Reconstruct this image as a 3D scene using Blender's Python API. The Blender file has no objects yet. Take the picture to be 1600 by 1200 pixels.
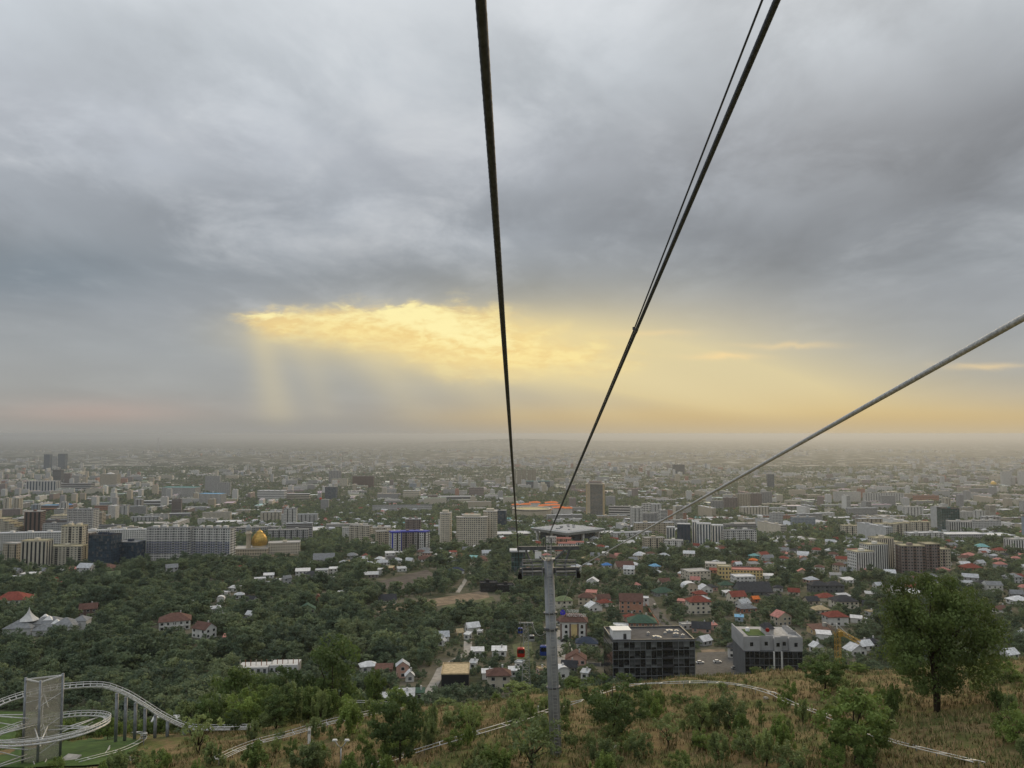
import bpy, bmesh, math, random
import numpy as np
from mathutils import Vector, Matrix

scene = bpy.context.scene
COL = scene.collection
rnd = random.Random(7)
R = math.radians

# ------------------------------------------------------------------ camera
F = 1203.0            # focal length in pixels of a 1600 px wide frame
PITCH = R(3.70)       # the lens looks slightly above the level line
cam_data = bpy.data.cameras.new('camera')
cam_data.sensor_width = 36.0
cam_data.lens = 36.0 * F / 1600.0
cam_data.clip_start = 0.05
cam_data.clip_end = 200000.0
cam = bpy.data.objects.new('camera', cam_data)
COL.objects.link(cam)
cam.location = (0, 0, 0)
cam.rotation_euler = (R(90) + PITCH, 0, 0)
scene.camera = cam

# ------------------------------------------------------------------ exposure, engine
scene.view_settings.view_transform = 'Standard'
scene.view_settings.look = 'None'
scene.view_settings.exposure = 0.0
scene.view_settings.gamma = 1.0
scene.view_settings.use_curve_mapping = False
scene.render.engine = 'CYCLES'
cy = scene.cycles
cy.max_bounces = 5
cy.diffuse_bounces = 3
cy.glossy_bounces = 2
cy.transmission_bounces = 2
cy.transparent_max_bounces = 12
cy.volume_bounces = 1
cy.use_denoising = True
cy.sample_clamp_indirect = 4.0


# ------------------------------------------------------------------ node arithmetic
class Expr:
    """Arithmetic on node sockets: operators make Math nodes."""
    tree = None

    def __init__(self, s):
        self.s = s

    @staticmethod
    def op(kind, *args):
        n = Expr.tree.nodes.new('ShaderNodeMath')
        n.operation = kind
        for i, a in enumerate(args):
            if isinstance(a, Expr):
                Expr.tree.links.new(a.s, n.inputs[i])
            else:
                n.inputs[i].default_value = float(a)
        return Expr(n.outputs[0])

    def __add__(a, b): return Expr.op('ADD', a, b)
    def __radd__(a, b): return Expr.op('ADD', b, a)
    def __sub__(a, b): return Expr.op('SUBTRACT', a, b)
    def __rsub__(a, b): return Expr.op('SUBTRACT', b, a)
    def __mul__(a, b): return Expr.op('MULTIPLY', a, b)
    def __rmul__(a, b): return Expr.op('MULTIPLY', b, a)
    def __truediv__(a, b): return Expr.op('DIVIDE', a, b)
    def __rtruediv__(a, b): return Expr.op('DIVIDE', b, a)
    def __neg__(a): return Expr.op('MULTIPLY', a, -1)


def e_max(a, b): return Expr.op('MAXIMUM', a, b)
def e_min(a, b): return Expr.op('MINIMUM', a, b)
def e_exp(a): return Expr.op('EXPONENT', a)
def e_abs(a): return Expr.op('ABSOLUTE', a)


def e_smooth(x, a, b):
    """0 at a and before, 1 at b and after."""
    n = Expr.tree.nodes.new('ShaderNodeMapRange')
    n.interpolation_type = 'SMOOTHSTEP'
    n.inputs['From Min'].default_value = a
    n.inputs['From Max'].default_value = b
    if a > b:
        n.inputs['From Min'].default_value = b
        n.inputs['From Max'].default_value = a
        n.inputs['To Min'].default_value = 1.0
        n.inputs['To Max'].default_value = 0.0
    Expr.tree.links.new(x.s, n.inputs['Value'])
    return Expr(n.outputs['Result'])


def e_vec(x, y, z):
    n = Expr.tree.nodes.new('ShaderNodeCombineXYZ')
    for i, a in enumerate((x, y, z)):
        if isinstance(a, Expr):
            Expr.tree.links.new(a.s, n.inputs[i])
        else:
            n.inputs[i].default_value = a
    return n.outputs[0]


def e_noise(vec, scale, detail=5.0, rough=0.55, dist=0.0):
    n = Expr.tree.nodes.new('ShaderNodeTexNoise')
    n.inputs['Scale'].default_value = scale
    n.inputs['Detail'].default_value = detail
    n.inputs['Roughness'].default_value = rough
    n.inputs['Distortion'].default_value = dist
    Expr.tree.links.new(vec, n.inputs['Vector'])
    return Expr(n.outputs[0])


def e_mix(fac, c1, c2, mode='MIX'):
    n = Expr.tree.nodes.new('ShaderNodeMix')
    n.data_type = 'RGBA'
    n.blend_type = mode
    n.clamp_factor = True
    if isinstance(fac, Expr):
        Expr.tree.links.new(fac.s, n.inputs[0])
    else:
        n.inputs[0].default_value = fac
    for i, c in ((6, c1), (7, c2)):
        if isinstance(c, (tuple, list)):
            n.inputs[i].default_value = (*c, 1.0)
        else:
            Expr.tree.links.new(c, n.inputs[i])
    return n.outputs[2]


def lin(r, g, b):
    f = lambda c: (c / 255.0) / 12.92 if c / 255.0 <= 0.04045 else ((c / 255.0 + 0.055) / 1.055) ** 2.4
    return (f(r), f(g), f(b))


# ------------------------------------------------------------------ the sky
SUN_EL, SUN_AZ = R(27), R(24.0)     # the sun is veiled by the overcast: a broad soft light
world = bpy.data.worlds.new('World')
scene.world = world
world.use_nodes = True
WT = world.node_tree
WT.nodes.clear()
Expr.tree = WT


def build_sky():
    out = WT.nodes.new('ShaderNodeOutputWorld')
    bg = WT.nodes.new('ShaderNodeBackground')
    bg.inputs['Strength'].default_value = 0.1
    WT.links.new(bg.outputs[0], out.inputs['Surface'])
    tc = WT.nodes.new('ShaderNodeTexCoord')
    sep = WT.nodes.new('ShaderNodeSeparateXYZ')
    WT.links.new(tc.outputs['Generated'], sep.inputs[0])
    x, y, z = (Expr(sep.outputs[i]) for i in range(3))
    nishita = WT.nodes.new('ShaderNodeTexSky')
    nishita.sky_type = 'NISHITA'
    nishita.sun_disc = False
    nishita.sun_elevation = SUN_EL
    nishita.sun_rotation = SUN_AZ
    nishita.dust_density = 3.0
    # slopes of the direction: a (sideways) and h (upwards) for what lies ahead
    yy = e_max(y, 0.08)
    a = x / yy
    h = z / yy
    X = 800 + a * 1203
    Y = 678 - h * 1203
    front = e_smooth(y, 0.05, 0.35)
    # ---- overcast by height above the horizon
    ramp = WT.nodes.new('ShaderNodeValToRGB')
    zc = e_max(z, 0.0)
    WT.links.new(zc.s, ramp.inputs[0])
    stops = [(0.0, (147, 145, 140)), (0.022, (162, 159, 153)), (0.055, (161, 162, 160)), (0.10, (159, 163, 165)),
             (0.155, (153, 158, 163)), (0.195, (147, 153, 159)), (0.25, (156, 162, 169)), (0.34, (172, 177, 184)),
             (0.43, (192, 198, 204)), (0.50, (209, 214, 219)), (0.70, (228, 232, 236)), (1.0, (238, 241, 244))]
    cr = ramp.color_ramp
    while len(cr.elements) < len(stops):
        cr.elements.new(0.5)
    for el, (p, c) in zip(cr.elements, stops):
        el.position = p
        el.color = (*lin(*c), 1)
    base = ramp.outputs[0]
    # ---- cloud relief on a layer overhead
    k = 1.0 / (zc + 0.16)
    px_, py_ = x * k, y * k
    warp = e_noise(e_vec(px_, py_, 0.3), 1.1, 3, 0.5)
    n1 = e_noise(e_vec(px_ * 1.2 + warp * 0.9, py_ * 0.8 + warp * 0.5, 0.0), 0.75, 8, 0.56, 0.25)
    n2 = e_noise(e_vec(px_ * 1.0, py_ * 0.75, 4.0), 2.6, 7, 0.62, 0.3)
    vo = WT.nodes.new('ShaderNodeTexVoronoi')      # heaped, rounded cloud
    vo.feature = 'SMOOTH_F1'
    vo.inputs['Scale'].default_value = 2.3
    vo.inputs['Detail'].default_value = 0.0
    vo.inputs['Roughness'].default_value = 0.45
    vo.inputs['Smoothness'].default_value = 0.6
    WT.links.new(e_vec(px_ + n1 * 0.9 + n2 * 0.35, py_ * 0.85 + n2 * 0.55 - n1 * 0.4, 2.0), vo.inputs['Vector'])
    puff = 0.56 - Expr(vo.outputs['Distance'])
    up = e_smooth(z, 0.08, 0.3)
    relief = (n1 - 0.5) * 0.95 + (n2 - 0.5) * 0.40 + puff * 0.36
    side = e_smooth(a, -0.75, 0.6)
    bright = 1.0 + relief * (0.25 + up * 1.05) + up * (0.06 - side * 0.24)
    base = e_mix(1.0, base, e_vec(bright, bright, bright), 'MULTIPLY')
    # a bluish shelf low on the far left
    shelf = e_exp(-((X - 40) * (X - 40)) / 40000.0 - ((Y - 425) * (Y - 425)) / 2600.0) * 0.55 * front
    base = e_mix(shelf, base, lin(118, 132, 143))
    # small soft lobes of pale cloud
    lobes = e_smooth(n1 + (n2 - 0.5) * 0.6, 0.46, 0.80) * up * (0.9 - side * 0.45)
    base = e_mix(lobes, base, lin(212, 214, 216))
    pink = e_exp(-((X - 150) * (X - 150)) / 22000.0 - ((Y - 648) * (Y - 648)) / 500.0) * 0.34 * front
    base = e_mix(pink, base, lin(196, 163, 150))

    # ---- the evening light under the overcast
    w1 = e_noise(e_vec(a * 9, h * 16, 1.0), 1.4, 5, 0.6, 0.8)
    w2 = e_noise(e_vec(a * 17, h * 46, 2.0), 1.0, 8, 0.62, 0.35)
    Xw = X + (w1 - 0.5) * 130
    Yw = Y + (w1 - 0.5) * 46 + (w2 - 0.5) * 22

    def spot(cx, cy_, rx, ry, XX=X, YY=Y):
        return e_exp(-((XX - cx) * (XX - cx)) / (rx * rx) - ((YY - cy_) * (YY - cy_)) / (ry * ry))
    # wide pale glow on the right, cut below by the edge of the shadow shaft
    edge = Y - 545 - (X - 560) * 0.205
    open_ = e_smooth(edge, 22, -45)
    glow = spot(900, 570, 330, 92) * open_ * 1.0 + spot(1130, 640, 420, 75) * 0.75 * open_
    shaft2 = e_exp(-((edge + 70) * (edge + 70)) / 900.0) * e_smooth(X, 780, 1000) * e_smooth(X, 1500, 1150) * 0.22
    glow = glow + shaft2
    base = e_mix(e_min(glow, 0.85) * front, base, lin(226, 210, 162))
    low = e_exp(-((Y - 668) * (Y - 668)) / 2400.0) * e_smooth(X, 470, 1050) * e_smooth(X, 2300, 1300) * 0.95
    base = e_mix(low * front, base, lin(213, 188, 136))
    lowband = e_exp(-((Y - 666) * (Y - 666)) / 420.0) * e_smooth(X, 560, 820) * 0.55
    base = e_mix(lowband * front, base, lin(202, 172, 116))
    # shafts of light fanning down from the gap
    bx = X - 402 - (Y - 510) * 0.24
    bw = e_max(19 + (Y - 510) * 0.12, 12)
    rays = e_exp(-(bx * bx) / (bw * bw)) * e_smooth(Y, 500, 535) * e_smooth(Y, 790, 590) * 0.30
    for x0, k, wd, st_ in ((470, 0.34, 26, 0.16), (560, 0.75, 32, 0.20), (640, 1.35, 36, 0.22), (700, 2.1, 46, 0.34), (790, 3.4, 60, 0.38)):
        b = X - x0 - (Y - 530) * k
        b = b / (wd + 0.25 * k * 30)
        rays = rays + e_exp(-(b * b)) * e_smooth(Y, 520, 560) * e_smooth(Y, 720, 580) * st_
    base = e_mix(e_min(rays, 0.8) * front, base, lin(228, 212, 166))
    # glowing cloud in the gap: mottled, brightest along its upper edge, melting away downwards
    shelfcut = e_smooth(Y + (w1 - 0.5) * 44 + (w2 - 0.5) * 30 - 463, -4, 22)
    soft = e_min(spot(770, 545, 190, 56) + spot(640, 512, 150, 46) * 0.7 + spot(470, 516, 110, 38) * 0.5, 1.0)
    base = e_mix(soft * e_smooth(Y, 452, 510) * 0.78 * front, base, lin(242, 220, 156))
    cloud = (spot(428, 503, 46, 23, Xw, Yw) * 1.15 + spot(525, 510, 80, 28, Xw, Yw) * 0.85
             + spot(640, 503, 110, 44, Xw, Yw) * 1.05 + spot(755, 538, 125, 60, Xw, Yw) * 0.85
             + spot(905, 555, 120, 26, Xw, Yw) * 0.6)
    local = e_smooth(cloud, 0.06, 0.35)
    cl = e_smooth(cloud * shelfcut + (w2 - 0.5) * 1.35, 0.0, 1.3) * local
    w3 = e_noise(e_vec(a * 40, h * 105, 5.0), 1.0, 6, 0.62, 0.3)
    tone = e_smooth(w3 * 0.6 + w2 * 0.4, 0.40, 0.60)
    gold = e_mix(tone, lin(243, 211, 140), lin(255, 233, 160))
    base = e_mix(cl * 0.80 * front, base, gold)
    core = (spot(622, 484, 75, 15, Xw, Yw) + spot(690, 508, 80, 22, Xw, Yw) * 0.9 + spot(418, 493, 36, 8, Xw, Yw) * 0.9
            + spot(520, 500, 70, 9, Xw, Yw) * 0.6 + spot(770, 535, 80, 26, Xw, Yw) * 0.7)
    core = e_smooth(core * shelfcut + (w3 - 0.5) * 1.5, 0.30, 1.05) * local
    base = e_mix(core * 0.92 * front, base, lin(255, 242, 178))
    # thin lit streaks further right
    st = (spot(1130, 557, 52, 5, Xw * 0.4 + X * 0.6, Yw * 0.4 + Y * 0.6) + spot(1235, 540, 70, 5, Xw * 0.4 + X * 0.6, Yw * 0.4 + Y * 0.6) * 0.6
          + spot(1540, 571, 60, 5, Xw * 0.4 + X * 0.6, Yw * 0.4 + Y * 0.6) * 0.7 + spot(1020, 520, 60, 5, Xw * 0.4 + X * 0.6, Yw * 0.4 + Y * 0.6) * 0.5)
    base = e_mix(e_min(st, 1.0) * 0.75 * front, base, lin(246, 216, 160))
    # dust along the horizon, greyer on the left, golden on the right
    tint = e_mix(e_smooth(X, 450, 1150), lin(156, 154, 149), lin(194, 177, 146))
    base = e_mix(e_smooth(Y, 640, 678) * 0.92 * front, base, tint)
    # below the level line: what the far plain would send up
    below = e_smooth(z, 0.0, -0.03)
    base = e_mix(below, base, lin(120, 116, 108))
    # overcast hides nearly all of the clear sky behind it; Background strength is 0.1
    ten = e_mix(1.0, base, (10.0, 10.0, 10.0), 'MULTIPLY')
    final = e_mix(0.993, nishita.outputs[0], ten)
    WT.links.new(final, bg.inputs['Color'])


build_sky()

sun_data = bpy.data.lights.new('sun', 'SUN')
sun_data.energy = 1.5
sun_data.angle = R(36)
sun_data.color = (1.0, 0.74, 0.40)
sun = bpy.data.objects.new('sun', sun_data)
COL.objects.link(sun)
to_sun = Vector((math.sin(SUN_AZ) * math.cos(SUN_EL), math.cos(SUN_AZ) * math.cos(SUN_EL), math.sin(SUN_EL)))
sun.rotation_euler = to_sun.to_track_quat('Z', 'Y').to_euler()
HAZE_DENSITY = 5.0e-5

# ------------------------------------------------------------------ pixels <-> places, the lie of the land
SP, CP = math.sin(PITCH), math.cos(PITCH)


def ray(px, py):
    u, v = (px - 800.0) / F, (600.0 - py) / F
    d = Vector((u, CP - v * SP, SP + v * CP))
    return d / d.y


def at(px, py, D):
    """The point D metres ahead on the sight line of a pixel of the photograph."""
    return ray(px, py) * D


def project(p):
    y = p[1] * CP + p[2] * SP
    z = -p[1] * SP + p[2] * CP
    return 800 + F * p[0] / y, 600 - F * z / y


PROF_D = np.array([0, 200, 300, 400, 500, 850, 1200, 2100, 3000, 4500, 7500, 15000, 40000, 160000.0])
PROF_Z = np.array([100, 107, 113, 124, 131, 152, 171, 235, 268, 300, 320, 340, 352, 356.0])


def sstep(x, a, b):
    t = np.clip((x - a) / (b - a), 0, 1)
    return t * t * (3 - 2 * t)


def gz(x, y, hill=True):
    x = np.asarray(x, float)
    y = np.asarray(y, float)
    far = -np.interp(y, PROF_D, PROF_Z)
    far = far + 1.5 * np.sin(x * 0.021 + 1.3) * np.sin(y * 0.017 + 0.4) * sstep(y, 250, 400)
    far = far + 170 * np.exp(-((x - 100) / 2600.0) ** 2 - ((y - 27000) / 2200.0) ** 2)
    far = far + 70 * np.exp(-((x - 3600) / 3500.0) ** 2 - ((y - 30000) / 2500.0) ** 2)
    if not hill:
        return far
    near = -(29.9 + 0.19 * (y - 70)) + 0.085 * np.clip(x - 5, 0, 90) - 0.11 * np.clip(-x, 0, 130)
    bump = 0.35 * np.sin(x * 0.33 + 0.6 * np.sin(y * 0.21)) * np.sin(y * 0.27 + 1) + 0.25 * np.sin(x * 0.71 + 2) * np.sin(y * 0.55 + x * 0.2) + 0.5 * np.sin(x * 0.12 + 1.2) * np.sin(y * 0.1)
    flat = np.exp(-((x + 60) / 16.0) ** 2 - ((y - 108) / 14.0) ** 2)
    near = near + bump * (1 - flat)
    near = np.minimum(near, -6.0)
    crest = 112 + 6 * np.sin(x * 0.06)
    w = sstep(y, crest, crest + 150)
    return near * (1 - w) + far * w


_DS = np.geomspace(30, 60000, 6000)


def hit(px, py, hill=True, dmin=0):
    """Where the sight line of a pixel meets the land."""
    r = ray(px, py)
    ds = _DS[_DS >= dmin]
    zz = gz(r.x * ds, ds, hill)
    below = np.nonzero(r.z * ds <= zz)[0]
    D = ds[below[0]] if len(below) else 30000.0
    return Vector((r.x * D, D, float(gz(r.x * D, D, hill))))


def vhit(px, py):
    """The same, for the city beyond the hill's crest."""
    return hit(px, py, False, 260)


# ------------------------------------------------------------------ materials
MATS = {}


def material(name, col, rough=0.8, var=0.25, scale=1.5, metallic=0.0, bump=0.0, kind=None, spec=0.3):
    if name in MATS:
        return MATS[name]
    m = bpy.data.materials.new(name)
    m.use_nodes = True
    t = m.node_tree
    Expr.tree = t
    b = t.nodes['Principled BSDF']
    b.inputs['Roughness'].default_value = rough
    b.inputs['Metallic'].default_value = metallic
    b.inputs['Specular IOR Level'].default_value = spec
    tc = t.nodes.new('ShaderNodeTexCoord')
    n = e_noise(tc.outputs['Object'], scale, 4, 0.6)
    lo = tuple(c * (1 - var) for c in col)
    hi = tuple(min(1, c * (1 + var)) for c in col)
    c = e_mix(e_smooth(n, 0.3, 0.7), lo, hi)
    if kind == 'roof':
        w = t.nodes.new('ShaderNodeTexWave')
        w.inputs['Scale'].default_value = 3.0
        t.links.new(tc.outputs['Object'], w.inputs['Vector'])
        c = e_mix(Expr(w.outputs[1]) * 0.25, c, tuple(x * 0.6 for x in col))
    oi = t.nodes.new('ShaderNodeObjectInfo')
    if kind in ('leaf', 'wall', 'roof'):
        r = Expr(oi.outputs['Random'])
        if kind == 'leaf':      # every tree its own green, from bluish to yellowish
            c = e_mix(1.0, c, e_vec(0.72 + r * 0.50, 0.78 + r * 0.48, 0.85 + r * 0.35), 'MULTIPLY')
        else:
            f = 0.92 + r * 0.16
            c = e_mix(1.0, c, e_vec(f, f, f), 'MULTIPLY')
    if kind == 'wall':     # rain streaks and grime
        mp = t.nodes.new('ShaderNodeMapping')
        mp.inputs['Scale'].default_value = (0.9, 0.9, 0.06)
        t.links.new(tc.outputs['Object'], mp.inputs['Vector'])
        g = e_noise(mp.outputs[0], 0.8, 5, 0.6)
        c = e_mix(e_smooth(g, 0.5, 0.75) * 0.35, c, tuple(x * 0.55 for x in col))
    t.links.new(c, b.inputs['Base Color'])
    if kind == 'leaf':          # leaves let part of the light through
        tl = t.nodes.new('ShaderNodeBsdfTranslucent')
        t.links.new(e_mix(0.42, c, (0.0, 0.0, 0.0)), tl.inputs['Color'])
        ad = t.nodes.new('ShaderNodeAddShader')
        t.links.new(b.outputs[0], ad.inputs[0])
        t.links.new(tl.outputs[0], ad.inputs[1])
        t.links.new(ad.outputs[0], t.nodes['Material Output'].inputs['Surface'])
    if bump:
        bn = t.nodes.new('ShaderNodeBump')
        bn.inputs['Strength'].default_value = bump
        n2 = e_noise(tc.outputs['Object'], scale * 6, 4, 0.6)
        t.links.new(n2.s, bn.inputs['Height'])
        t.links.new(bn.outputs[0], b.inputs['Normal'])
    MATS[name] = m
    return m


WALLS = {'white': (.66, .65, .62), 'cream': (.60, .55, .45), 'beige': (.50, .44, .34), 'yellow': (.58, .54, .44), 'school': (.60, .46, .22), 'grey': (.38, .38, .38),
         'dark grey': (.13, .135, .14), 'brown': (.17, .115, .095), 'pink': (.55, .34, .28), 'brick': (.34, .14, .09), 'blue grey': (.30, .35, .40),
         'pale grey': (.52, .52, .51), 'terracotta': (.42, .22, .15), 'teal': (.12, .25, .26), 'black': (.02, .022, .025), 'navy': (.045, .06, .09),
         'green': (.20, .26, .15), 'taupe': (.27, .225, .21), 'tan': (.5, .38, .22)}
ROOFS = {'grey': (.24, .25, .26), 'white': (.66, .67, .68), 'red': (.23, .068, .052), 'brown': (.15, .085, .07), 'dark': (.055, .058, .065), 'green': (.06, .11, .08),
         'olive': (.17, .21, .11), 'silver': (.5, .52, .54), 'orange': (.75, .20, .06), 'tan': (.5, .4, .25), 'pink': (.48, .22, .19), 'blue': (.08, .22, .5),
         'navy': (.045, .06, .09), 'pale': (.45, .44, .42), 'teal': (.2, .42, .42), 'yellow': (.47, .43, .30), 'light blue': (.2, .42, .62)}


def wall_mat(c): return material('wall_' + c, WALLS[c], 0.85, 0.10, 0.25, kind='wall')
def roof_mat(c): return material('roof_' + c, ROOFS[c], 0.9, 0.22, 0.6, kind='roof', spec=0.12)


M_GLASS = material('window_glass', (.035, .04, .045), 0.12, 0.5, 0.7, spec=0.6)
M_GLASS2 = material('window_glass_lighter', (.10, .11, .12), 0.15, 0.5, 0.7, spec=0.6)  # slightly lighter pane colour, mixed in at random for variety
M_GLASSB = material('blue_glass', (.035, .06, .09), 0.1, 0.4, 0.2, spec=0.7)
M_GLASSG = material('green_glass', (.02, .045, .045), 0.1, 0.4, 0.2, spec=0.7)
M_GLASSD = material('dark_glass', (.012, .014, .017), 0.08, 0.5, 0.3, spec=0.6)
M_TRIM = material('pale_trim', (.6, .59, .56), 0.7, 0.1, 1.0)
M_DARKTRIM = material('dark_trim', (.05, .05, .055), 0.6, 0.2, 1.0)
M_STEEL = material('galvanised_steel', (.42, .43, .44), 0.45, 0.2, 2.0, 0.5)
M_STEELD = material('weathered_steel', (.13, .137, .145), 0.5, 0.25, 2.0, 0.5)
M_STEELM = material('dull_steel', (.32, .325, .325), 0.6, 0.25, 2.0, 0.3)
M_POST = material('blue_grey_post', (.22, .235, .25), 0.5, 0.2, 1.5, 0.3)
M_ROPE = material('rope_steel', (.07, .085, .112), 0.6, 0.3, 20.0, 0.1)
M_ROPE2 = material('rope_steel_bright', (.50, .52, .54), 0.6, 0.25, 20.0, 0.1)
M_CONC = material('concrete', (.42, .40, .36), 0.9, 0.25, 1.2, bump=0.2)
M_BARK = material('bark', (.055, .042, .03), 0.95, 0.35, 4.0, bump=0.4)
M_RUBBER = material('black_rubber', (.012, .012, .013), 0.7, 0.2, 2.0)
M_YELLOWP = material('yellow_paint', (.42, .26, .05), 0.55, 0.2, 1.0)
M_REDP = material('red_paint', (.35, .02, .015), 0.3, 0.12, 1.0)
M_BLUEP = material('blue_paint', (.02, .05, .22), 0.35, 0.12, 1.0)
M_WHITEP = material('white_paint', (.78, .78, .77), 0.5, 0.08, 1.0)
M_GREYP = material('grey_paint', (.3, .31, .32), 0.4, 0.1, 1.0)
M_GOLD = material('gold_dome', (.50, .33, .09), 0.35, 0.2, 0.5, 0.7)
M_SIGNBLUE = material('sign_violet_blue', (.05, .04, .55), 0.5, 0.08, 1.0)

LEAF = {
    'wood': material('leaf_wood', (.115, .145, .082), 0.75, 0.45, 0.22, kind='leaf', spec=0.15),
    'wood2': material('leaf_wood_olive', (.135, .16, .085), 0.75, 0.4, 0.22, kind='leaf', spec=0.15),
    'wood3': material('leaf_wood_dark', (.09, .12, .075), 0.75, 0.45, 0.22, kind='leaf', spec=0.15),
    'hill': material('leaf_hill', (.125, .165, .045), 0.7, 0.5, 0.7, kind='leaf', spec=0.2),
    'great': material('leaf_great', (.10, .13, .035), 0.7, 0.5, 0.7, kind='leaf', spec=0.2),
    'hill2': material('leaf_hill_grey', (.15, .18, .07), 0.7, 0.45, 0.7, kind='leaf', spec=0.2),
    'hilld': material('leaf_hill_dark', (.075, .105, .035), 0.7, 0.5, 0.7, kind='leaf', spec=0.2),
}


# ------------------------------------------------------------------ mesh building
class MB:
    """Collects shapes and links them as one mesh object."""

    def __init__(self):
        self.v, self.f, self.mi, self.sm = [], [], [], []

    def poly(self, pts, mi=0, smooth=False):
        n = len(self.v)
        self.v.extend([tuple(p) for p in pts])
        self.f.append(tuple(range(n, n + len(pts))))
        self.mi.append(mi)
        self.sm.append(smooth)

    def box(self, c, s, mi=0, rz=0.0, bottom=True):
        cx, cy_, cz = c
        hx, hy, hz = s[0] / 2, s[1] / 2, s[2] / 2
        co, si = math.cos(rz), math.sin(rz)
        n = len(self.v)
        for dz in (-hz, hz):
            for dx, dy in ((-hx, -hy), (hx, -hy), (hx, hy), (-hx, hy)):
                self.v.append((cx + dx * co - dy * si, cy_ + dx * si + dy * co, cz + dz))
        fs = [(0, 1, 5, 4), (1, 2, 6, 5), (2, 3, 7, 6), (3, 0, 4, 7), (4, 5, 6, 7)]
        if bottom:
            fs.append((3, 2, 1, 0))
        for f in fs:
            self.f.append(tuple(n + i for i in f))
            self.mi.append(mi)
            self.sm.append(False)

    def prism(self, pts, z0, z1, mi=0, mi_top=None):
        """Upright prism over a counter-clockwise outline."""
        n, k = len(self.v), len(pts)
        for z in (z0, z1):
            self.v.extend([(p[0], p[1], z) for p in pts])
        for i in range(k):
            j = (i + 1) % k
            self.f.append((n + i, n + j, n + k + j, n + k + i))
            self.mi.append(mi)
            self.sm.append(False)
        self.f.append(tuple(n + k + i for i in range(k)))
        self.mi.append(mi if mi_top is None else mi_top)
        self.sm.append(False)
        self.f.append(tuple(n + i for i in reversed(range(k))))
        self.mi.append(mi)
        self.sm.append(False)

    def hull(self, bottom, top, mi=0):
        """Closed solid between two outlines of the same count."""
        n, k = len(self.v), len(bottom)
        self.v.extend([tuple(p) for p in bottom] + [tuple(p) for p in top])
        for i in range(k):
            j = (i + 1) % k
            self.f.append((n + i, n + j, n + k + j, n + k + i))
            self.mi.append(mi)
            self.sm.append(False)
        self.f.append(tuple(n + k + i for i in range(k)))
        self.f.append(tuple(n + i for i in reversed(range(k))))
        self.mi += [mi, mi]
        self.sm += [False, False]

    def tube(self, pts, r, seg=8, mi=0, caps=True, smooth=True):
        pts = [Vector(p) for p in pts]
        rs = r if isinstance(r, (list, tuple)) else [r] * len(pts)
        n0 = len(self.v)
        prev = None
        for i, p in enumerate(pts):
            if i == 0:
                t = pts[1] - p
            elif i == len(pts) - 1:
                t = p - pts[i - 1]
            else:
                t = pts[i + 1] - pts[i - 1]
            t.normalize()
            if prev is None:
                ref = Vector((0, 0, 1)) if abs(t.z) < 0.9 else Vector((1, 0, 0))
                u = t.cross(ref).normalized()
            else:
                u = (prev - t * prev.dot(t)).normalized()
            prev = u
            w = t.cross(u)
            for k in range(seg):
                an = 2 * math.pi * k / seg
                self.v.append(tuple(p + (u * math.cos(an) + w * math.sin(an)) * rs[i]))
        for i in range(len(pts) - 1):
            for k in range(seg):
                k2 = (k + 1) % seg
                a, b = n0 + i * seg, n0 + (i + 1) * seg
                self.f.append((a + k, a + k2, b + k2, b + k))
                self.mi.append(mi)
                self.sm.append(smooth)
        if caps:
            self.f.append(tuple(n0 + k for k in reversed(range(seg))))
            self.f.append(tuple(n0 + (len(pts) - 1) * seg + k for k in range(seg)))
            self.mi += [mi, mi]
            self.sm += [False, False]

    def bar(self, p, q, w, h, mi=0):
        """A square bar from p to q."""
        p, q = Vector(p), Vector(q)
        t = (q - p).normalized()
        ref = Vector((0, 0, 1)) if abs(t.z) < 0.95 else Vector((0, 1, 0))
        u = t.cross(ref).normalized() * (w / 2)
        v = u.normalized().cross(t).normalized() * (h / 2)
        self.hull([p - u - v, p + u - v, p + u + v, p - u + v], [q - u - v, q + u - v, q + u + v, q - u + v], mi)

    def lathe(self, c, prof, seg=20, mi=0, smooth=True):
        n0 = len(self.v)
        for (r, z) in prof:
            for k in range(seg):
                an = 2 * math.pi * k / seg
                self.v.append((c[0] + r * math.cos(an), c[1] + r * math.sin(an), c[2] + z))
        for i in range(len(prof) - 1):
            for k in range(seg):
                k2 = (k + 1) % seg
                a, b = n0 + i * seg, n0 + (i + 1) * seg
                self.f.append((a + k, a + k2, b + k2, b + k))
                self.mi.append(mi)
                self.sm.append(smooth)
        self.f.append(tuple(n0 + (len(prof) - 1) * seg + k for k in range(seg)))
        self.mi.append(mi)
        self.sm.append(False)

    def mesh(self, name, mats):
        me = bpy.data.meshes.new(name)
        me.from_pydata(self.v, [], self.f)
        for m in (mats if isinstance(mats, (list, tuple)) else [mats]):
            me.materials.append(m)
        me.polygons.foreach_set('material_index', self.mi)
        me.polygons.foreach_set('use_smooth', self.sm)
        me.update()
        return me

    def build(self, name, mats, parent=None, kind=None):
        if not self.f:
            return None
        return link(name, self.mesh(name, mats), parent, kind)


def link(name, me, parent=None, kind=None):
    o = bpy.data.objects.new(name, me)
    COL.objects.link(o)
    if parent is not None:
        o.parent = parent
    if kind:
        o['kind'] = kind
    return o


def tag(o, label, cat, group=None, kind=None):
    if label:
        o['label'] = label
    if cat:
        o['category'] = cat
    if group:
        o['group'] = group
    if kind:
        o['kind'] = kind
    return o


def thing(name, loc=(0, 0, 0), rz=0.0, label=None, cat=None, group=None):
    o = bpy.data.objects.new(name, None)
    o.empty_display_size = 0.5
    COL.objects.link(o)
    o.location = loc
    o.rotation_euler = (0, 0, rz)
    return tag(o, label, cat, group)


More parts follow.
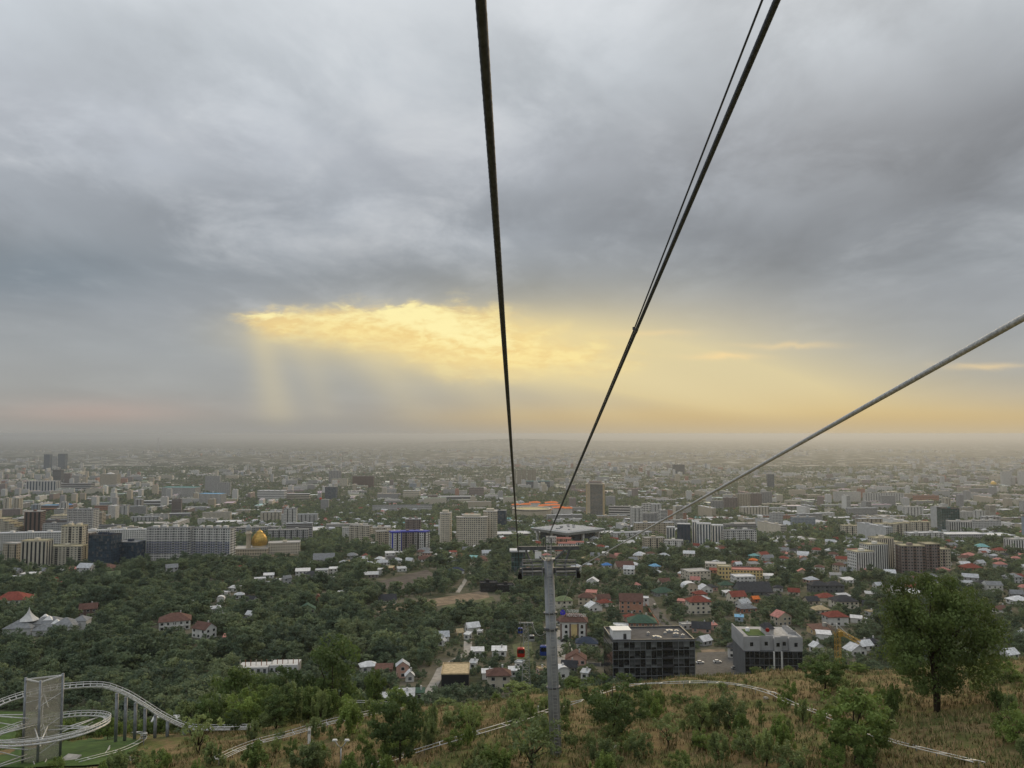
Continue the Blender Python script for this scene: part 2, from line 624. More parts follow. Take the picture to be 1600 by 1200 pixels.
def quads_mesh(name, q, mats, mi=None):
    """q: (n, 4, 3) array."""
    n = len(q)
    me = bpy.data.meshes.new(name)
    me.vertices.add(n * 4)
    me.vertices.foreach_set('co', np.asarray(q, np.float32).ravel())
    me.loops.add(n * 4)
    me.loops.foreach_set('vertex_index', np.arange(n * 4, dtype=np.int32))
    me.polygons.add(n)
    me.polygons.foreach_set('loop_start', np.arange(0, n * 4, 4, dtype=np.int32))
    for m in (mats if isinstance(mats, (list, tuple)) else [mats]):
        me.materials.append(m)
    if mi is not None:
        me.polygons.foreach_set('material_index', np.asarray(mi, np.int32))
    me.update(calc_edges=True)
    me.validate()
    return me


# ------------------------------------------------------------------ labels that are told apart by what stands near
MARKS = [(410, 832, 'golden dome'), (640, 850, 'blue and white block'), (1022, 1040, 'dark glass office'), (1322, 1010, 'yellow tower crane'),
         (930, 806, 'tall crowned hotel tower'), (890, 832, 'flat roofed palace'), (860, 790, 'orange roofed complex'), (1156, 862, 'yellow school'),
         (858, 940, 'cable car pylon'), (73, 1120, 'coaster helix tower'), (1420, 880, 'brown apartment block'), (745, 835, 'round cream apartment block'),
         (1380, 812, 'long yellow apartment row'), (1481, 788, 'dark green glass tower'), (87, 730, 'blue twin towers'), (108, 865, 'cream apartment block with tower'),
         (300, 855, 'block with blue balconies'), (60, 980, 'white tent roof'), (273, 972, 'brown roofed column house'), (20, 935, 'red hipped long house'), (480, 955, 'green gabled house'), (497, 932, 'maroon gabled cottage'), (418, 1040, 'white unfinished frame'), (170, 1080, 'coaster hump'), (605, 935, 'house by dirt strip'), (713, 890, 'navy hipped house'), (776, 915, 'black modern villa'), (629, 1045, 'pink gabled house'), (690, 995, 'silver roofed cottages'), (138, 958, 'brown gabled house'), (338, 950, 'white hillside sheds'), (503, 895, 'white terraced houses'), (779, 1065, 'brown hipped bungalow'), (917, 1005, 'navy roofed house'), (1003, 978, 'red brick villa'), (1160, 930, 'bright red gabled house'), (270, 890, 'grey gabled house'), (1173, 915, 'brown hipped cream house'), (1550, 930, 'orchard by the edge'), (580, 1000, 'deep wood hollow'), (240, 1030, 'steep wooded bank'), (100, 1030, 'wood above the coaster'), (610, 910, 'bare brown field'), (1465, 1000, 'big hillside tree'),
         (1208, 1030, 'white building with roof garden'), (711, 1065, 'tan topped dark shed'), (895, 970, 'building with roof sign'), (1110, 825, 'white and blue towers'),
         (320, 985, 'white gabled house'), (1205, 755, 'slim blue tower'), (1060, 735, 'distant dark blue tower'), (517, 768, 'pale blue glass block'), (818, 745, 'striped tower row'),
         (332, 760, 'pair of grey towers'), (283, 768, 'white colonnaded building'), (1090, 950, 'red hipped villa'), (1306, 965, 'red roofed white villa'), (590, 820, 'stepped white flats'),
         (1595, 838, 'white block by the edge'), (54, 815, 'brown tower')]
PENDING = []
ORD = ['', 'second ', 'third ', 'fourth ', 'fifth ', 'sixth ', 'seventh ', 'eighth ', 'ninth ', 'tenth ', 'eleventh ', 'twelfth ', 'thirteenth ', 'fourteenth ', 'fifteenth ', 'sixteenth ']


def later(o, phrase, px, py):
    PENDING.append((o, phrase, px, py))


def settle_labels():
    byk = {}
    for o, ph, px, py in PENDING:
        d, mk = min((math.hypot(px - mx, (py - my) * 1.5), nm) for mx, my, nm in MARKS)
        byk.setdefault((ph, mk), []).append((d, o))
    for (ph, mk), l in byk.items():
        l.sort(key=lambda t: t[0])
        for i, (d, o) in enumerate(l):
            if len(l) == 1:
                o['label'] = f'{ph} near the {mk}'
            elif i < len(ORD):
                o['label'] = f'{ph}, {ORD[i]}nearest the {mk}'
            else:
                o['label'] = f'{ph} farther out from the {mk}'


# ================================================================== THE GROUND
def ground_material():
    m = bpy.data.materials.new('ground')
    m.use_nodes = True
    t = m.node_tree
    Expr.tree = t
    b = t.nodes['Principled BSDF']
    b.inputs['Roughness'].default_value = 0.95
    b.inputs['Specular IOR Level'].default_value = 0.1
    g = t.nodes.new('ShaderNodeNewGeometry')
    pos = g.outputs['Position']
    sp = t.nodes.new('ShaderNodeSeparateXYZ')
    t.links.new(pos, sp.inputs[0])
    y = Expr(sp.outputs[1])
    # dry slope
    n1 = e_noise(pos, 0.16, 5, 0.6, 0.4)
    n2 = e_noise(pos, 1.3, 6, 0.7, 0.6)
    n3 = e_noise(pos, 6.0, 4, 0.7)
    dry = e_mix(e_smooth(n2, 0.3, 0.7), (.14, .098, .052), (.26, .20, .10))
    dry = e_mix(e_smooth(n3, 0.4, 0.75) * 0.5, dry, (.23, .17, .09))
    green = e_mix(e_smooth(n2, 0.35, 0.7), (.07, .085, .028), (.15, .155, .055))
    hill = e_mix(e_smooth(n1 + (n2 - 0.5) * 0.35, 0.44, 0.60), dry, green)
    soil = e_smooth(n1 * 0.6 + n3 * 0.4, 0.42, 0.32) * 0.6
    hill = e_mix(soil, hill, (.10, .07, .048))
    # town ground: undergrowth, yards, dust
    m1 = e_noise(pos, 0.03, 6, 0.62)
    m2 = e_noise(pos, 0.3, 4, 0.6)
    town = e_mix(e_smooth(m1, 0.4, 0.62), (.045, .055, .03), (.13, .12, .09))
    town = e_mix(e_smooth(m2, 0.5, 0.75) * 0.5, town, (.19, .17, .14))
    # the far plain: quarters of roofs and trees
    mp = t.nodes.new('ShaderNodeMapping')
    mp.inputs['Scale'].default_value = (1, 0.6, 1)
    t.links.new(pos, mp.inputs['Vector'])
    v = t.nodes.new('ShaderNodeTexVoronoi')
    v.inputs['Scale'].default_value = 0.012
    t.links.new(mp.outputs[0], v.inputs['Vector'])
    sv = t.nodes.new('ShaderNodeSeparateColor')
    t.links.new(v.outputs['Color'], sv.inputs[0])
    r = Expr(sv.outputs[0])
    q = e_noise(pos, 0.0012, 4, 0.6)
    far = e_mix(e_smooth(q, 0.4, 0.62), (.05, .062, .04), (.10, .10, .08))
    far = e_mix(e_smooth(r, 0.80, 0.9) * 0.9, far, (.42, .41, .38))
    far = e_mix(e_smooth(Expr(sv.outputs[1]), 0.9, 0.95) * 0.8, far, (.02, .03, .02))
    plain = e_mix(e_smooth(y, 3000, 5500), town, far)
    c = e_mix(e_smooth(y, 150, 240), hill, plain)
    t.links.new(c, b.inputs['Base Color'])
    bn = t.nodes.new('ShaderNodeBump')
    bn.inputs['Strength'].default_value = 0.7
    bn.inputs['Distance'].default_value = 0.25
    hgt = n2 * 0.7 + n3 * 0.4
    hgt = hgt * e_smooth(y, 260, 160)
    t.links.new(hgt.s, bn.inputs['Height'])
    t.links.new(bn.outputs[0], b.inputs['Normal'])
    return m


def build_ground():
    ys = np.concatenate([np.linspace(-260, 30, 22), np.arange(34, 150, 1.6), np.geomspace(152, 150000, 200)])
    xp = np.concatenate([np.arange(0, 90, 1.6), np.geomspace(91, 150000, 115)])
    xs = np.concatenate([-xp[:0:-1], xp])
    X, Y = np.meshgrid(xs, ys)
    Z = gz(X, Y)
    nx, ny = len(xs), len(ys)
    co = np.stack([X, Y, Z], -1).reshape(-1, 3)
    i = np.arange(nx * ny).reshape(ny, nx)
    q = np.stack([i[:-1, :-1], i[:-1, 1:], i[1:, 1:], i[1:, :-1]], -1).reshape(-1, 4)
    me = bpy.data.meshes.new('ground')
    me.vertices.add(len(co))
    me.vertices.foreach_set('co', co.astype(np.float32).ravel())
    me.loops.add(q.size)
    me.loops.foreach_set('vertex_index', q.astype(np.int32).ravel())
    me.polygons.add(len(q))
    me.polygons.foreach_set('loop_start', np.arange(0, q.size, 4, dtype=np.int32))
    me.polygons.foreach_set('use_smooth', np.ones(len(q), bool))
    me.materials.append(ground_material())
    me.update(calc_edges=True)
    o = link('ground', me)
    tag(o, 'dry grassy hillside falling to the wide wooded city plain', None, kind='structure')


build_ground()


def build_haze():
    m = bpy.data.materials.new('haze')
    m.use_nodes = True
    t = m.node_tree
    t.nodes.clear()
    out = t.nodes.new('ShaderNodeOutputMaterial')
    v = t.nodes.new('ShaderNodeVolumePrincipled')
    v.inputs['Density'].default_value = HAZE_DENSITY
    v.inputs['Color'].default_value = (0.65, 0.685, 0.735, 1)
    v.inputs['Anisotropy'].default_value = 0.58
    t.links.new(v.outputs[0], out.inputs['Volume'])
    mb = MB()
    z0, z1 = -360.0, 12.0
    mb.box((0, 75000, (z0 + z1) / 2), (302000, 152000, z1 - z0))
    o = mb.build('haze', m)
    tag(o, 'pale evening haze lying over the city plain', None, kind='stuff')


build_haze()

# places that trees keep away from: (x, y, radius, height still allowed)
CLEAR = []
FOOT = []      # what stands or lies there itself


def drape(name, left, right, mat, label, off=0.12, hill=False, steps=6):
    """A sheet on the land between two edge lines of places."""
    mb = MB()

    def dense(l):
        out = []
        for a, b in zip(l[:-1], l[1:]):
            for k in range(steps):
                out.append(Vector(a).lerp(Vector(b), k / steps))
        out.append(Vector(l[-1]))
        return out
    L, Rr = dense(left), dense(right)
    W = 5 if name != 'lawn' else 24
    rows = []
    for a, b in zip(L, Rr):
        row = []
        for k in range(W + 1):
            p = a.lerp(b, k / W)
            row.append((p.x, p.y, float(gz(p.x, p.y, True)) + off))
        rows.append(row)
        for k in range(W + 1):
            p = a.lerp(b, k / W)
            FOOT.append((p.x, p.y, (a - b).length / W * .6 + 1))
            CLEAR.append((p.x, p.y, min((a - b).length / 2, (a - b).length / W * .6 + 1.5) + 1.5))
    for r0, r1 in zip(rows[:-1], rows[1:]):
        for k in range(W):
            mb.poly([r0[k], r0[k + 1], r1[k + 1], r1[k]])
    o = mb.build(name, mat)
    me = o.data
    if me.polygons[0].normal.z < 0:
        me.flip_normals()
    return tag(o, label, None, kind='structure')


def road(name, pix, width, mat, label, hill=False):
    pts = [vhit(*p) if not hill else hit(*p) for p in pix]
    L, Rr = [], []
    for i, p in enumerate(pts):
        a, b = pts[max(0, i - 1)], pts[min(len(pts) - 1, i + 1)]
        t = Vector((b.x - a.x, b.y - a.y, 0)).normalized()
        n = Vector((-t.y, t.x, 0)) * (width / 2)
        L.append(p + n)
        Rr.append(p - n)
    return drape(name, L, Rr, mat, label)


M_ASPH = material('asphalt', (.09, .088, .085), 0.9, 0.25, 0.4, bump=0.1)
M_PALEROAD = material('pale_concrete_road', (.30, .285, .26), 0.9, 0.2, 0.3)
M_DIRT = material('bare_dirt', (.078, .068, .06), 0.95, 0.4, 0.12)
M_DIRT2 = material('ochre_dirt', (.19, .145, .10), 0.95, 0.35, 0.12)
M_LAWN = material('mown_lawn', (.05, .095, .018), 0.9, 0.25, 0.5, bump=0.3)
M_MEADOW = material('meadow', (.085, .10, .045), 0.95, 0.35, 0.15)

V = vhit
drape('field', [V(560, 916), V(606, 905), V(668, 890)], [V(622, 923), V(660, 911), V(677, 898)], M_DIRT, 'bare brown field beside the white houses')
drape('dirt_strip', [V(590, 948), V(660, 938), V(760, 922)], [V(592, 958), V(665, 950), V(765, 934)], M_DIRT2, 'ochre strip of bare dirt behind the long white gabled house')
drape('meadow', [V(690, 948), V(730, 936), V(770, 932)], [V(700, 960), V(735, 948), V(775, 940)], M_MEADOW, 'pale green meadow below the ochre dirt strip')
drape('dirt_lot', [V(400, 873), V(430, 866), V(458, 864)], [V(402, 880), V(432, 875), V(460, 872)], M_DIRT2, 'dirt lot among trees below the golden dome')
road('lane', [(1014, 934), (1022, 950), (1035, 968), (1052, 988), (1068, 1010)], 7.0, M_ASPH, 'straight residential lane running down past the red brick villa')
road('alley', [(666, 1098), (672, 1080), (682, 1062), (690, 1045), (731, 1020), (731, 1002)], 5.0, M_PALEROAD, 'narrow pale alley beside the tan topped dark shed')
road('driveway', [(866, 1062), (872, 1040), (874, 1010), (872, 985)], 8.5, M_PALEROAD, 'concrete driveway with parked cars beside the building with roof sign')
road('path', [(715, 926), (724, 912), (735, 893), (738, 878)], 4.0, M_PALEROAD, 'pale path climbing between trees near the navy hipped house')
drape('car_park', [V(1090, 1020), V(1140, 1018), V(1165, 1016)], [V(1085, 1062), V(1140, 1060), V(1168, 1056)], M_ASPH, 'asphalt car park beside the dark glass office')
drape('yard', [V(1095, 1016), V(1120, 1014), V(1132, 1014)], [V(1098, 1024), V(1122, 1026), V(1134, 1024)], M_DIRT2, 'dry yard at the head of the car park')
drape('cableway_clearing', [V(800, 1008), V(806, 1030), V(806, 1070)], [V(830, 1000), V(834, 1030), V(838, 1070)], M_MEADOW, 'grassy clearing under the cableway')


# ================================================================== BUILDINGS
def facade(win, bal, p, u, n, W, H, st, style, bay=3.2, z0=0.0):
    """Windows (and balconies) on one wall: p its lower corner, u along it, n outwards."""
    u, n = Vector(u), Vector(n)
    p = Vector(p)
    fh = H / st
    nb = max(1, int(round(W / bay)))
    bw = W / nb
    up = Vector((0, 0, 1))

    def pane(x0, x1, za, zb, mi=0, off=0.07):
        a, b = p + u * x0 + n * off, p + u * x1 + n * off
        win.poly([a + up * za, b + up * za, b + up * zb, a + up * zb], mi)
    if style == 'glass':
        for s in range(st):
            for k in range(nb):
                pane(k * bw + 0.12, (k + 1) * bw - 0.12, s * fh + 0.25, (s + 1) * fh - 0.15, 0 if rnd.random() < 0.8 else 1)
        return
    if style == 'ribbon':
        for s in range(st):
            pane(0.5, W - 0.5, s * fh + fh * 0.35, s * fh + fh * 0.85, 0 if rnd.random() < 0.7 else 1)
        return
    if style == 'stripe':          # tall dark strips between piers
        for k in range(nb):
            pane(k * bw + bw * 0.3, k * bw + bw * 0.75, fh * 0.3, H - 0.8, 0)
        return
    if style == 'bay':             # every third bay a dark recess the height of the house
        for k in range(nb):
            if k % 3 == 2:
                pane(k * bw + bw * 0.1, (k + 1) * bw - bw * 0.1, 0.5, H - 0.6, 0, 0.05)
                if bal is not None:
                    for s in range(st):
                        a = p + u * (k * bw + bw * 0.5) + n * 0.3
                        ang = math.atan2(u.y, u.x)
                        bal.box((a.x, a.y, a.z + s * fh + 0.5), (bw * 0.7, 0.5, 0.28), 0, ang)
            else:
                for s in range(st):
                    pane(k * bw + bw * 0.28, k * bw + bw * 0.72, s * fh + fh * 0.3, s * fh + fh * 0.78, 0 if rnd.random() < 0.75 else 1)
        return
    for k in range(nb):
        isb = style == 'balcony' and k % 3 == 1
        for s in range(st):
            if isb:
                pane(k * bw + bw * 0.08, k * bw + bw * 0.92, s * fh + 0.5, s * fh + fh * 0.85, 0)
                if bal is not None:
                    a = p + u * (k * bw + bw * 0.5) + n * 0.55
                    ang = math.atan2(u.y, u.x)
                    bal.box((a.x, a.y, a.z + s * fh + 0.55), (bw * 0.95, 1.0, 1.0), 0, ang)
            else:
                pane(k * bw + bw * 0.26, k * bw + bw * 0.74, s * fh + fh * 0.3, s * fh + fh * 0.8, 0 if rnd.random() < 0.75 else 1)


GLASSES = {'dark': (M_GLASS, M_GLASS2), 'blue': (M_GLASSB, M_GLASS2), 'green': (M_GLASSG, M_GLASS2), 'black': (M_GLASSD, M_GLASS)}


def block_parts(root, w, d, h, st, style, wall, glass='dark', trim=None, roof='pale', z0=0.0, off=(0, 0), heads=2, bay=3.2, style_side=None, base_depth=6.0):
    """Walls, roof, windows and balconies of one box of a building, in the building's own axes."""
    ox, oy = off
    wl = MB()
    wl.box((ox, oy, z0 + h / 2 - base_depth / 2), (w, d, h + base_depth))
    wl.build('wall', wall_mat(wall), root)
    rf = MB()
    rf.box((ox, oy, z0 + h + 0.06), (w - 0.9, d - 0.9, 0.12))
    rim = 0.45
    for sx, sy, lx, ly in ((0, -1, w + .3, rim), (0, 1, w + .3, rim), (-1, 0, rim, d - 2 * rim + .28), (1, 0, rim, d - 2 * rim + .28)):
        rf.box((ox + sx * (w / 2 - rim / 2 + .15), oy + sy * (d / 2 - rim / 2 + .15), z0 + h + 0.45), (lx, ly, 0.9))
    ro = rf.build('roof', roof_mat(roof), root)
    if heads:
        for i in range(heads):
            hb = MB()
            hw = min(w * 0.2, rnd.uniform(3.5, 7))
            x = ox + (i + 0.5) / heads * w * 0.86 - w * 0.43 + rnd.uniform(-1, 1)
            hb.box((x, oy + rnd.uniform(-.12, .2) * d, z0 + h + 1.5), (hw, min(d * 0.45, 5), 2.7))
            hb.build('stairhead', wall_mat(wall), root)
    win, bal = MB(), MB()
    x0, x1, y0, y1 = ox - w / 2, ox + w / 2, oy - d / 2, oy + d / 2
    ss = style_side or style
    facade(win, bal, (x0, y0, z0), (1, 0, 0), (0, -1, 0), w, h, st, style, bay)
    facade(win, bal, (x1, y0, z0), (0, 1, 0), (1, 0, 0), d, h, st, ss, bay)
    facade(win, bal, (x0, y1, z0), (0, -1, 0), (-1, 0, 0), d, h, st, ss, bay)
    win.build('window', list(GLASSES[glass]), root, 'stuff')
    bal.build('balcony', wall_mat(trim or wall), root, 'stuff')


def place(x0, x1, yt, yb, yaw, d, D=None, hill=False):
    """Size and place of a box that spans those pixels of the photograph, standing on the land."""
    xc = (x0 + x1) / 2
    g = vhit(xc, yb)
    if D:
        r = ray(xc, yb)
        g = Vector((r.x * D, D, float(gz(r.x * D, D))))
    Dn = g.y
    W = (at(x1, yb, Dn) - at(x0, yb, Dn)).x
    a = R(yaw)
    c, s = abs(math.cos(a)), abs(math.sin(a))
    w = max((W - d * s) / c, W * 0.35)
    h = at(xc, yt, Dn).z - at(xc, yb, Dn).z
    half = (w * s + d * c) / 2
    cx = g.x * (1 + half / Dn)
    cyy = Dn + half
    z = min(float(gz(cx, cyy, True)), g.z) if not D else g.z
    CLEAR.append((cx, cyy, max(w, d) / 2 + 2))
    FOOT.append((cx, cyy, max(w, d) / 2 + 1))
    # keep the trees low for a while before it
    for k in (1, 2):
        CLEAR.append((cx * (1 - (half + 10 * k) / Dn), Dn - 9 * k + 4, W / 2))
    return (cx, cyy, g.z), w, h, Dn


def block(label, x0, x1, yt, yb, style='grid', wall='white', yaw=0, d=15, st=None, name='apartment_block', cat='apartment block', group=None, D=None, **kw):
    loc, w, h, Dn = place(x0, x1, yt, yb, yaw, d, D)
    root = thing(name, loc, R(yaw), label, cat, group)
    st = st or max(1, int(round(h / 3.2)))
    kw.setdefault('heads', max(0, min(4, int(w / 22))) if st > 3 else 0)
    block_parts(root, w, d, h, st, style, wall, **kw)
    return root, w, h, Dn


def add_box(root, w, d, h, st, style, wall, **kw):
    block_parts(root, w, d, h, st, style, wall, **kw)


# ---- the near quarter of blocks, left
b, w, h, Dn = block('cream yellow apartment block with a taller tower and dark bays', 78, 132, 843, 872, 'bay', 'yellow', 3, 16, st=9, glass='dark', trim='cream', roof='yellow', D=930, bay=4.3)
add_box(b, w * 0.62, 14, h + 22, 15, 'bay', 'yellow', off=(-w * 0.02, 17), roof='yellow', trim='cream', bay=4.3)
b, w, h, Dn = block('cream block with brown strips and dark recess beside the tower', 38, 77, 834, 874, 'stripe', 'cream', 3, 16, st=11, glass='dark', roof='yellow', D=915, bay=5)
block('grey beige block with dark glass corner at the end of the row', 9, 36, 838, 872, 'bay', 'beige', -8, 16, glass='dark', D=930)
block('dark blue glass office block with gridded front', 144, 183, 828, 873, 'glass', 'navy', -4, 22, name='office_building', cat='office building', glass='blue', roof='dark', D=930, bay=2.6, heads=3)
block('low dark glass hall beside the dark blue glass block', 184, 222, 838, 869, 'glass', 'navy', -6, 20, name='office_building', cat='office building', glass='blue', roof='grey', D=950, bay=3)
block('narrow grey tower block between cream and blue blocks', 130, 145, 824, 868, 'balcony', 'taupe', 0, 14, D=975)
b, w, h, Dn = block('long grey block with blue balconies and stepped roof line', 232, 300, 812, 862, 'balcony', 'white', 4, 16, st=13, trim='white', roof='grey', D=970, heads=4)
blk2, w2, h2, _ = block('tall grey block wing with blue balconies, nearer the golden dome', 301, 365, 808, 858, 'balcony', 'white', -4, 16, st=13, trim='white', roof='grey', D=975, heads=4)
for root, ww, hh in ((b, w, h), (blk2, w2, h2)):
    fl = MB()
    for s in (3, 4, 5, 6, 7):
        fl.box((0, -8.5, hh / 13 * s + 0.6), (ww * 0.98, 1.1, 0.75))
    fl.build('blue_balcony', material('blue_railing', (.17, .20, .33), 0.6, 0.2, 0.5), root, 'stuff')
block('long white nine storey slab running behind the cream blocks, end part', 0, 95, 826, 852, 'grid', 'white', 9, 13, st=8, roof='white', D=1120)
block('long white slab whose roof meets the blue balcony block', 128, 236, 814, 836, 'grid', 'white', 11, 13, st=7, roof='white', D=1180)
block('pale slab with white roof rising behind the block with blue balconies', 280, 357, 800, 814, 'grid', 'cream', 10, 13, st=6, roof='white', D=1290)
block('brown tower block with pale window strip', 40, 68, 781, 824, 'stripe', 'brown', 14, 22, name='office_building', cat='office tower', roof='pale', bay=7, D=1330, style_side='ribbon')
block('white and grey residential tower with stacked balconies', 110, 150, 769, 810, 'balcony', 'pale grey', 0, 22, trim='white', roof='grey', D=1420)
for i, (xa, xb, yt) in enumerate(((0, 12, 783), (12, 21, 787), (21, 29, 791), (29, 36, 796))):
    block(['beige stepped terrace block, tallest step by the picture edge', 'beige stepped terrace block, second step', 'beige stepped terrace block, third step', 'beige stepped terrace block, lowest step beside the brown tower'][i],
          xa, xb, yt, 816, 'balcony', 'cream', 0, 24, group='stepped beige terrace blocks', roof='yellow', heads=0, D=1330)
block('low dark building with pale flat roof under the stepped beige terrace', 0, 45, 813, 822, 'ribbon', 'dark grey', 6, 20, st=2, name='low_building', cat='building', D=1240, heads=0)
block('long pale yellow public building with flat roof', 85, 152, 768, 784, 'grid', 'cream', 2, 25, st=5, name='public_building', cat='building', roof='yellow', D=1800)
block('long dark glass hall with pale columns', 44, 91, 752, 770, 'stripe', 'pale grey', 0, 40, st=5, name='office_building', cat='office building', glass='blue', bay=14)
block('long low grey annex joined to the dark glass hall', 92, 145, 756, 768, 'ribbon', 'grey', 0, 40, st=4, name='office_building', cat='office building', roof='grey')
block('dark grey mid rise tower above the dark glass hall', 84, 97, 734, 757, 'ribbon', 'dark grey', 0, 30, name='office_building', cat='office tower')
block('small pinkish slab tower beside two white blocks', 98, 111, 740, 756, 'grid', 'taupe', 0, 20)
block('small white slab tower facing the dark glass hall', 113, 125, 743, 756, 'stripe', 'white', 0, 20)
b, w, h, Dn = block('broad beige hotel block with small white dome on its roof', 157, 187, 741, 760, 'grid', 'beige', -8, 35, name='hotel', cat='hotel')
mb = MB()
mb.lathe((0, 0, h), [(w * .22, 0), (w * .2, 3), (w * .12, 6), (w * .03, 9), (0.01, 10)], 16)
mb.build('dome', wall_mat('white'), b)
block('blue glass twin tower, nearer the picture edge', 70, 79, 710, 736, 'glass', 'blue grey', 0, 40, name='office_tower', cat='office tower', group='blue twin towers', glass='blue', bay=8)
block('blue glass twin tower, nearer the thin chimney', 92, 103, 709, 734, 'glass', 'blue grey', 0, 40, name='office_tower', cat='office tower', group='blue twin towers', glass='blue', bay=8)
block('pale gate shaped block standing between the blue twin towers', 80, 91, 713, 731, 'ribbon', 'pale grey', 0, 30, name='office_building', cat='office building')
b = thing('chimney', vhit(247, 706), 0, 'thin distant grey chimney rising above the far rooftops', 'chimney')
Dn = b.location.y
mb = MB()
hh = (706 - 684) / F * Dn
mb.lathe((0, 0, 0), [(hh * .055, 0), (hh * .035, hh)], 12)
mb.build('shaft', wall_mat('grey'), b)
b, w, h, Dn = block('white colonnaded public building with pale teal roof', 255, 311, 762, 778, 'stripe', 'white', -6, 50, st=3, name='public_building', cat='building', roof='teal', bay=5, heads=0)
b, w, h, Dn = block('second white public building with pale blue roof', 312, 352, 772, 788, 'stripe', 'white', -10, 40, st=3, name='public_building', cat='building', roof='light blue', bay=5, heads=0)
block('grey tower, the lower front one of a pair', 341, 360, 754, 776, 'balcony', 'pale grey', 0, 18, group='pair of grey towers')
block('grey tower with stepped crown, the rear one of a pair', 321, 344, 744, 770, 'balcony', 'pale grey', 0, 18, group='pair of grey towers')
block('low pale market hall with long flat roof among the trees', 212, 282, 783, 792, 'ribbon', 'pale grey', 3, 25, st=2, name='market_hall', cat='market hall', roof='white', heads=0)
block('reddish brick row of low flats beside the grey residential tower', 150, 201, 790, 799, 'grid', 'terracotta', 7, 14, st=3)
b, w, h, Dn = block('low hall with bright blue pyramid roof', 68, 110, 790, 800, 'ribbon', 'terracotta', 0, 30, st=2, name='sports_hall', cat='sports hall', roof='light blue', heads=0)
mb = MB()
q = w * 0.30
mb.hull([(q - w * .23, -14, h + .9), (q + w * .2, -14, h + .9), (q + w * .2, 14, h + .9), (q - w * .23, 14, h + .9)], [(q - .5, -1, h + 10), (q + .5, -1, h + 10), (q + .5, 1, h + 10), (q - .5, 1, h + 10)])
mb.build('pyramid_roof', roof_mat('blue'), b)

# ---- the mosque
b, w, h, Dn = block('sand coloured mosque with gold dome and stout minaret', 366, 422, 846, 856, 'grid', 'beige', 6, 30, st=2, name='mosque', cat='mosque', roof='pale', heads=0, D=1040)
s = Dn / F
mb = MB()
mb.lathe((w * .2, 2, h), [(9, 0), (9, 3)], 24)
mb.build('drum', wall_mat('beige'), b)
mb = MB()
mb.lathe((w * .2, 2, h + 3), [(9.3, 0), (10.2, 3), (10.3, 6), (9.4, 10), (7.2, 14), (4.5, 16.6), (4.6, 17.2), (3.4, 18.8), (1.2, 20.2), (.15, 21), (.1, 24)], 24)
dm = mb.build('dome', M_GOLD, b)
mb = MB()
for k in range(24):
    an = 2 * math.pi * k / 24
    pts = [(w * .2 + r * math.cos(an), 2 + r * math.sin(an), h + 3 + z) for r, z in ((9.4, .2), (10.3, 3), (10.4, 6), (9.5, 10), (7.3, 14), (4.6, 16.5))]
    mb.tube(pts, .18, 4)
mb.build('rib', M_GOLD, dm)
mb = MB()
mx = -w * .08
mb.lathe((mx, -6, h - 1), [(3.2, 0), (3.0, 19), (4.6, 20.5), (4.6, 22), (3.2, 22.1), (3.2, 25)], 16)
mn = mb.build('minaret', wall_mat('beige'), b)
mb = MB()
mb.lathe((mx, -6, h + 24), [(3.5, 0), (3.9, 2), (3.6, 4.5), (2, 7), (.2, 8.4), (.1, 10)], 16)
mb.build('cap', material('dome_grey', (.33, .35, .36), .4, .2, 1), mn)
block('long sand coloured wing beyond the golden dome, seen end on', 418, 471, 831, 848, 'grid', 'cream', 14, 22, st=4, name='public_building', cat='building', roof='pale', D=1060)
block('old row of grey flats with dark frames behind the sand coloured wing', 420, 482, 812, 830, 'bay', 'grey', 10, 12, st=5, D=1270)

# ---- the middle
block('white end slab of the stepped flats', 534, 560, 799, 818, 'grid', 'white', 12, 14, D=1330)
block('stepped cream flats, the rear wing', 546, 582, 802, 828, 'balcony', 'cream', -14, 14, trim='cream', D=1240)
block('stepped cream flats, the middle wing behind the blue roofs', 575, 612, 805, 826, 'balcony', 'cream', 14, 14, D=1270)
block('stepped cream flats, the front wing beside the blue and white block', 586, 628, 811, 834, 'balcony', 'beige', 16, 14, D=1180)
for i, (xa, xb, yt, yb_, yw) in enumerate(((607, 627, 822, 852, 24), (624, 648, 818, 848, 10), (645, 671, 816, 845, -16))):
    b, w, h, Dn = block(['white block with bright blue trim and roof, nearest wing', 'white and grey block with bright blue roof edge, middle wing', 'white block with bright blue roof, wing facing the round cream block'][i],
                        xa, xb, yt, yb_, 'bay', 'white' if i != 1 else 'taupe', yw, 14, group='blue and white apartment wings', roof='blue', trim='taupe', D=1090 + 12 * i, heads=1)
    mb = MB()
    bl = material('bright_blue_trim', (.03, .045, .36), .5, .1, .5)
    mb.box((0, 0, h + .5), (w + .8, 15, 1.7))
    mb.box((-w / 2 + 1.2, -7.2, h / 2), (2.0, .5, h))
    mb.build('blue_trim', bl, b)


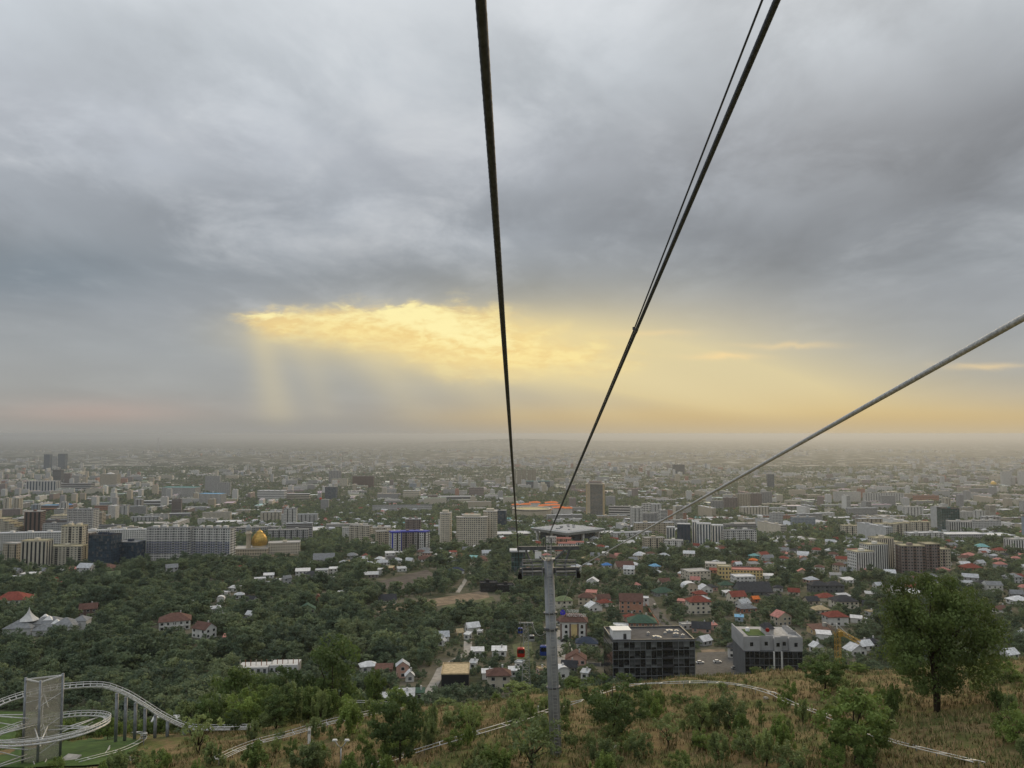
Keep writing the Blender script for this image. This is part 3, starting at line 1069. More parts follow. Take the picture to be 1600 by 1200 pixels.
def round_tower(label, x0, x1, yt, yb, wall, D, lobes=1, group=None):
    loc, w, h, Dn = place(x0, x1, yt, yb, 0, 18, D)
    root = thing('apartment_block', loc, 0, label, 'apartment block', group)
    st = int(round(h / 3.1))
    n = 18
    wl, win, bal = MB(), MB(), MB()
    a, bb = w / 2, 10.0
    pts = []
    for k in range(n + 1):
        an = math.pi + math.pi * k / n
        ca, sa = math.cos(an), math.sin(an)
        pts.append((a * math.copysign(abs(ca) ** .55, ca), bb * math.copysign(abs(sa) ** .7, sa)))
    outline = pts + [(a, 8), (-a, 8)]
    wl.prism(outline, -6, h)
    wl.build('wall', wall_mat(wall), root)
    fh = h / st
    for i in range(n):
        p, q = Vector((*pts[i], 0)), Vector((*pts[i + 1], 0))
        L = (q - p).length
        if L < 1.2:
            continue
        u = (q - p).normalized()
        facade(win, bal, p, u, (u.y, -u.x, 0), L, h, st, 'grid', 3.0)
    win.build('window', [M_GLASS, M_GLASS2], root, 'stuff')
    for s in range(2, st, 1):
        ring = [(p[0] * 1.012, p[1] * 1.02 - .1) for p in pts]
        if s % 3 == 0:
            bal.prism(ring + [(a, 2), (-a, 2)], s * fh - .15, s * fh + .15)
    bal.build('string_course', wall_mat('cream'), root, 'stuff')
    rf = MB()
    rf.prism([(p[0] * 1.03, p[1] * 1.04) for p in outline], h, h + .7)
    rf.build('roof', roof_mat('pale'), root)
    hd = MB()
    hd.prism([(p[0] * .55, p[1] * .6) for p in outline], h + .7, h + 4.5)
    hd.build('stairhead', wall_mat(wall), root)
    return root, w, h


round_tower('slim cream tower with rounded front, standing alone', 687, 705, 789, 840, 'cream', 1190)
b, w, h = round_tower('broad cream apartment block with rounded front beside the slim tower', 713, 762, 797, 841, 'cream', 1185)
round_tower('tall rounded cream wing rising behind the broad cream block', 755, 777, 788, 838, 'cream', 1215)
block('dark glass slab just behind the rounded cream block', 770, 792, 798, 826, 'glass', 'navy', -8, 18, name='office_building', cat='office building', glass='blue', bay=4)
block('pale blue grey glass block standing alone in the greenery', 508, 527, 761, 780, 'glass', 'blue grey', -10, 22, name='office_building', cat='office building', glass='blue', bay=4)
b, w, h, Dn = block('small grey block with a round red emblem on its corner', 501, 514, 781, 797, 'grid', 'grey', 6, 16)
mb = MB()
mb.lathe((-w / 2, -9, h + 1), [(2.5, 0), (4.2, 2), (4.4, 4), (2.6, 6), (.1, 7)], 14)
mb.build('emblem', material('red_emblem', (.6, .05, .03), .5, .1, 1), b)
block('tall grey pair of towers in the middle distance', 514, 533, 736, 754, 'bay', 'grey', 0, 20)
block('small yellow tower below the tall grey pair', 531, 543, 748, 760, 'grid', 'yellow', 0, 18)
block('broad brown twin block beside the small yellow tower', 551, 584, 744, 762, 'balcony', 'brown', 0, 22)
block('long pale institute building with flat roof above the greenery', 403, 447, 767, 782, 'grid', 'pale grey', -5, 30, st=4, name='public_building', cat='building', roof='white')
block('long low pale building beside the institute', 448, 484, 772, 782, 'ribbon', 'cream', 5, 25, st=3, name='public_building', cat='building', roof='white')
block('long white roofed sports hall among trees', 685, 736, 776, 782, 'ribbon', 'pale grey', 4, 30, st=1, name='sports_hall', cat='sports hall', roof='white', heads=0)
block('pale block of offices with light flat roof, left of the sports hall', 630, 657, 767, 778, 'grid', 'cream', -6, 25, st=4, name='office_building', cat='office building', roof='white')
block('small brown office block on the slope beside a white hall', 668, 684, 774, 785, 'grid', 'taupe', 8, 20, st=4, name='office_building', cat='office building')
block('pale office block above the white roofed sports hall', 711, 730, 767, 776, 'grid', 'white', -6, 18, st=4, name='office_building', cat='office building')
block('dark reddish office block above the sports hall', 733, 756, 762, 776, 'grid', 'taupe', 0, 20, st=5, name='office_building', cat='office building')
block('long low institute with many windows at the park edge', 582, 675, 790, 798, 'grid', 'pale grey', 5, 14, st=3, name='public_building', cat='building', roof='grey', heads=0)
for i, xa in enumerate((800, 808, 816, 824, 831)):
    block(('first', 'second', 'middle', 'fourth', 'last')[i] + ' striped beige tower of the row, counted from the steep left rope', xa, xa + 6.5, 733 + (i % 2), 759, 'stripe', 'beige', 0, 20, group='row of striped beige towers', bay=5, heads=0)
block('low teal grey glass hall in front of the striped towers', 822, 859, 752, 762, 'glass', 'blue grey', 0, 30, st=2, name='public_building', cat='building', glass='blue', roof='teal', heads=0)


# ---- hotel tower
def hotel():
    loc, w, h, Dn = place(915, 946, 757, 808, -12, 26)
    root = thing('hotel_tower', loc, R(-12), 'tall hotel tower with dark ribbed front, beige end and round crown', 'hotel')
    a = w / 2
    wl = MB()
    out = [(-a, -9), (-a + 4, -13), (a - 4, -13), (a, -9), (a, 9), (a - 4, 13), (-a + 4, 13), (-a, 9)]
    wl.prism(out, -6, h)
    wl.build('wall', wall_mat('tan'), root)
    win = MB()
    st = 26
    fh = h / st
    k0 = -a + 13
    nb = 12
    bw = (a - 4 - k0) / nb
    for s in range(1, st):
        for k in range(nb):
            x = k0 + k * bw
            win.poly([(x + .2, -13.1, s * fh + .3), (x + bw - .2, -13.1, s * fh + .3), (x + bw - .2, -13.1, (s + 1) * fh - .2), (x + .2, -13.1, (s + 1) * fh - .2)], 0 if rnd.random() < .85 else 1)
        for k in range(4):
            win.poly([(a - .3 + .38, -7 + k * 4, s * fh + .8), (a + .08, -5 + k * 4, s * fh + .8), (a + .08, -5 + k * 4, s * fh + 2.8), (a + .08, -7 + k * 4, s * fh + 2.8)], 0)
    win.build('window', [M_GLASSB, M_GLASS2], root, 'stuff')
    pier = MB()
    for k in range(5):
        pier.box((-a + 4.2 + k * 1.9, -13.3, h / 2), (.7, .7, h - 2))
    for k in range(nb + 1):
        pier.box((k0 + k * bw, -13.25, h / 2), (.35, .5, h - 4))
    pier.build('pier', wall_mat('cream'), root, 'stuff')
    cn = MB()
    cn.prism([(p[0] * 1.04, p[1] * 1.05) for p in out], h, h + 2.2)
    cn.build('cornice', wall_mat('cream'), root)
    cr = MB()
    cr.prism([(p[0] * .8, p[1] * .8) for p in out], h + 2.2, h + 5)
    cr.prism([(p[0] * .66, p[1] * .66) for p in out], h + 5, h + 8.5)
    crown = cr.build('crown', wall_mat('taupe'), root)
    sp = MB()
    for k in range(16):
        an = 2 * math.pi * k / 16
        x, y = a * .62 * math.cos(an), 9 * math.sin(an)
        sp.bar((x, y, h + 5), (x * 1.12, y * 1.12, h + 11), .5, .5)
    sp.build('spike', wall_mat('tan'), crown, 'stuff')
    pod = MB()
    pod.box((0, -4, 2.5), (w + 14, 44, 5))
    pod.build('podium', wall_mat('white'), root)


hotel()


# ---- palace with the wide flat roof
def palace():
    D = 1270
    c = at(890, 836, D)
    z = float(gz(c.x, c.y + 40)) 
    root = thing('palace', (c.x, c.y + 44, z), R(40), 'broad palace with wide overhanging pale flat roof and glass front', 'palace')
    CLEAR.append((c.x, c.y + 44, 66))
    for k in range(3):
        CLEAR.append((c.x, c.y - 10 - 14 * k, 50))
    S = 84 / 2
    ht = 17
    wl = MB()
    wl.box((0, 0, ht / 2 - 3), (2 * S * .78, 2 * S * .78, ht + 6 - 5))
    wl.build('wall', wall_mat('navy'), root)
    rf = MB()
    rf.hull([(-S, -S, ht - 2.2), (S, -S, ht - 2.2), (S, S, ht - 2.2), (-S, S, ht - 2.2)], [(-S - 3, -S - 3, ht + 2.6), (S + 3, -S - 3, ht + 2.6), (S + 3, S + 3, ht + 2.6), (-S - 3, S + 3, ht + 2.6)])
    rf.box((0, 0, ht + 3.0), (2 * S - 4, 2 * S - 4, .8))
    ro = rf.build('roof', roof_mat('silver'), root)
    v = MB()
    for i in range(9):
        v.box((rnd.uniform(-.7, .7) * S, rnd.uniform(-.7, .7) * S, ht + 4.1), (rnd.uniform(2, 5), rnd.uniform(2, 4), 1.5))
    for i in range(10):
        v.box((-S + 8.4 * i + 4, 0, ht + 3.48), (.5, 2 * S - 6, .16))
    v.build('roof_vent', roof_mat('grey'), ro, 'stuff')
    pl = MB()
    for i in range(-1, 2):
        for sx, sy in ((i, -1), (-1, i)):
            pl.box((sx * S * .86, sy * S * .86, ht / 2 - 4), (3.5, 3.5, ht + 4))
    for p in ((S * .86, -S * .86),):
        pl.box((p[0], p[1], ht / 2 - 4), (3.5, 3.5, ht + 4))
    pl.build('pillar', wall_mat('white'), root, 'stuff')
    gl = MB()
    facade(gl, None, (-S * .78, -S * .78, 0), (1, 0, 0), (0, -1, 0), 2 * S * .78, ht - 3, 4, 'glass', 4)
    facade(gl, None, (-S * .78, S * .78, 0), (0, -1, 0), (-1, 0, 0), 2 * S * .78, ht - 3, 4, 'glass', 4)
    gl.build('window', [M_GLASSB, M_GLASSD], root, 'stuff')


palace()


def orange_complex():
    loc, w, h, Dn = place(803, 896, 793, 806, 0, 70)
    root = thing('exhibition_complex', loc, 0, 'complex of pale halls under bright orange angular roofs', 'exhibition hall')
    s = Dn / F
    wl, rf = MB(), MB()
    specs = [(812, 800, 17, 22, 'flat'), (828, 797, 24, 20, 'o'), (842, 792, 26, 22, 'o'), (855, 797, 18, 18, 'o'), (868, 786, 24, 24, 'o'), (806, 785, 15, 18, 'o'), (822, 784, 20, 18, 'o'), (838, 779, 22, 20, 'o'), (866, 779, 26, 22, 'o'), (876, 793, 26, 20, 'o'), (889, 794, 16, 18, 'o'), (852, 787, 20, 20, 'o')]
    for (px, py, wp, dd, k) in specs:
        x = (px - 849.5) * s
        yo = (800 - py) * 9.0 - 20
        ww = wp * s * .8
        hh = 14 + (800 - py) * .35
        wl.box((x, yo, hh / 2 - 3), (ww, dd * 1.3, hh + 6))
        if k == 'o':
            a, b_ = ww / 2 + 2, dd * .65 + 2
            rf.hull([(x - a, yo - b_, hh), (x + a, yo - b_, hh), (x + a, yo + b_, hh), (x - a, yo + b_, hh)],
                    [(x - a * .2, yo - b_ * .3, hh + 3.2), (x + a * .5, yo - b_ * .3, hh + 3.6), (x + a * .5, yo + b_ * .4, hh + 3.6), (x - a * .2, yo + b_ * .4, hh + 3.2)])
    wl.build('wall', wall_mat('white'), root)
    rf.build('roof', roof_mat('orange'), root, 'stuff')


orange_complex()


def arena():
    loc, w, h, Dn = place(800, 861, 794, 806, 0, 60)
    root = thing('arena', (loc[0], loc[1] - 20, loc[2]), 0, 'round pale arena with light ring wall before the orange roofs', 'arena')
    a = w / 2
    wl = MB()
    wl.lathe((0, 0, -5), [(a, 0), (a, h + 3), (a * .97, h + 5), (a * .9, h + 5), (a * .86, h + 2), (.1, h + 2.4)], 40, 0, False)
    wl.build('wall', wall_mat('beige'), root)
    bd = MB()
    bd.lathe((0, 0, h - 4.5), [(a * 1.004, 0), (a * 1.012, .2), (a * 1.012, 2.6), (a * 1.004, 2.8)], 40, 0, False)
    bd.build('glass_band', M_GLASS, root)


arena()

b, w, h, Dn = block('tall slim canopy building with pale flat top near the cable', 799, 821, 838, 868, 'glass', 'teal', 0, 12, st=4, name='office_building', cat='office building', glass='green', roof='white', D=860, heads=0)
mb = MB()
mb.box((0, 0, h + 1.6), (w * 1.25, 17, 1.6))
mb.build('canopy', roof_mat('white'), b)
block('grey office slab right beside the tall hotel', 947, 961, 776, 792, 'grid', 'grey', 0, 18, name='office_building', cat='office building')
block('long white slab of flats reaching toward the hotel', 951, 1005, 792, 808, 'ribbon', 'white', -9, 14, st=4)
block('grey white block of flats at the end of the long slab', 1003, 1024, 787, 803, 'balcony', 'white', 5, 15, st=5)
# white and blue towers
for (xa, xb, yt, yb_, wl, lb) in ((1040, 1056, 802, 828, 'white', 'white slab tower with blue edge, at the hotel side of its group'), (1057, 1080, 805, 838, 'navy', 'dark blue glazed tower among white ones'),
                                  (1080, 1094, 800, 834, 'white', 'white tower with blue top in the centre of its group'), (1087, 1112, 807, 840, 'white', 'front white tower with tall dark window strips'),
                                  (1111, 1131, 806, 834, 'white', 'white tower behind the front one, beside the low white block')):
    block(lb, xa, xb, yt, yb_, 'stripe', wl, -12, 15, group='white and blue towers', glass='blue', roof='white', D=1180 if yb_ > 836 else 1210, bay=4.4)
block('lower white block with square framed balconies', 1127, 1181, 812, 833, 'balcony', 'white', 8, 15, group='white and blue towers', trim='pale grey', roof='grey', D=1200)
block('white framed low block in front of the blue towers', 1036, 1068, 828, 841, 'bay', 'white', -10, 14, st=4, D=1130)
block('old cream flats half hidden behind trees near the white frame block', 1004, 1038, 824, 841, 'bay', 'beige', 8, 13, st=5, D=1140)
b, w, h, Dn = block('yellow school building with long pink roof', 1124, 1190, 862, 876, 'grid', 'school', -8, 14, st=3, name='school', cat='school', roof='pink', D=800, heads=0)
add_box(b, 13, 14.6, h + 3, 3, 'grid', 'school', off=(-w / 2 + 4, -2), roof='yellow', heads=0)
# right
block('slim blue glass tower', 1199, 1209, 741, 762, 'glass', 'blue grey', 0, 22, name='office_tower', cat='office tower', glass='blue', bay=5)
block('distant dark blue office tower, broad and flat topped', 1051, 1069, 726, 741, 'glass', 'navy', 0, 40, name='office_tower', cat='office tower', glass='blue', bay=8)
block('dark green glass tower', 1466, 1496, 757, 792, 'glass', 'teal', -12, 30, name='office_tower', cat='office tower', glass='green', roof='dark', bay=4, D=1560)
for i, (xa, xb, yt, yb_) in enumerate(((1314, 1340, 794, 812), (1338, 1372, 798, 814), (1366, 1402, 797, 817), (1398, 1428, 795, 815), (1422, 1452, 796, 818))):
    block(['long yellow apartment row, end wing at the cable side', 'long yellow apartment row, second wing', 'long yellow apartment row, middle wing', 'long yellow apartment row, fourth wing', 'long yellow apartment row, end wing toward the dark green tower'][i],
          xa, xb, yt, yb_, 'bay', 'yellow' if i % 2 else 'cream', -8 + 4 * (i % 2), 15, group='long yellow apartment row', roof='yellow', D=1400 + (10 if i % 2 else 0), trim='cream')
block('grey white office block with pillars beyond the yellow row', 1480, 1516, 792, 811, 'stripe', 'pale grey', -14, 20, name='office_building', cat='office building', D=1480, bay=4)
block('long grey white slab behind the pillared office', 1508, 1562, 788, 804, 'grid', 'pale grey', 6, 16, D=1570)
block('blue grey slab of flats behind roofs', 1236, 1272, 776, 792, 'grid', 'blue grey', 4, 16, D=1750)
block('white blocky flats with small square windows', 1303, 1344, 769, 784, 'grid', 'white', 0, 16)
block('long white slab of flats with dark gaps', 1350, 1411, 771, 786, 'bay', 'white', -4, 16)
block('grey tower block before the long white slab', 1376, 1398, 775, 793, 'grid', 'grey', 0, 16)
block('brick red long low block beside the dark green tower', 1428, 1466, 774, 784, 'grid', 'terracotta', 0, 16, st=4)
block('white double tower near the far gold dome, front one', 1565, 1580, 737, 759, 'grid', 'white', 0, 20, group='white towers near the far gold dome')
block('white double tower near the far gold dome, cut by the edge', 1592, 1604, 737, 759, 'grid', 'white', 0, 20, group='white towers near the far gold dome')
# white / brown pair on the right
for (xa, xb, yt, yb_, wl, lb, D) in ((1327, 1364, 858, 891, 'white', 'white block with fine window grid, lowest front wing', 850), (1346, 1386, 847, 889, 'white', 'white block with fine window grid and yellowish roof, middle wing', 868),
                                     (1360, 1395, 838, 886, 'cream', 'cream tall rear wing of the white block', 890), (1392, 1408, 847, 886, 'white', 'narrow white block squeezed before the brown ones', 905)):
    block(lb, xa, xb, yt, yb_, 'stripe', wl, 14, 15, group='white block with fine window grid', D=D, roof='yellow', bay=3.0, style_side='grid')
block('brown apartment block with stacked balconies', 1404, 1442, 846, 888, 'balcony', 'taupe', -5, 16, D=860, trim='brown', roof='yellow', group='brown apartment block')
block('brown apartment block wing with pale roof edge', 1440, 1464, 845, 886, 'balcony', 'taupe', 5, 16, D=880, trim='brown', roof='yellow', group='brown apartment block')
block('beige brown end wing of the brown apartment block', 1462, 1480, 853, 885, 'balcony', 'beige', 3, 16, D=885, trim='taupe', roof='yellow', group='brown apartment block')
block('white block with dark strips cut by the picture edge', 1571, 1612, 826, 846, 'stripe', 'white', 12, 16, D=1080, bay=4)
b, w, h, Dn = block('far low hall under a small gold dome', 1545, 1560, 757, 761, 'grid', 'cream', 0, 20, st=1, name='domed_hall', cat='hall', heads=0)
mb = MB()
mb.lathe((0, 0, h), [(w * .33, 0), (w * .3, w * .12), (w * .16, w * .26), (.1, w * .32)], 16)
mb.build('dome', M_GOLD, b)
# cluster on the right middle
for (xa, xb, yt, yb_, wl) in ((1111, 1130, 783, 798, 'grey'), (1130, 1152, 778, 795, 'taupe'), (1150, 1172, 772, 794, 'beige'), (1170, 1190, 771, 792, 'taupe'), (1189, 1206, 769, 788, 'grey')):
    o, *_ = block(None, xa, xb, yt, yb_, 'balcony', wl, 6, 15, group='brownish flats behind the cable')
    later(o, wl + ' balconied tower block', (xa + xb) / 2, yt)


# ================================================================== HOUSES
def house_parts(root, w, d, h, rise, st, wall, roof, kind, near, win_seed=0, chimney=False):
    wl = MB()
    bd = 4.0
    a, b = w / 2, d / 2
    o = 0.5
    if kind == 'gable':       # ridge along the width
        for s in (-1, 1):
            pass
        n = len(wl.v)
        wl.v += [(-a, -b, -bd), (a, -b, -bd), (a, b, -bd), (-a, b, -bd), (-a, -b, h), (a, -b, h), (a, b, h), (-a, b, h), (-a, 0, h + rise), (a, 0, h + rise)]
        for f in ((0, 1, 5, 4), (1, 2, 6, 9, 5), (2, 3, 7, 6), (3, 0, 4, 8, 7), (4, 5, 9, 8), (6, 7, 8, 9)):
            wl.f.append(tuple(n + i for i in f))
            wl.mi.append(0)
            wl.sm.append(False)
    elif kind == 'end':       # ridge along the depth, gable facing us
        n = len(wl.v)
        wl.v += [(-a, -b, -bd), (a, -b, -bd), (a, b, -bd), (-a, b, -bd), (-a, -b, h), (a, -b, h), (a, b, h), (-a, b, h), (0, -b, h + rise), (0, b, h + rise)]
        for f in ((0, 1, 5, 8, 4), (1, 2, 6, 5), (2, 3, 7, 9, 6), (3, 0, 4, 7), (5, 6, 9, 8), (7, 4, 8, 9)):
            wl.f.append(tuple(n + i for i in f))
            wl.mi.append(0)
            wl.sm.append(False)
    else:
        wl.box((0, 0, (h - bd) / 2), (w, d, h + bd))
    wl.build('wall', wall_mat(wall), root)
    rf = MB()
    t = 0.16
    if kind == 'gable':
        k = rise / b
        e = -o * k
        for s in (-1, 1):
            lo = [(-a - o, s * (b + o), h + e + .03), (a + o, s * (b + o), h + e + .03), (a + o, 0, h + rise + .03), (-a - o, 0, h + rise + .03)]
            if s > 0:
                lo = lo[::-1]
            rf.hull(lo, [(p[0], p[1], p[2] + t) for p in lo])
    elif kind == 'end':
        k = rise / a
        e = -o * k
        for s in (-1, 1):
            lo = [(s * (a + o), b + o, h + e + .03), (s * (a + o), -b - o, h + e + .03), (0, -b - o, h + rise + .03), (0, b + o, h + rise + .03)]
            if s > 0:
                lo = lo[::-1]
            rf.hull(lo, [(p[0], p[1], p[2] + t) for p in lo])
    elif kind == 'hip':
        o = 0.7
        r = max(0.0, a - b) + 0.25
        bot = [(-a - o, -b - o, h), (a + o, -b - o, h), (a + o, b + o, h), (-a - o, b + o, h)]
        n = len(rf.v)
        rf.v += bot + [(p[0], p[1], h + .2) for p in bot] + [(-r, 0, h + rise), (r, 0, h + rise)]
        for f in ((3, 2, 1, 0), (0, 1, 5, 4), (1, 2, 6, 5), (2, 3, 7, 6), (3, 0, 4, 7), (4, 5, 9, 8), (6, 7, 8, 9), (5, 6, 9), (7, 4, 8)):
            rf.f.append(tuple(n + i for i in f))
            rf.mi.append(0)
            rf.sm.append(False)
    elif kind == 'arch':
        n = len(rf.v)
        K = 10
        pr = []
        for i in range(K + 1):
            an = math.pi * i / K
            pr.append((-(a + .4) * math.cos(an), h + rise * math.sin(an) ** .8))
        bot = [(x, -b - .5, z) for x, z in pr]
        for i in range(K):
            (x0, z0), (x1, z1) = pr[i], pr[i + 1]
            rf.hull([(x0, -b - .5, z0), (x1, -b - .5, z1), (x1, b + .5, z1), (x0, b + .5, z0)], [(x0, -b - .5, z0 + t), (x1, -b - .5, z1 + t), (x1, b + .5, z1 + t), (x0, b + .5, z0 + t)])
        g = MB()
        g.poly([(x * .97, -b - .02, z) for x, z in reversed(pr)])
        g.build('gable_wall', wall_mat(wall), root)
    elif kind == 'shed':      # single slope rising away
        lo = [(-a - .4, -b - .4, h + .02), (a + .4, -b - .4, h + .02), (a + .4, b + .4, h + rise + .02), (-a - .4, b + .4, h + rise + .02)]
        rf.hull(lo, [(p[0], p[1], p[2] + t) for p in lo])
    else:                     # flat with a rim
        rf.box((0, 0, h + .05), (w - .5, d - .5, .1))
        for sx, sy, lx, ly in ((0, -1, w + .3, .3), (0, 1, w + .3, .3), (-1, 0, .3, d - .32), (1, 0, .3, d - .32)):
            rf.box((sx * (a - .0), sy * (b - .0), h + .25), (lx, ly, .6))
    ro = rf.build('roof', roof_mat(roof), root)
    if chimney:
        ch = MB()
        ch.box((a * .35, b * .25, h + rise * .8 + .5), (.8, .8, 2.2))
        ch.build('chimney', wall_mat('pale grey'), ro)
    win, fr = MB(), MB()
    fh = h / st
    for (p, u, nn, L) in (((-a, -b, 0), (1, 0, 0), (0, -1, 0), w), ((a, -b, 0), (0, 1, 0), (1, 0, 0), d), ((-a, b, 0), (0, -1, 0), (-1, 0, 0), d)):
        nb = max(1, int(L / 3.6))
        bw = L / nb
        P, U, N = Vector(p), Vector(u), Vector(nn)
        ang = math.atan2(U.y, U.x)
        for s in range(st):
            for kx in range(nb):
                if rnd.random() < 0.12:
                    continue
                ww = min(1.6, bw * .45)
                c = P + U * (kx + .5) * bw
                hh = min(1.5, fh * .5)
                zc = s * fh + fh * .55
                cc = c + N * .03
                if near:
                    fr.box((cc.x, cc.y, zc), (ww + .3, .1, hh + .3), 0, ang)
                c2 = c + N * .10
                x0, x1 = c2 - U * ww / 2, c2 + U * ww / 2
                win.poly([(x0.x, x0.y, zc - hh / 2), (x1.x, x1.y, zc - hh / 2), (x1.x, x1.y, zc + hh / 2), (x0.x, x0.y, zc + hh / 2)], 0 if rnd.random() < .8 else 1)
    wo = win.build('window', [M_GLASS, M_GLASS2], root, 'stuff') if wall != 'black' else None
    if near and wo:
        fr.build('frame', M_TRIM, wo, 'stuff')


RISE = {'gable': .30, 'end': .33, 'hip': .26, 'arch': .45, 'shed': .08, 'flat': 0}
KINDW = {'gable': 'gabled', 'end': 'gable fronted', 'hip': 'hipped', 'arch': 'arched', 'shed': 'sloping', 'flat': 'flat'}


def house(px, py, wpx, wall='white', roof='grey', kind='gable', yaw=None, st=1, label=None, d=None, rise=None, name='house', cat='house', chimney=None, group='houses among the trees', h=None):
    g = vhit(px, py)
    D = g.y
    W = wpx / F * D
    yaw = rnd.choice((-24, -14, 12, 20)) if yaw is None else yaw
    a = R(yaw)
    c, s = abs(math.cos(a)), abs(math.sin(a))
    ratio = .75
    w = W / (c + ratio * s)
    dd = d or max(4.0, w * ratio)
    h = h or 2.9 * st + .4
    rs = (min(w, dd) * RISE[kind] + .6 if kind in ('gable', 'hip', 'end', 'arch', 'shed') else 0) if rise is None else rise
    half = (w * s + dd * c) / 2
    x, y = g.x * (1 + half / D), D + half
    root = thing(name, (x, y, float(gz(x, y))), a, label, cat, group)
    near = D < 620
    house_parts(root, w, dd, h, rs, st, wall, roof, kind, near, chimney=(near and rnd.random() < .5) if chimney is None else chimney)
    CLEAR.append((x, y, max(w, dd) * .62 + 1.5))
    FOOT.append((x, y, max(w, dd) * .6 + 1.0))
    n = int(3 + h / 2.4)
    for k in range(1, n):
        CLEAR.append((x * (1 - (half + 7 * k - 3) / D), y - half - 7 * k + 3, W * .52))
    if label is None:
        size = 'long ' if w > 22 else 'small ' if w < 8 else ''
        ph = f"{size}{wall} house with {roof} {KINDW[kind]} roof" if st < 3 else f"{wall} three storey house with {roof} {KINDW[kind]} roof"
        later(root, ph, px, py - 6)
    return root, w, dd, h


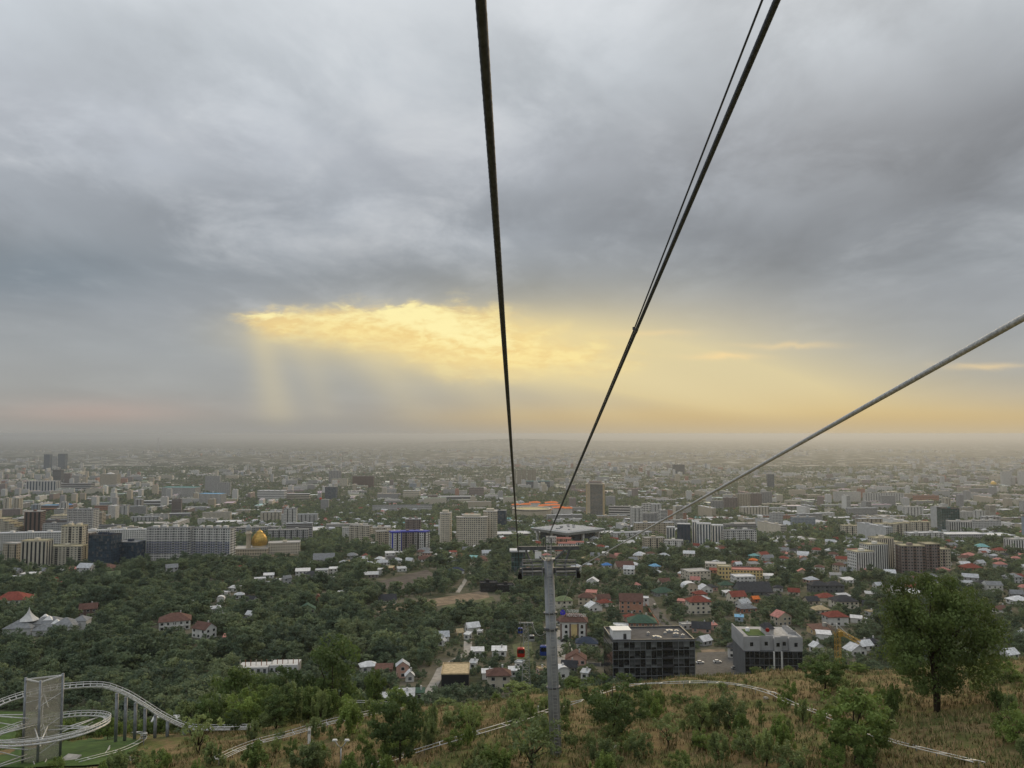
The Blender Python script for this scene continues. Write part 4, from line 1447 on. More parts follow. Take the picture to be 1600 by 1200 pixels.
G = 'gable'
HOUSES = [
    # far left strip
    (25, 907, 17, 'white', 'white', 'flat', 6), (27, 897, 15, 'grey', 'grey', G, -20), (48, 902, 26, 'white', 'white', 'flat', 8), (67, 896, 13, 'grey', 'grey', G), (96, 897, 15, 'white', 'white', 'shed'),
    (112, 895, 20, 'pink', 'pink', 'hip'), (135, 896, 24, 'pale grey', 'silver', G, -8, 2), (168, 893, 30, 'brown', 'brown', 'hip'), (177, 908, 22, 'green', 'olive', G, 30, 2), (268, 896, 21, 'grey', 'grey', G, 28, 2),
    (251, 899, 12, 'white', 'white', 'end'), (375, 893, 16, 'white', 'red', G), (72, 914, 14, 'terracotta', 'red', 'end'), (96, 918, 12, 'terracotta', 'red', 'end'), (86, 911, 8, 'brick', 'red', 'end'),
    (367, 925, 18, 'white', 'silver', 'shed'), (352, 932, 14, 'white', 'white', 'flat'), (374, 936, 16, 'pale grey', 'silver', 'hip'), (392, 944, 22, 'grey', 'dark', G), (299, 947, 9, 'white', 'white', 'shed'), (319, 947, 15, 'white', 'white', 'flat'),
    (345, 943, 12, 'white', 'white', 'arch'), (337, 958, 17, 'pale grey', 'silver', 'shed', 30), (345, 967, 16, 'pale grey', 'silver', 'shed', 30), (386, 978, 24, 'grey', 'dark', 'hip'), (393, 968, 18, 'white', 'white', G),
    (358, 1004, 18, 'taupe', 'pink', 'shed', 10), (319, 999, 36, 'white', 'brown', G, -28, 2, 'white gabled house with brown roof standing clear of the wood'), (138, 965, 30, 'brown', 'brown', G, 24, 2), (20, 945, 54, 'white', 'red', 'hip', 14, 1, 'long house with broad red hipped roof at the picture edge'),
    # white cluster in the middle
    (406, 910, 20, 'white', 'white', 'flat'), (420, 904, 18, 'white', 'white', 'shed', 16), (416, 916, 12, 'white', 'white', 'flat'), (434, 912, 10, 'white', 'white', 'shed'), (448, 914, 15, 'grey', 'grey', G, 40, 2), (476, 886, 15, 'white', 'white', 'flat', 5),
    (473, 902, 25, 'white', 'white', 'shed', 14, 2), (490, 884, 12, 'pink', 'white', 'shed'), (506, 882, 36, 'pale grey', 'grey', G, 12, 2), (503, 900, 22, 'white', 'silver', 'flat', 10, 2), (521, 898, 14, 'white', 'white', 'shed', 12, 2), (487, 909, 28, 'grey', 'dark', 'hip', -16, 2),
    (516, 908, 14, 'white', 'white', 'flat'), (538, 888, 16, 'white', 'silver', 'hip', 10, 2), (550, 876, 19, 'grey', 'grey', 'hip', 12, 2), (545, 882, 20, 'beige', 'tan', 'flat', 8), (566, 882, 19, 'white', 'silver', 'hip', 14, 2), (577, 886, 17, 'white', 'silver', 'hip', 18),
    (598, 884, 24, 'white', 'silver', 'hip', 20), (609, 872, 16, 'white', 'white', 'shed', 16, 2), (625, 867, 18, 'white', 'white', 'flat', 14), (620, 880, 16, 'white', 'silver', 'hip', 10), (594, 899, 7, 'white', 'white', 'shed', 0, 2), (580, 903, 24, 'taupe', 'silver', 'shed', 10),
    (608, 892, 16, 'terracotta', 'tan', 'shed'), (530, 862, 12, 'cream', 'yellow', G), (510, 846, 8, 'white', 'white', 'flat'), (589, 853, 26, 'grey', 'white', 'flat', 4), (664, 864, 23, 'white', 'grey', 'hip', 12), (661, 878, 17, 'white', 'brown', G, 14),
    (706, 880, 18, 'pale grey', 'white', 'end', 20), (719, 872, 13, 'brick', 'red', 'hip'), (713, 897, 25, 'white', 'navy', 'hip', 14, 1, 'white house with navy hipped roof beside the climbing path'), (739, 875, 15, 'teal', 'teal', 'shed'), (703, 848, 10, 'white', 'white', 'arch'),
    (537, 932, 20, 'white', 'white', 'flat', 8), (497, 940, 14, 'brick', 'brown', 'end', 10, 1), (480, 966, 27, 'green', 'green', 'end', 14, 2), (448, 952, 11, 'white', 'grey', 'end'), (605, 944, 30, 'white', 'dark', G, 12, 1, 'long white house with dark gabled roof beside the dirt strip'),
    (640, 880, 14, 'white', 'silver', G), (684, 862, 14, 'white', 'silver', 'hip'), (745, 858, 12, 'white', 'white', 'shed'), (728, 862, 14, 'grey', 'grey', G), (760, 868, 16, 'white', 'silver', G), (700, 868, 10, 'white', 'white', 'flat'),
    # lower middle
    (690, 1003, 24, 'white', 'silver', G, 10), (690, 1010, 14, 'white', 'silver', 'end'), (718, 996, 12, 'tan', 'tan', G, 20), (738, 988, 24, 'white', 'white', G, 24), (731, 1000, 11, 'white', 'white', 'shed'), (750, 995, 8, 'white', 'white', 'flat'), (746, 1027, 20, 'white', 'white', 'shed', 4),
    (780, 1026, 22, 'white', 'white', 'shed', 0), (712, 1074, 43, 'black', 'tan', 'flat', 2, 2, 'dark clad shed with tan flat roof at the alley'), (779, 1076, 36, 'cream', 'brown', 'hip', 3, 2), (762, 1062, 18, 'white', 'white', 'shed', 4), (740, 1046, 12, 'white', 'silver', 'shed'),
    (629, 1060, 21, 'pink', 'silver', 'end', 10, 2, 'pinkish gable fronted house with pale metal roof'), (575, 1052, 28, 'white', 'white', 'hip'), (600, 1056, 27, 'brown', 'brown', 'shed', 4), (640, 1066, 14, 'white', 'white', 'end'), (604, 1102, 21, 'pale grey', 'silver', 'shed', 4), (630, 1100, 36, 'grey', 'silver', 'shed', 6), (655, 1094, 16, 'green', 'green', 'shed', 4),
    (803, 1058, 16, 'pale grey', 'white', 'shed', 2), (812, 1046, 14, 'white', 'silver', 'flat'), (846, 1056, 14, 'pink', 'tan', 'flat'), (862, 1060, 18, 'white', 'white', 'end'),
    # by the pylon
    (880, 951, 28, 'yellow', 'olive', 'hip', 8, 2), (917, 946, 28, 'beige', 'brown', 'hip', -12, 2), (927, 956, 27, 'white', 'white', 'end', 20), (917, 1014, 34, 'white', 'navy', 'hip', -6, 1, 'white house with navy blue hipped roof by the driveway'), (900, 1040, 33, 'pink', 'brown', 'end', -6, 1, 'pink gable fronted house with brown roof by the driveway'),
    (890, 1052, 26, 'dark grey', 'dark', G, -10), (877, 1062, 24, 'white', 'white', 'arch'), (915, 1062, 14, 'white', 'silver', 'shed'), (986, 958, 38, 'terracotta', 'brown', G, -6, 3, 'tall terracotta house with stacked brown roofs by the lane'), (1004, 947, 20, 'white', 'white', 'flat', -6, 2),
    (985, 972, 20, 'pink', 'red', 'hip'), (1003, 988, 44, 'brick', 'green', 'hip', -4, 2, 'red brick villa with dark green hipped roof'), (970, 986, 23, 'pale grey', 'white', 'flat', -4), (1036, 932, 34, 'grey', 'green', 'hip', 12), (1077, 930, 23, 'beige', 'white', 'arch', 8, 2, 'beige house under a white arched roof'),
    (1091, 960, 35, 'cream', 'red', 'hip', 6, 3, 'cream three storey villa with red hipped roof and balconies'), (1094, 940, 20, 'pink', 'red', 'hip', 10, 2), (1065, 946, 14, 'pink', 'pink', 'shed'), (1151, 944, 28, 'cream', 'red', G, 12, 2, 'cream house with bright red gabled roof'), (1161, 950, 24, 'white', 'silver', G, 30),
    (1166, 958, 28, 'brick', 'grey', 'hip', 12), (1173, 924, 34, 'cream', 'brown', 'hip', 4, 1), (1134, 920, 22, 'beige', 'green', 'hip', 6), (1136, 932, 15, 'pale grey', 'white', 'shed'), (1161, 911, 34, 'white', 'white', 'flat', 6, 2), (1160, 893, 30, 'pale grey', 'dark', 'flat', 6, 1), (1176, 930, 52, 'dark grey', 'dark', G, 3, 1),
    (1096, 990, 32, 'pink', 'dark', G, -14, 1), (1100, 1010, 25, 'grey', 'white', 'gable', 34), (1072, 984, 20, 'pale grey', 'pale', 'flat'), (1151, 1030, 30, 'white', 'dark', 'hip', -20, 2, 'white two storey house with dark hipped roof beside the roof garden building'), (1114, 985, 12, 'pink', 'pink', 'shed'), (1155, 972, 14, 'blue grey', 'light blue', 'shed'),
    (1087, 907, 43, 'cream', 'pale', 'flat', 16, 3, 'modern cream stepped house with flat roofs'), (1118, 890, 36, 'cream', 'pale', 'flat', -14, 2, 'low cream row of modern flat roofed houses'), (1117, 896, 18, 'terracotta', 'red', 'shed'), (1180, 942, 12, 'brick', 'orange', G), (1200, 905, 18, 'white', 'white', 'shed', -14), (1209, 936, 22, 'dark grey', 'dark', 'flat'),
    # above the pylon
    (838, 852, 17, 'pink', 'red', 'hip'), (882, 872, 15, 'orange' if False else 'terracotta', 'orange', 'end'), (822, 866, 12, 'white', 'white', 'shed'), (838, 868, 11, 'pale grey', 'silver', 'flat', 0, 2), (858, 866, 18, 'white', 'white', 'shed'), (955, 876, 23, 'terracotta', 'brown', 'hip'), (966, 872, 12, 'pink', 'pink', G),
    (913, 878, 14, 'beige', 'tan', 'hip'), (930, 872, 16, 'pale grey', 'grey', G), (922, 853, 14, 'white', 'white', 'shed'), (929, 845, 16, 'white', 'silver', 'hip'), (916, 838, 8, 'terracotta', 'red', 'hip'), (960, 847, 15, 'pink', 'red', G), (975, 890, 30, 'beige', 'brown', G, 8), (990, 888, 20, 'white', 'white', 'hip', 20), (948, 888, 15, 'white', 'blue', 'hip', 10, 1, 'house under bright blue sheeting by the cable'), (1023, 890, 17, 'pale grey', 'light blue', 'hip'),
    (1045, 862, 16, 'white', 'white', G), (1057, 858, 14, 'white', 'white', G), (980, 852, 30, 'pale grey', 'silver', 'shed'), (1010, 862, 14, 'grey', 'grey', G), (1088, 856, 12, 'white', 'red', G), (1178, 873, 16, 'teal', 'teal', 'hip'), (1177, 880, 14, 'brick', 'orange', 'hip'), (1200, 876, 18, 'pale grey', 'grey', G), (1224, 877, 17, 'white', 'red', 'hip'),
    (1255, 871, 20, 'white', 'white', G), (1274, 898, 24, 'white', 'silver', 'hip'), (1150, 884, 15, 'pink', 'red', 'shed'),
    # right
    (1278, 926, 27, 'dark grey', 'dark', 'hip', 2, 2, 'slate roofed house with dormers, cable side half'), (1303, 926, 25, 'dark grey', 'dark', 'hip', 2, 2, 'slate roofed house with dormers, half toward the big tree'), (1290, 940, 26, 'cream', 'red', 'hip', 4, 1), (1318, 938, 21, 'pale grey', 'silver', 'shed'), (1318, 952, 37, 'cream', 'dark', 'hip', 4, 2), (1281, 960, 25, 'cream', 'tan', 'hip', 10),
    (1305, 978, 33, 'white', 'red', 'hip', 4, 2, 'white villa with red hipped roof above a red base'), (1282, 992, 34, 'tan', 'brown', 'shed', 3, 1), (1287, 1000, 24, 'white', 'white', 'shed'), (1338, 974, 20, 'white', 'white', 'shed'), (1358, 976, 14, 'white', 'white', 'flat'), (1361, 1014, 26, 'dark grey', 'dark', 'hip'), (1336, 1026, 30, 'white', 'white', 'end', 12), (1350, 1018, 26, 'white', 'white', G, 20), (1276, 1020, 20, 'white', 'white', 'end', 14),
    (1361, 963, 18, 'pale grey', 'tan', 'flat'), (1355, 950, 16, 'dark grey', 'dark', G), (1577, 1032, 26, 'white', 'white', G), (1590, 945, 28, 'white', 'white', 'hip', 10), (1582, 912, 24, 'pale grey', 'grey', 'hip', 10, 2), (1588, 934, 20, 'grey', 'grey', G), (1596, 1000, 20, 'white', 'silver', G), (1371, 920, 14, 'white', 'silver', G), (1325, 912, 22, 'white', 'white', 'shed', 18), (1322, 897, 20, 'white', 'grey', G), (1354, 898, 18, 'pink', 'pink', 'hip'),
    (1390, 900, 18, 'white', 'white', G), (1473, 896, 20, 'pink', 'pink', 'hip'), (1516, 892, 28, 'terracotta', 'red', 'hip', 8), (1531, 884, 16, 'white', 'silver', G), (1560, 880, 17, 'pink', 'pink', 'hip'), (1482, 850, 15, 'terracotta', 'red', 'hip', 10), (1499, 852, 15, 'white', 'silver', G), (1534, 858, 22, 'cream', 'teal', 'hip'), (1562, 864, 20, 'cream', 'red', 'hip', 10), (1553, 854, 14, 'pink', 'pink', 'hip'), (1585, 862, 20, 'white', 'teal', 'shed'), (1514, 872, 20, 'pink', 'pink', 'hip'),
    (1490, 868, 16, 'white', 'silver', 'hip'), (1510, 836, 16, 'pale grey', 'silver', 'hip'), (1500, 833, 12, 'white', 'silver', G), (1522, 838, 14, 'terracotta', 'red', 'hip'), (1478, 834, 14, 'white', 'silver', G), (1440, 828, 14, 'white', 'white', G), (1460, 836, 14, 'white', 'silver', G), (1390, 828, 22, 'white', 'white', 'flat'), (1411, 822, 16, 'white', 'white', 'flat'), (1275, 830, 20, 'pink', 'red', 'hip'), (1292, 828, 16, 'pink', 'pink', 'hip'), (1240, 834, 18, 'white', 'silver', 'hip'), (1258, 828, 14, 'white', 'white', G),
    (1310, 836, 14, 'terracotta', 'red', 'hip'), (1322, 826, 16, 'white', 'silver', 'hip'), (1345, 824, 18, 'white', 'silver', 'hip'), (1230, 822, 16, 'white', 'silver', G), (1215, 830, 16, 'white', 'white', 'flat'), (1246, 843, 20, 'white', 'white', 'flat', 10), (1262, 846, 26, 'cream', 'pale', 'flat', 10), (1212, 846, 26, 'white', 'white', 'flat', 6), (1305, 845, 10, 'terracotta', 'red', G), (1550, 838, 18, 'pale grey', 'silver', 'hip'), (1535, 824, 12, 'white', 'silver', G), (1558, 805, 12, 'pink', 'red', 'hip'),
]


def build_houses():
    for r in HOUSES:
        px, py, w, wl, rf, k = r[:6]
        yaw = r[6] if len(r) > 6 else None
        st = r[7] if len(r) > 7 else 1
        lb = r[8] if len(r) > 8 else None
        big = wl == 'black'
        house(px, py, w, wl, rf, k, yaw, st, lb, d=18 if big else None, h=6.8 if big else None)


build_houses()


def more_houses():
    """Further roofs of the garden streets, between the ones placed above."""
    rg = random.Random(31)
    n = 0
    for _ in range(900):
        if n >= 62:
            break
        z = rg.random()
        if z < .6:
            px, py = rg.uniform(870, 1370), rg.uniform(868, 985)
        elif z < .8:
            px, py = rg.uniform(1400, 1600), rg.uniform(850, 960)
        else:
            px, py = rg.uniform(560, 860), rg.uniform(852, 900)
        if 1380 < px < 1560 and py > 900:
            continue
        g = vhit(px, py)
        if any((g.x - c[0]) ** 2 + (g.y + 5 - c[1]) ** 2 < (c[2] + 7) ** 2 for c in FOOT):
            continue
        w = rg.uniform(9, 14) / g.y * F
        house(px, py, w, rg.choice(['white', 'white', 'cream', 'beige', 'pale grey', 'pink']), rg.choice(['silver', 'white', 'grey', 'brown', 'red', 'dark', 'silver', 'pink']),
              rg.choice(['gable', 'hip', 'hip', 'shed', 'end']), None, rg.choice([1, 1, 2]))
        n += 1


more_houses()


# ---- the white tent roofed complex on the left
def tent_complex():
    root = thing('restaurant', vhit(62, 992), R(8), 'grey many roofed restaurant with pointed white tent roof', 'restaurant')
    D = root.location.y
    s = D / F
    CLEAR.append((root.location.x, D + 8, 26))
    for k in range(4):
        CLEAR.append((root.location.x, D - 8 * k, 22))
    wl, rf = MB(), MB()
    for (x, y, w, d, h, rs) in ((-13, 4, 17, 13, 5, 4), (1, 10, 18, 12, 6, 3.5), (14, 5, 15, 14, 5, 4.5), (5, -1, 15, 9, 4, 3), (21, 12, 9, 9, 6.5, 2.6)):
        wl.box((x, y, h / 2 - 2), (w, d, h + 4))
        a, b, o = w / 2, d / 2, .6
        r = max(0, a - b) + .4
        rf.hull([(x - a - o, y - b - o, h), (x + a + o, y - b - o, h), (x + a + o, y + b + o, h), (x - a - o, y + b + o, h)],
                [(x - r, y - .3, h + rs), (x + r, y - .3, h + rs), (x + r, y + .3, h + rs), (x - r, y + .3, h + rs)])
    wl.build('wall', wall_mat('pale grey'), root)
    ro = rf.build('roof', roof_mat('grey'), root, 'stuff')
    t = MB()
    n = 8
    for (cx, cy_, r0, z0, hh) in ((-10, 7, 6.0, 8.2, 8.5),):
        for i in range(6):
            r1, r2 = r0 * (1 - i / 6) ** 1.9 + .12, r0 * (1 - (i + 1) / 6) ** 1.9 + .12
            za, zb = z0 + hh * i / 6, z0 + hh * (i + 1) / 6
            for k in range(n):
                a0, a1 = 2 * math.pi * k / n, 2 * math.pi * (k + 1) / n
                t.poly([(cx + r1 * math.cos(a0), cy_ + r1 * math.sin(a0), za), (cx + r1 * math.cos(a1), cy_ + r1 * math.sin(a1), za),
                        (cx + r2 * math.cos(a1), cy_ + r2 * math.sin(a1), zb), (cx + r2 * math.cos(a0), cy_ + r2 * math.sin(a0), zb)])
    t.build('tent_roof', material('tent_canvas', (.56, .56, .55), .8, .12, .6), root)
    sk = MB()
    for (x, y, z) in ((2, 8, 9.3), (9, 3, 8.0), (-2, 12, 9.6)):
        sk.hull([(x - 3, y - 2, z - 1.5), (x + 3, y - 2, z - 1.5), (x + 3, y + 2, z - 1.5), (x - 3, y + 2, z - 1.5)], [(x - .4, y - .3, z + 1), (x + .4, y - .3, z + 1), (x + .4, y + .3, z + 1), (x - .4, y + .3, z + 1)])
    sk.build('skylight', M_WHITEP, ro, 'stuff')


tent_complex()


# ---- brown roofed house with white columns
def column_house():
    root, w, d, h = house(273, 986, 54, 'white', 'brown', 'hip', 22, 2, 'long two storey house with brown hipped roof and white columns')
    c = MB()
    for k in range(7):
        c.box((-w / 2 + .4 + k * (w - .8) / 6, -d / 2 - .5, h / 2 - 1), (.6, .6, h + 2))
    c.build('column', M_TRIM, root, 'stuff')
    b = MB()
    b.box((0, -d / 2 - .5, h / 2), (w, .9, .3))
    b.build('balcony', M_TRIM, root)


column_house()


# ---- unfinished concrete frame behind the left hillside trees
def frame_building():
    root = thing('unfinished_building', vhit(418, 1058), R(4), 'unfinished white block frame with rusty columns sticking up', 'building site')
    D = root.location.y
    w = 92 / F * D
    CLEAR.append((root.location.x, D + 5, 18))
    for k in range(3):
        CLEAR.append((root.location.x, D - 8 * k, 16))
    wl = MB()
    wl.box((-w * .25, 5, 1), (w * .5, 10, 8))
    wl.box((w * .25, 6, 1.3), (w * .46, 10, 8.6))
    wl.build('wall', wall_mat('pale grey'), root)
    win = MB()
    facade(win, None, (-w / 2, 0, 1), (1, 0, 0), (0, -1, 0), w * .5, 4, 1, 'grid', 3)
    facade(win, None, (w * .02, 1, 1), (1, 0, 0), (0, -1, 0), w * .46, 4, 1, 'grid', 2.6)
    win.build('window', [M_GLASS, M_GLASS2], root, 'stuff')
    cm = material('rusty_form', (.23, .11, .07), .9, .3, 1)
    for k in range(12):
        c = MB()
        c.box((-w / 2 + .6 + k * (w - 1.2) / 11, 3.5, 6.4), (.35, .35, 3.2))
        c.build('column', cm if k % 3 else M_CONC, root)


frame_building()


# ---- dark modern villa
def modern_villa():
    root = thing('villa', vhit(776, 925), R(8), 'black flat roofed modern villa of two joined volumes', 'villa')
    D = root.location.y
    w = 52 / F * D
    CLEAR.append((root.location.x, D + 8, 20))
    for k in range(4):
        CLEAR.append((root.location.x, D - 8 * k + 4, 14))
    for (x, y, ww, d, h, st) in ((-w * .22, 6, w * .5, 11, 7.5, 2), (w * .26, 4, w * .5, 10, 5.5, 1)):
        add_box(root, ww, d, h, st, 'ribbon', 'black', off=(x, y), roof='dark', heads=1)


modern_villa()

for (xa, xb, yt, yb_, wl) in ((853, 870, 840, 856, 'white'), (869, 893, 842, 858, 'terracotta'), (872, 900, 850, 864, 'white'), (886, 913, 848, 862, 'white')):
    o, *_ = block(None, xa, xb, yt, yb_, 'bay', wl, -6, 11, st=4 if wl == 'white' and xa < 860 else 3, name='low_flats', cat='flats', group='low white and terracotta flats above the pylon', roof='pink' if xa != 853 else 'pale', heads=0, bay=2.8)
    later(o, f'low {wl} flats with ' + ('pale' if xa == 853 else 'reddish') + ' roof', (xa + xb) / 2, yt)


# ---- the building with the roof sign
def sign_building():
    D = 425
    g = vhit(896, 1000)
    D = g.y
    k = D / F
    w, d, h = 41 * k, 13.0, 27 * k
    yaw = -3
    root = thing('office_building', (g.x + .5, D + d / 2, g.z), R(yaw), 'cream three storey building with brown hipped roof under a roof sign', 'building')
    CLEAR.append((g.x, D + 6, 12))
    for i in range(4):
        CLEAR.append((g.x, D - 7 * i, 9))
    wl = MB()
    wl.box((0, 0, h / 2 - 3), (w, d, h + 6))
    wl.build('wall', wall_mat('white'), root)
    pn = MB()
    pn.box((w * .02, -d / 2 - .06, h * .44), (w * .22, .16, h * .86))
    pn.build('ochre_panel', wall_mat('school'), root)
    br = MB()
    for x in (-.13, .16, -.47, .47):
        br.box((x * w, -d / 2 - .08, h * .45), (w * .055, .2, h * .9))
    br.build('brown_strip', wall_mat('brown'), root, 'stuff')
    for x in (-.28, .31):
        for s in range(3):
            z = h * (.13 + .3 * s)
            fm = MB()
            hw, hh = w * .05, h * .075
            K = 6
            arch = s != 1
            outer = [(-hw, -hh), (hw, -hh), (hw, hh * .5)] + ([(hw * math.cos(math.pi * i / K), hh * .5 + hw * math.sin(math.pi * i / K)) for i in range(1, K)] if arch else [(hw, hh), (-hw, hh)]) + [(-hw, hh * .5)]
            P = [(x * w + a, -d / 2 - .1, z + b) for a, b in outer]
            fm.hull([(p[0], p[1] + .09, p[2]) for p in P], P)
            fm.build('window', M_GLASSD, root)
    win = MB()
    facade(win, None, (w / 2, -d / 2, 0), (0, 1, 0), (1, 0, 0), d, h, 3, 'grid', 3.2)
    facade(win, None, (-w / 2, d / 2, 0), (0, -1, 0), (-1, 0, 0), d, h, 3, 'grid', 3.2)
    win.build('side_window', [M_GLASS, M_GLASS2], root, 'stuff')
    rf = MB()
    a, b, o = w / 2, d / 2, .8
    rf.hull([(-a - o, -b - o, h), (a + o, -b - o, h), (a + o, b + o, h), (-a - o, b + o, h)], [(-a * .55, -b * .3, h + 3.6), (a * .55, -b * .3, h + 3.6), (a * .55, b * .3, h + 3.6), (-a * .55, b * .3, h + 3.6)])
    rf.build('roof', roof_mat('brown'), root)
    # the sign on the roof: lettering in two lines and a violet cube emblem
    sg = thing('roof_sign', (g.x - 1.5, D + 2.5, g.z + h + 2.6), R(yaw - 4), 'white cyrillic roof sign with violet blue cube emblem on brown roof', 'sign')
    fr = MB()
    for x in (-6, -2, 2, 6, 10):
        fr.bar((x, .3, -1.6), (x, .3, 4.6), .12, .12)
    for z in (.2, 2.4, 4.5):
        fr.bar((-6.4, .3, z), (10.2, .3, z), .1, .1)
    fr.build('frame', M_DARKTRIM, sg)
    cb = MB()
    s = 1.9
    cx, cz = -5.0, 2.6
    hexa = [(s * math.sin(math.pi / 3 * i), s * math.cos(math.pi / 3 * i)) for i in range(6)]
    for i in range(3):
        p = [(0, 0), hexa[2 * i + 1], hexa[(2 * i + 2) % 6], hexa[(2 * i + 3) % 6]]
        mx, mz = sum(q[0] for q in p) / 4, sum(q[1] for q in p) / 4
        P = [(cx + mx * .12 + q[0] * .92, 0, cz + mz * .12 + q[1] * .92) for q in p]
        cb.hull([(q[0], .2, q[2]) for q in P], [(q[0], -.15, q[2]) for q in P])
    cb.build('emblem', M_SIGNBLUE, sg)
    for i, txt in enumerate(('ГАЛЕРЕЯ', 'НОВОСТРОЕК')):
        cu = bpy.data.curves.new('lettering', 'FONT')
        cu.body = txt
        cu.size = 2.45
        cu.extrude = .12
        cu.offset = .035
        t = bpy.data.objects.new('lettering', cu)
        COL.objects.link(t)
        bpy.context.view_layer.update()
        me = bpy.data.meshes.new_from_object(t.evaluated_get(bpy.context.evaluated_depsgraph_get()))
        bpy.data.objects.remove(t)
        me.name = 'lettering'
        me.materials.clear()
        me.materials.append(M_WHITEP)
        wdt = max(v.co.x for v in me.vertices)
        sc = (7.6 if i == 0 else 12.6) / wdt
        for v in me.vertices:
            v.co = Vector((v.co.x * sc - 2.6, -v.co.z * 1.0, v.co.y + (2.75 if i == 0 else .3)))
        link('lettering', me, sg)


sign_building()


# ---- the dark glass office below
def dark_office():
    k = 0
    gl = vhit(966, 1068)
    D = gl.y - 2
    base = at(958, 1068, D)
    z = float(gz(base.x + 20, D))
    yaw = R(3)
    w = (at(1089, 1060, D) - at(957, 1060, D)).x * .985
    h = at(1000, 1003, D).z - z
    d = 26
    root = thing('office_building', (base.x, D, z), yaw, 'black glass office block with flat roof and white roof cabin', 'office building')
    CLEAR.append((base.x + w / 2, D + d / 2, 30))
    for i in range(3):
        CLEAR.append((base.x + w / 2, D - 8 * i - 2, w / 2))
    wl = MB()
    wl.box((w / 2, d / 2, h / 2 - 4), (w, d, h + 8))
    wl.build('wall', wall_mat('black'), root)
    rf = MB()
    rf.box((w / 2, d / 2, h + .05), (w - 1, d - 1, .12))
    ro = rf.build('roof', material('bitumen', (.075, .075, .078), .9, .25, .25), root)
    pr = MB()
    for (cx, cy_, lx, ly) in ((w / 2, .2, w + .3, .5), (w / 2, d - .2, w + .3, .5), (.2, d / 2, .5, d - .98), (w - .2, d / 2, .5, d - .98)):
        pr.box((cx, cy_, h + .5), (lx, ly, 1.0))
    pr.build('parapet', M_STEELD, ro)
    cabin = MB()
    cabin.box((w * .13, 8, h + 2.2), (9, 8, 4.2))
    cb = cabin.build('roof_cabin', M_WHITEP, root)
    c2 = MB()
    c2.box((w * .13, 8, h + 4.45), (9.6, 8.6, .3))
    c2.build('roof', M_WHITEP, cb)
    c3 = MB()
    c3.box((w * .13 + 1.5, 3.96, h + 1.5), (1.5, .2, 2.6))
    c3.build('door', M_DARKTRIM, cb)
    for (x, y, sx, sy, sz) in ((.5, 12, 1.2, 1.2, 1.2), (.56, 6, 3, 2, .9), (.6, 6, 2.4, 2.8, .5), (.83, 9, 2.6, 1.6, 1.4), (.87, 14, 2, 2, 1.5), (.8, 17, 3.4, 2.2, 1.0), (.9, 6.5, 1.6, 1.6, 1.3), (.72, 13, 1.2, 1.2, .8)):
        v = MB()
        v.box((w * x, y, h + .12 + sz / 2), (sx, sy, sz))
        v.lathe((w * x, y, h + .12 + sz), [(min(sx, sy) * .3, 0), (min(sx, sy) * .3, .3)], 8)
        v.build('air_unit', M_STEEL, ro)
    # glass panes in steel framing, every bay its own pane
    tints = [M_GLASSD, material('office_glass_grey', (.07, .074, .078), .07, .5, .3, spec=.6), material('office_glass_pale', (.14, .148, .15), .15, .4, .4, spec=.6)]
    st, nb = 5, 15
    fh, bw = h / st, w / nb
    pm = {}
    for t in range(3):
        for nm, (pw, ph) in {'full': (bw - .18, fh * .62), 'low': (bw - .18, fh * .26)}.items():
            mb = MB()
            mb.box((0, 0, 0), (pw, .12, ph))
            pm[t, nm] = mb.mesh('glass_pane', tints[t])
    for s in range(st):
        for b in range(nb):
            loggia = b in (9, 10)
            for nm, zz in (('full', s * fh + fh * .62), ('low', s * fh + fh * .15)):
                t = rnd.choices((0, 1, 2), (6, 4, 1.6))[0]
                if loggia and nm == 'full':
                    t = 0
                o = link('glass_pane', pm[t, nm], root)
                o.location = ((b + .5) * bw, (-.02 if not loggia else .04) + rnd.uniform(-.03, .0), zz)
    fm = MB()
    for b in range(nb + 1):
        if b in (10,):
            continue
        fm.box((b * bw, -.14, h / 2), (.12 if b % 3 else .24, .3, h))
    for s in range(st + 1):
        fm.box((w / 2, -.2, s * fh + (.06 if s == 0 else 0)), (w + .1, .34, .22))
    fm.build('mullion', M_POST, root, 'stuff')
    bal = MB()
    for s in range(st - 1):
        bal.box((10 * bw, -.7, (s + 1) * fh + .2), (bw * 2.1, 1.1, .25))
        bal.box((10 * bw, -1.22, (s + 1) * fh + .75), (bw * 2.1, .06, .9))
    bal.build('balcony', M_DARKTRIM, root, 'stuff')
    sd = MB()
    facade(sd, None, (0, d, 0), (0, -1, 0), (-1, 0, 0), d, h, 5, 'glass', 2.6)
    facade(sd, None, (w, 0, 0), (0, 1, 0), (1, 0, 0), d, h, 5, 'glass', 2.6)
    sd.build('side_window', [M_GLASSD, tints[1]], root, 'stuff')


dark_office()


